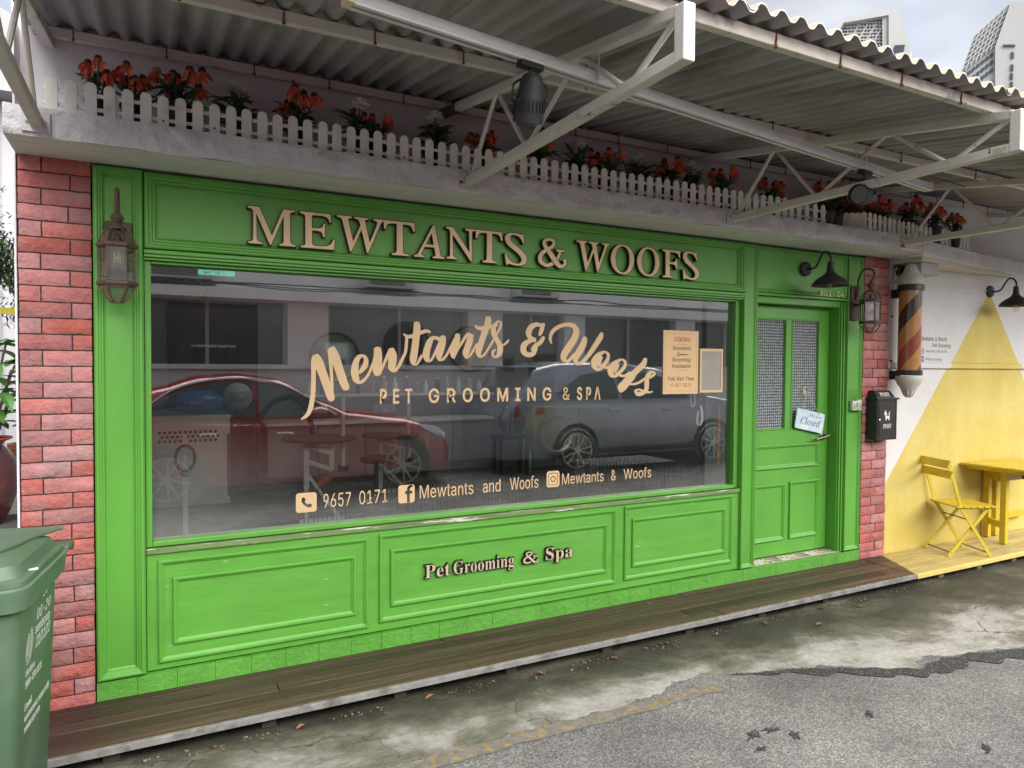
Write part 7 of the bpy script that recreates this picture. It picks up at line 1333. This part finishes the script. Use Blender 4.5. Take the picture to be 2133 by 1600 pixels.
MB().add([(4.93,-5.25,1.49),(4.93,-6.5,1.49),(4.62,-6.5,1.14),(4.62,-5.25,1.14)], [(0,1,2,3)]).build('rear_window', M_CGL, sv)
MB().box(4.55,5.0,-6.55,-5.2,1.575,1.60).build('roof_spoiler', M_SIL, sv, bevel=.01)
MB().add([S(4.60,1.02,.014),S(5.02,1.0,.014),S(4.98,.90,.014),S(4.55,.86,.014)], [(0,1,2,3)]).build('tail_light', M_TL, sv)
# ================================================================ INSIDE THE SHOP
FZ = .12
M_STN = mat('stainless_steel', (.66,.64,.62), .45, .12, 5, metal=.9); M_DKW = mat('dark_table_top', (.05,.042,.038), .6, .2, 10); M_LGR = mat('light_grey_enamel', (.78,.80,.79), .4, .05, 9); M_MIR = mat('mirror_silver', (.85,.87,.88), .02, .01, 2, metal=1); M_DRK = mat('dark_rubber', (.02,.021,.022), .6, .15, 14); M_BLU = mat('blue_dryer_plastic', (.06,.13,.42), .35, .1, 8); M_IVO = mat('ivory_plastic', (.50,.49,.42), .5, .1, 8); M_CAB = mat('cabinet_laminate', (.30,.31,.31), .5, .08, 5); M_SAGE = mat('sage_green_tub', (.22,.27,.24), .35, .1, 3)
# wash cage
CG = thing('dog_cage', 'stainless steel dog cage with rows of round holes inside the window', 'cage', (.3,4.3,FZ))
MB().box(-.38,.69,4.3,5.1,FZ,1.06).build('body', M_STN, CG, bevel=.004); MB().box(-.38,.70,4.285,4.299,1.03,1.062).build('top_edge', M_LGR, CG)
mb = MB()
for r in range(3):
    for k in range(12): mb.lathe([(.017,0),(.017,-.002)], (.02+k*.048+(.024 if r%2 else 0),4.299,.80+r*.045), 10, 'y')
mb.build('vent_hole', M_BPK, CG); MB().box(.665,.687,4.28,4.298,.2,.86).build('door_edge', M_DRK, CG)
# blue dryer and pedestal fan head on the cage
DRY = thing('pet_dryer', 'blue pet hair dryer with a white POWER label on top of the cage', 'dryer', (.4,4.55,1.062))
MB().lathe([(0,-.20),(.10,-.19),(.125,-.05),(.125,.15),(.07,.22),(.05,.26)], (.38,4.55,1.19), 24, 'x').build('body', M_BLU, DRY, smooth=True); text_mb(MB(),'X POWER',.26,.44,1.17,.035,4.42,'sans',.002).build('lettering', M_LGR, DRY)
FN = thing('pedestal_fan', 'ivory fan head with slotted grille seen above the cage', 'fan', (.84,4.6,FZ))
MB().lathe([(0,-.1),(.09,-.09),(.15,-.03),(.155,.05),(.13,.10),(0,.12)], (.80,4.6,1.24), 28, 'y').build('head', M_IVO, FN, smooth=True); mb = MB()
for k in range(8): mb.tube(catmull([(.70+k*.028,4.50,1.19),(.71+k*.03,4.49,1.24),(.735+k*.03,4.50,1.30)],3), .004, 5)
mb.build('grille', M_DRK, FN); MB().tube([(.80,4.62,FZ),(.80,4.62,1.1)], .02, 8).lathe([(.2,0),(.18,.03)], (.80,4.62,FZ), 20).build('stand', M_DRK, FN)
# grooming table with scissor lift and arm
def gtable(x, y, r, h, lab):
    o = thing('grooming_table', lab, 'table', (x,y,FZ), 'grooming tables in the shop')
    MB().lathe([(r*.98,-.014),(r,-.008),(r,.008),(r*.98,.014)], (x,y,h), 36).build('table_top', M_DKW, o, smooth=True)
    mb = MB(); mb.bar((x-.13,y-.05,FZ+.02),(x-.13,y-.05,h-.02),.05,.03); mb.bar((x+.10,y-.05,h-.30),(x+.10,y-.05,h-.02),.05,.03); mb.box(x-.2,x+.22,y-.07,y-.03,FZ,FZ+.04); mb.box(x-.16,x+.14,y-.08,y-.02,h-.05,h-.015)
    mb.bar((x-.13,y-.075,h-.05),(x+.10,y-.075,h-.14),.02,.04); mb.bar((x-.13,y-.075,h-.20),(x+.10,y-.075,h-.29),.02,.04); mb.bar((x-.11,y-.06,h-.34),(x+.16,y-.06,FZ+.05),.02,.03); mb.build('lift_frame', M_LGR, o, bevel=.003)
    MB().tube([(x-.06,y,FZ+.3),(x+.09,y,FZ+.42)], .05, 12).build('spring', mat('orange_spring', (.36,.07,.02), .5, .1, 9), o)
    MB().box(x+.20,x+.235,y-.04,y,h-.32,h+.42).build('arm_post', M_LGR, o, bevel=.002); MB().lathe([(.05,0),(.05,.05)], (x+.218,y-.02,h-.32), 12).build('clamp', M_DRK, o); return o
gtable(1.36,3.0,.34,.905,'round dark topped grooming table on a white scissor frame near the left of the window')
gtable(2.42,4.2,.33,.78,'grooming table with a dark top behind the phone number')
AR = thing('noose_post', 'clamped silver grooming arm post with a hanging black noose near the left window edge', 'noose post', (.21,2.9,FZ))
MB().box(.19,.232,2.88,2.92,FZ,.66).box(.194,.228,2.884,2.916,.66,1.0).build('post', M_LGR, AR, bevel=.002); mb = MB(); P = [(.21+.075*sin(a),2.86,.80+.11*cos(a)) for a in [2*pi*k/16 for k in range(17)]]; mb.tube(P, .014, 6); mb.build('noose', M_DRK, AR, smooth=True); MB().lathe([(.04,0),(.04,.03)], (.21,2.9,.64), 10).build('clamp', M_DRK, AR)
ST = thing('stool', 'low white stool with a round black gas lift seat behind the window', 'stool', (2.1,3.65,FZ))
MB().lathe([(.17,0),(.18,.03),(.17,.055),(0,.06)], (2.10,3.65,.56), 24).build('seat', M_DRK, ST, smooth=True); MB().tube([(2.10,3.65,.2),(2.10,3.65,.56)], .022, 8).build('gas_lift', M_DRK, ST); mb = MB()
for k in range(5): a = 2*pi*k/5; mb.tube([(2.10,3.65,.20),(2.10+.22*cos(a),3.65+.22*sin(a),FZ+.03)], .014, 6)
mb.build('foot', M_CHR, ST)
# hose
tag(MB().tube(catmull([(1.0,4.9,.45),(.98,4.8,.8),(1.15,4.75,1.12),(1.38,4.75,1.22),(1.55,4.75,1.10),(1.62,4.75,.9),(1.64,4.75,.75)],8), .032, 8).tube(catmull([(1.0,4.9,.45),(1.08,4.85,.3),(1.35,4.8,.24),(1.8,4.8,.25)],6), .032, 8).build('dryer_hose', M_DRK, smooth=True), 'looped dark ribbed hose hanging behind the grooming table', 'hose')
# counter, bottles, mirrors, sockets along the back wall
CTR = thing('worktop_counter', 'grey counter with cabinets along the back wall of the shop', 'counter', (2.9,5.2,FZ))
MB().box(1.15,4.15,4.98,5.499,.86,.90).build('worktop', M_LGR, CTR, bevel=.004)
for k in range(5): MB().box(1.17+k*.595,1.755+k*.595,5.02,5.499,FZ+.08,.855).build('cabinet_door', M_CAB, CTR, bevel=.006)
R_ = random.Random(9); bl = ['clear pump bottle','squat amber jar','white capped bottle','tall blue bottle','short grey tin']
for i in range(16):
    x = 1.7+i*.155+R_.uniform(-.03,.03); h = R_.uniform(.12,.24); r = R_.uniform(.025,.042); m_ = R_.choice([M_LGR,M_IVO,M_BLU,M_CAB,M_DRK])
    o = thing('bottle', 'small bottle or jar standing on the back counter', 'bottle', (x,5.2,.90), 'bottles on the back counter'); MB().lathe([(r,0),(r,h*.65),(r*.4,h*.78),(r*.4,h*.9)], (x,5.2,1.23), 12).build('body', m_, o, smooth=True); MB().lathe([(r*.5,h*.9),(r*.5,h)], (x,5.2,1.23), 10).build('cap', M_LGR, o)
tag(MB().box(1.6,4.2,5.1,5.499,1.20,1.228).build('wall_shelf', M_LGR, bevel=.003), 'long pale shelf with bottles under the round mirrors', 'shelf')
for x, z, lab in ((2.07,1.69,'round mirror left of the three on the back wall'),(3.05,1.87,'round mirror in the middle of the three on the back wall'),(4.0,1.84,'round mirror nearest the glass door')):
    o = thing('round_mirror', lab, 'mirror', (x,5.49,z), 'round mirrors on the back wall'); MB().lathe([(.30,-.004),(.33,-.004),(.335,-.02),(.30,-.02),(.30,-.004)], (x,5.49,z), 40, 'y', cap=False).build('rim', M_DRK, o, smooth=True); MB().lathe([(0,-.006),(.30,-.006)], (x,5.49,z), 40, 'y', cap=False).build('mirror_glass', M_MIR, o)
for x, z, lab in ((1.82,1.02,'double power socket left behind the grooming table'),(2.75,1.02,'double power socket in the middle of the back wall')):
    o = thing('power_socket', lab, 'socket', (x,5.49,z), 'power sockets on the back wall'); MB().box(x-.15,x+.15,5.47,5.499,z-.05,z+.05).build('plate', M_LGR, o, bevel=.004); mb = MB()
    for s in (-.09,.06):
        for dx, dz in ((0,.02),(-.02,-.015),(.02,-.015)): mb.box(x+s+dx-.006,x+s+dx+.006,5.466,5.4695,z+dz-.009,z+dz+.009)
    mb.build('hole', M_DRK, o)
# near-black panel painted as the unlit store room opening, coat hooks, exit sign
MB().box(.12,1.12,5.47,5.499,FZ,2.33).build('doorway', mat('painted_store_room_dark', (.018,.016,.018), .7, .3, 5), B)
HK = thing('hook_rail', 'white hook rail with leads hanging in the dark back doorway', 'hook rail', (.6,5.46,1.8)); MB().box(.36,.86,5.45,5.468,1.80,1.83).build('rail', M_LGR, HK); mb = MB()
for k in range(4): mb.tube([(.42+k*.12,5.44,1.81),(.43+k*.11,5.44,1.62+.03*(k%2))], .012, 5)
mb.build('lead', M_DRK, HK)
EX = thing('exit_sign', 'green and white EXIT sign hanging inside at the top left of the window', 'sign', (.40,2.0,2.3))
M_EXG = mat('lit_green_sign', (.03,.36,.24), .5, .05, 5, emit=.45); MB().box(.275,.53,2.0,2.03,2.262,2.385).build('panel', M_EXG, EX); text_mb(MB(),'EXIT',.315,.475,2.272,.085,1.9995,'sans',.002).build('lettering', M_LGR, EX); MB().box(.39,.41,2.01,2.02,2.385,2.60).build('hanger', M_LGR, EX)
RI = thing('ring_lamp', 'white ring hanging under the EXIT sign', 'ring lamp', (.24,2.2,2.16)); MB().tube([(.245+.075*sin(a),2.2,2.175+.075*cos(a)) for a in [2*pi*k/24 for k in range(25)]], .005, 6).build('ring', M_LGR, RI, smooth=True); MB().tube([(.245,2.2,2.25),(.245,2.2,2.6)], .003, 5).build('cord', M_DRK, RI)
M_TUBE = mat('lit_fluorescent_tube', (1,.98,.94), .5, .01, 5, emit=15.)
for x, y, lab in ((1.0,3.4,'lit ceiling tube over the left of the shop'),(3.2,3.9,'lit ceiling tube over the middle of the shop'),(5.3,3.6,'lit ceiling tube over the right of the shop')):
    o = thing('ceiling_tube', lab, 'ceiling light', (x,y,2.6), 'lit ceiling tubes'); MB().box(x-.02,x+1.22,y-.03,y+.03,2.57,2.599).build('batten', M_LGR, o); MB().tube([(x,y,2.555),(x+1.2,y,2.555)], .014, 8).build('tube', M_TUBE, o)
# glass partition door with bar handles and no entry notice
GD = thing('glass_partition', 'frameless glass partition with bar handles across the shop', 'partition', (3.7,3.5,FZ))
M_PGL = glass('partition_glass', 1.35, (.92,.95,.94))
for a, b in ((2.9,3.60),(3.61,4.32),(4.33,5.6)): MB().add([(a,3.5,FZ),(b,3.5,FZ),(b,3.5,2.55),(a,3.5,2.55)], [(0,1,2,3)]).build('pane', M_PGL, GD)
MB().tube([(3.585,3.46,.80),(3.585,3.46,1.24)], .012, 8).tube([(3.645,3.46,.80),(3.645,3.46,1.24)], .012, 8).build('handle', M_CHR, GD)
NE = thing('no_entry_sign', 'small white No Entry notice with a red disc on the glass partition', 'sign', (3.6,3.49,1.6)); MB().box(3.53,3.68,3.485,3.492,1.53,1.70).build('plate', M_LGR, NE, bevel=.003)
MB().lathe([(0,-.001),(.034,-.001),(.034,0)], (3.605,3.4845,1.645), 20, 'y', cap=False).build('red_disc', mat('red_disc_paint', (.45,.03,.04), .5, .1, 9), NE); MB().box(3.582,3.628,3.482,3.4832,1.640,1.651).build('white_bar', M_LGR, NE)
q = MB(); text_mb(q,'No Entry',3.55,3.66,1.575,.022,3.4845,'sans',.001); 
for c, ls in fit([(ch_, [[(p[0]/1000+i*1.02,p[1]/1000) for p in l] for l in GLY['han'][ch_][1]]) for i, ch_ in enumerate('禁止进入')],3.555,3.655,1.543,.022,.88): add_loops(q, ls, (0,3.4845,0),(1,0,0),(0,0,1),.001)
q.build('wording', M_INK, NE)
MN = thing('price_menu', 'pale printed price menu on the glass partition behind the script letters', 'notice', (4.0,3.49,1.5)); MB().box(3.86,4.22,3.485,3.492,1.24,1.74).build('sheet', mat('aged_paper', (.55,.47,.30), .7, .06, 4), MN); q = MB()
for k in range(9): q.box(3.92,4.0+.02*(k*7%5),3.482,3.4845,1.68-k*.047,1.688-k*.047)
q.build('printed_lines', M_GREYP, MN)
# round washing machine door, tub with dark vessel and pump bottle
WM = thing('wash_tub', 'sage green washing unit with a round porthole at the back of the shop', 'wash tub', (5.2,5,FZ))
MB().box(4.75,6.05,4.95,5.48,FZ,1.05).build('cabinet', M_SAGE, WM, bevel=.05); MB().lathe([(.27,-.02),(.30,-.05),(.26,-.05),(.23,-.02),(0,-.01)], (5.12,4.95,.62), 36, 'y').build('porthole', M_STN, WM, smooth=True); MB().box(5.5,6.0,4.90,4.945,.62,.98).build('mesh_panel', mat('olive_mesh', (.10,.12,.06), .8, .4, 90), WM)
PBT = thing('pump_bottle', 'large translucent pump bottle standing on the floor by the wash tub', 'bottle', (4.58,4.88,FZ)); MB().lathe([(.085,0),(.09,.02),(.09,.26),(.05,.34),(.03,.36)], (4.58,4.88,FZ), 18).build('body', M_LGR, PBT, smooth=True); MB().tube([(4.58,4.88,.48),(4.58,4.88,.56),(4.52,4.88,.56)], .012, 6).build('pump', M_LGR, PBT)
KT = thing('black_ball_dryer', 'round black dryer pot standing on a dark trolley', 'dryer', (4.3,4.7,FZ)); MB().lathe([(0,-.19),(.12,-.16),(.19,-.05),(.19,.05),(.12,.16),(.05,.19)], (4.28,4.7,.86), 24).build('pot', M_DRK, KT, smooth=True); MB().box(4.02,4.52,4.55,4.85,.62,.66).box(4.05,4.09,4.6,4.64,FZ,.62).box(4.45,4.49,4.6,4.64,FZ,.62).box(4.05,4.09,4.8,4.84,FZ,.62).box(4.45,4.49,4.8,4.84,FZ,.62).build('trolley', M_BPK, KT)
# white side table and wire pen
SD = thing('side_table', 'low white side table with a drawer behind the wire pen', 'side table', (5.0,3.1,FZ))
MB().box(4.35,5.45,2.75,3.35,.465,.49).build('table_top', M_LGR, SD, bevel=.003); MB().box(4.40,5.40,2.80,3.30,.30,.464).build('drawer_box', M_LGR, SD, bevel=.003); MB().box(4.85,5.05,2.795,2.80,.425,.455).build('drawer_pull', M_DRK, SD)
for x in (4.42,5.36):
    for y in (2.82,3.26): MB().box(x-.02,x+.02,y-.02,y+.02,FZ,.30).build('leg', M_LGR, SD)
PN = thing('wire_pen', 'low black wire dog pen with hooped tops standing just inside the glass', 'dog pen', (2.4,1.5,FZ)); M_WIRE = mat('dark_wire_mesh', (.035,.035,.035), .45, .1, 9, metal=.5)
def pen(p0, p1, n, h=.52):
    mb = MB(); p0, p1 = Vector(p0), Vector(p1); d = (p1-p0)/n
    for i in range(n):
        a = p0+d*i; b = p0+d*(i+.55); z = Vector((0,0,h)); mb.tube([a,a+z,a+d*.13+z+Vector((0,0,.03)),b-d*.13+z+Vector((0,0,.03)),b+z,b], .0028, 4)
    for zz in (.02,.25,.46): mb.tube([p0+Vector((0,0,zz)),p1+Vector((0,0,zz))], .003, 4)
    return mb.build('pen_panel', M_WIRE, PN)
pen((.95,1.75,FZ),(1.75,1.55,FZ),12); pen((1.75,1.55,FZ),(2.9,1.5,FZ),18); pen((2.9,1.5,FZ),(4.05,1.95,FZ),18); pen((3.95,2.45,FZ),(4.55,1.35,FZ),16); pen((2.7,1.75,FZ),(3.95,2.3,FZ),18)
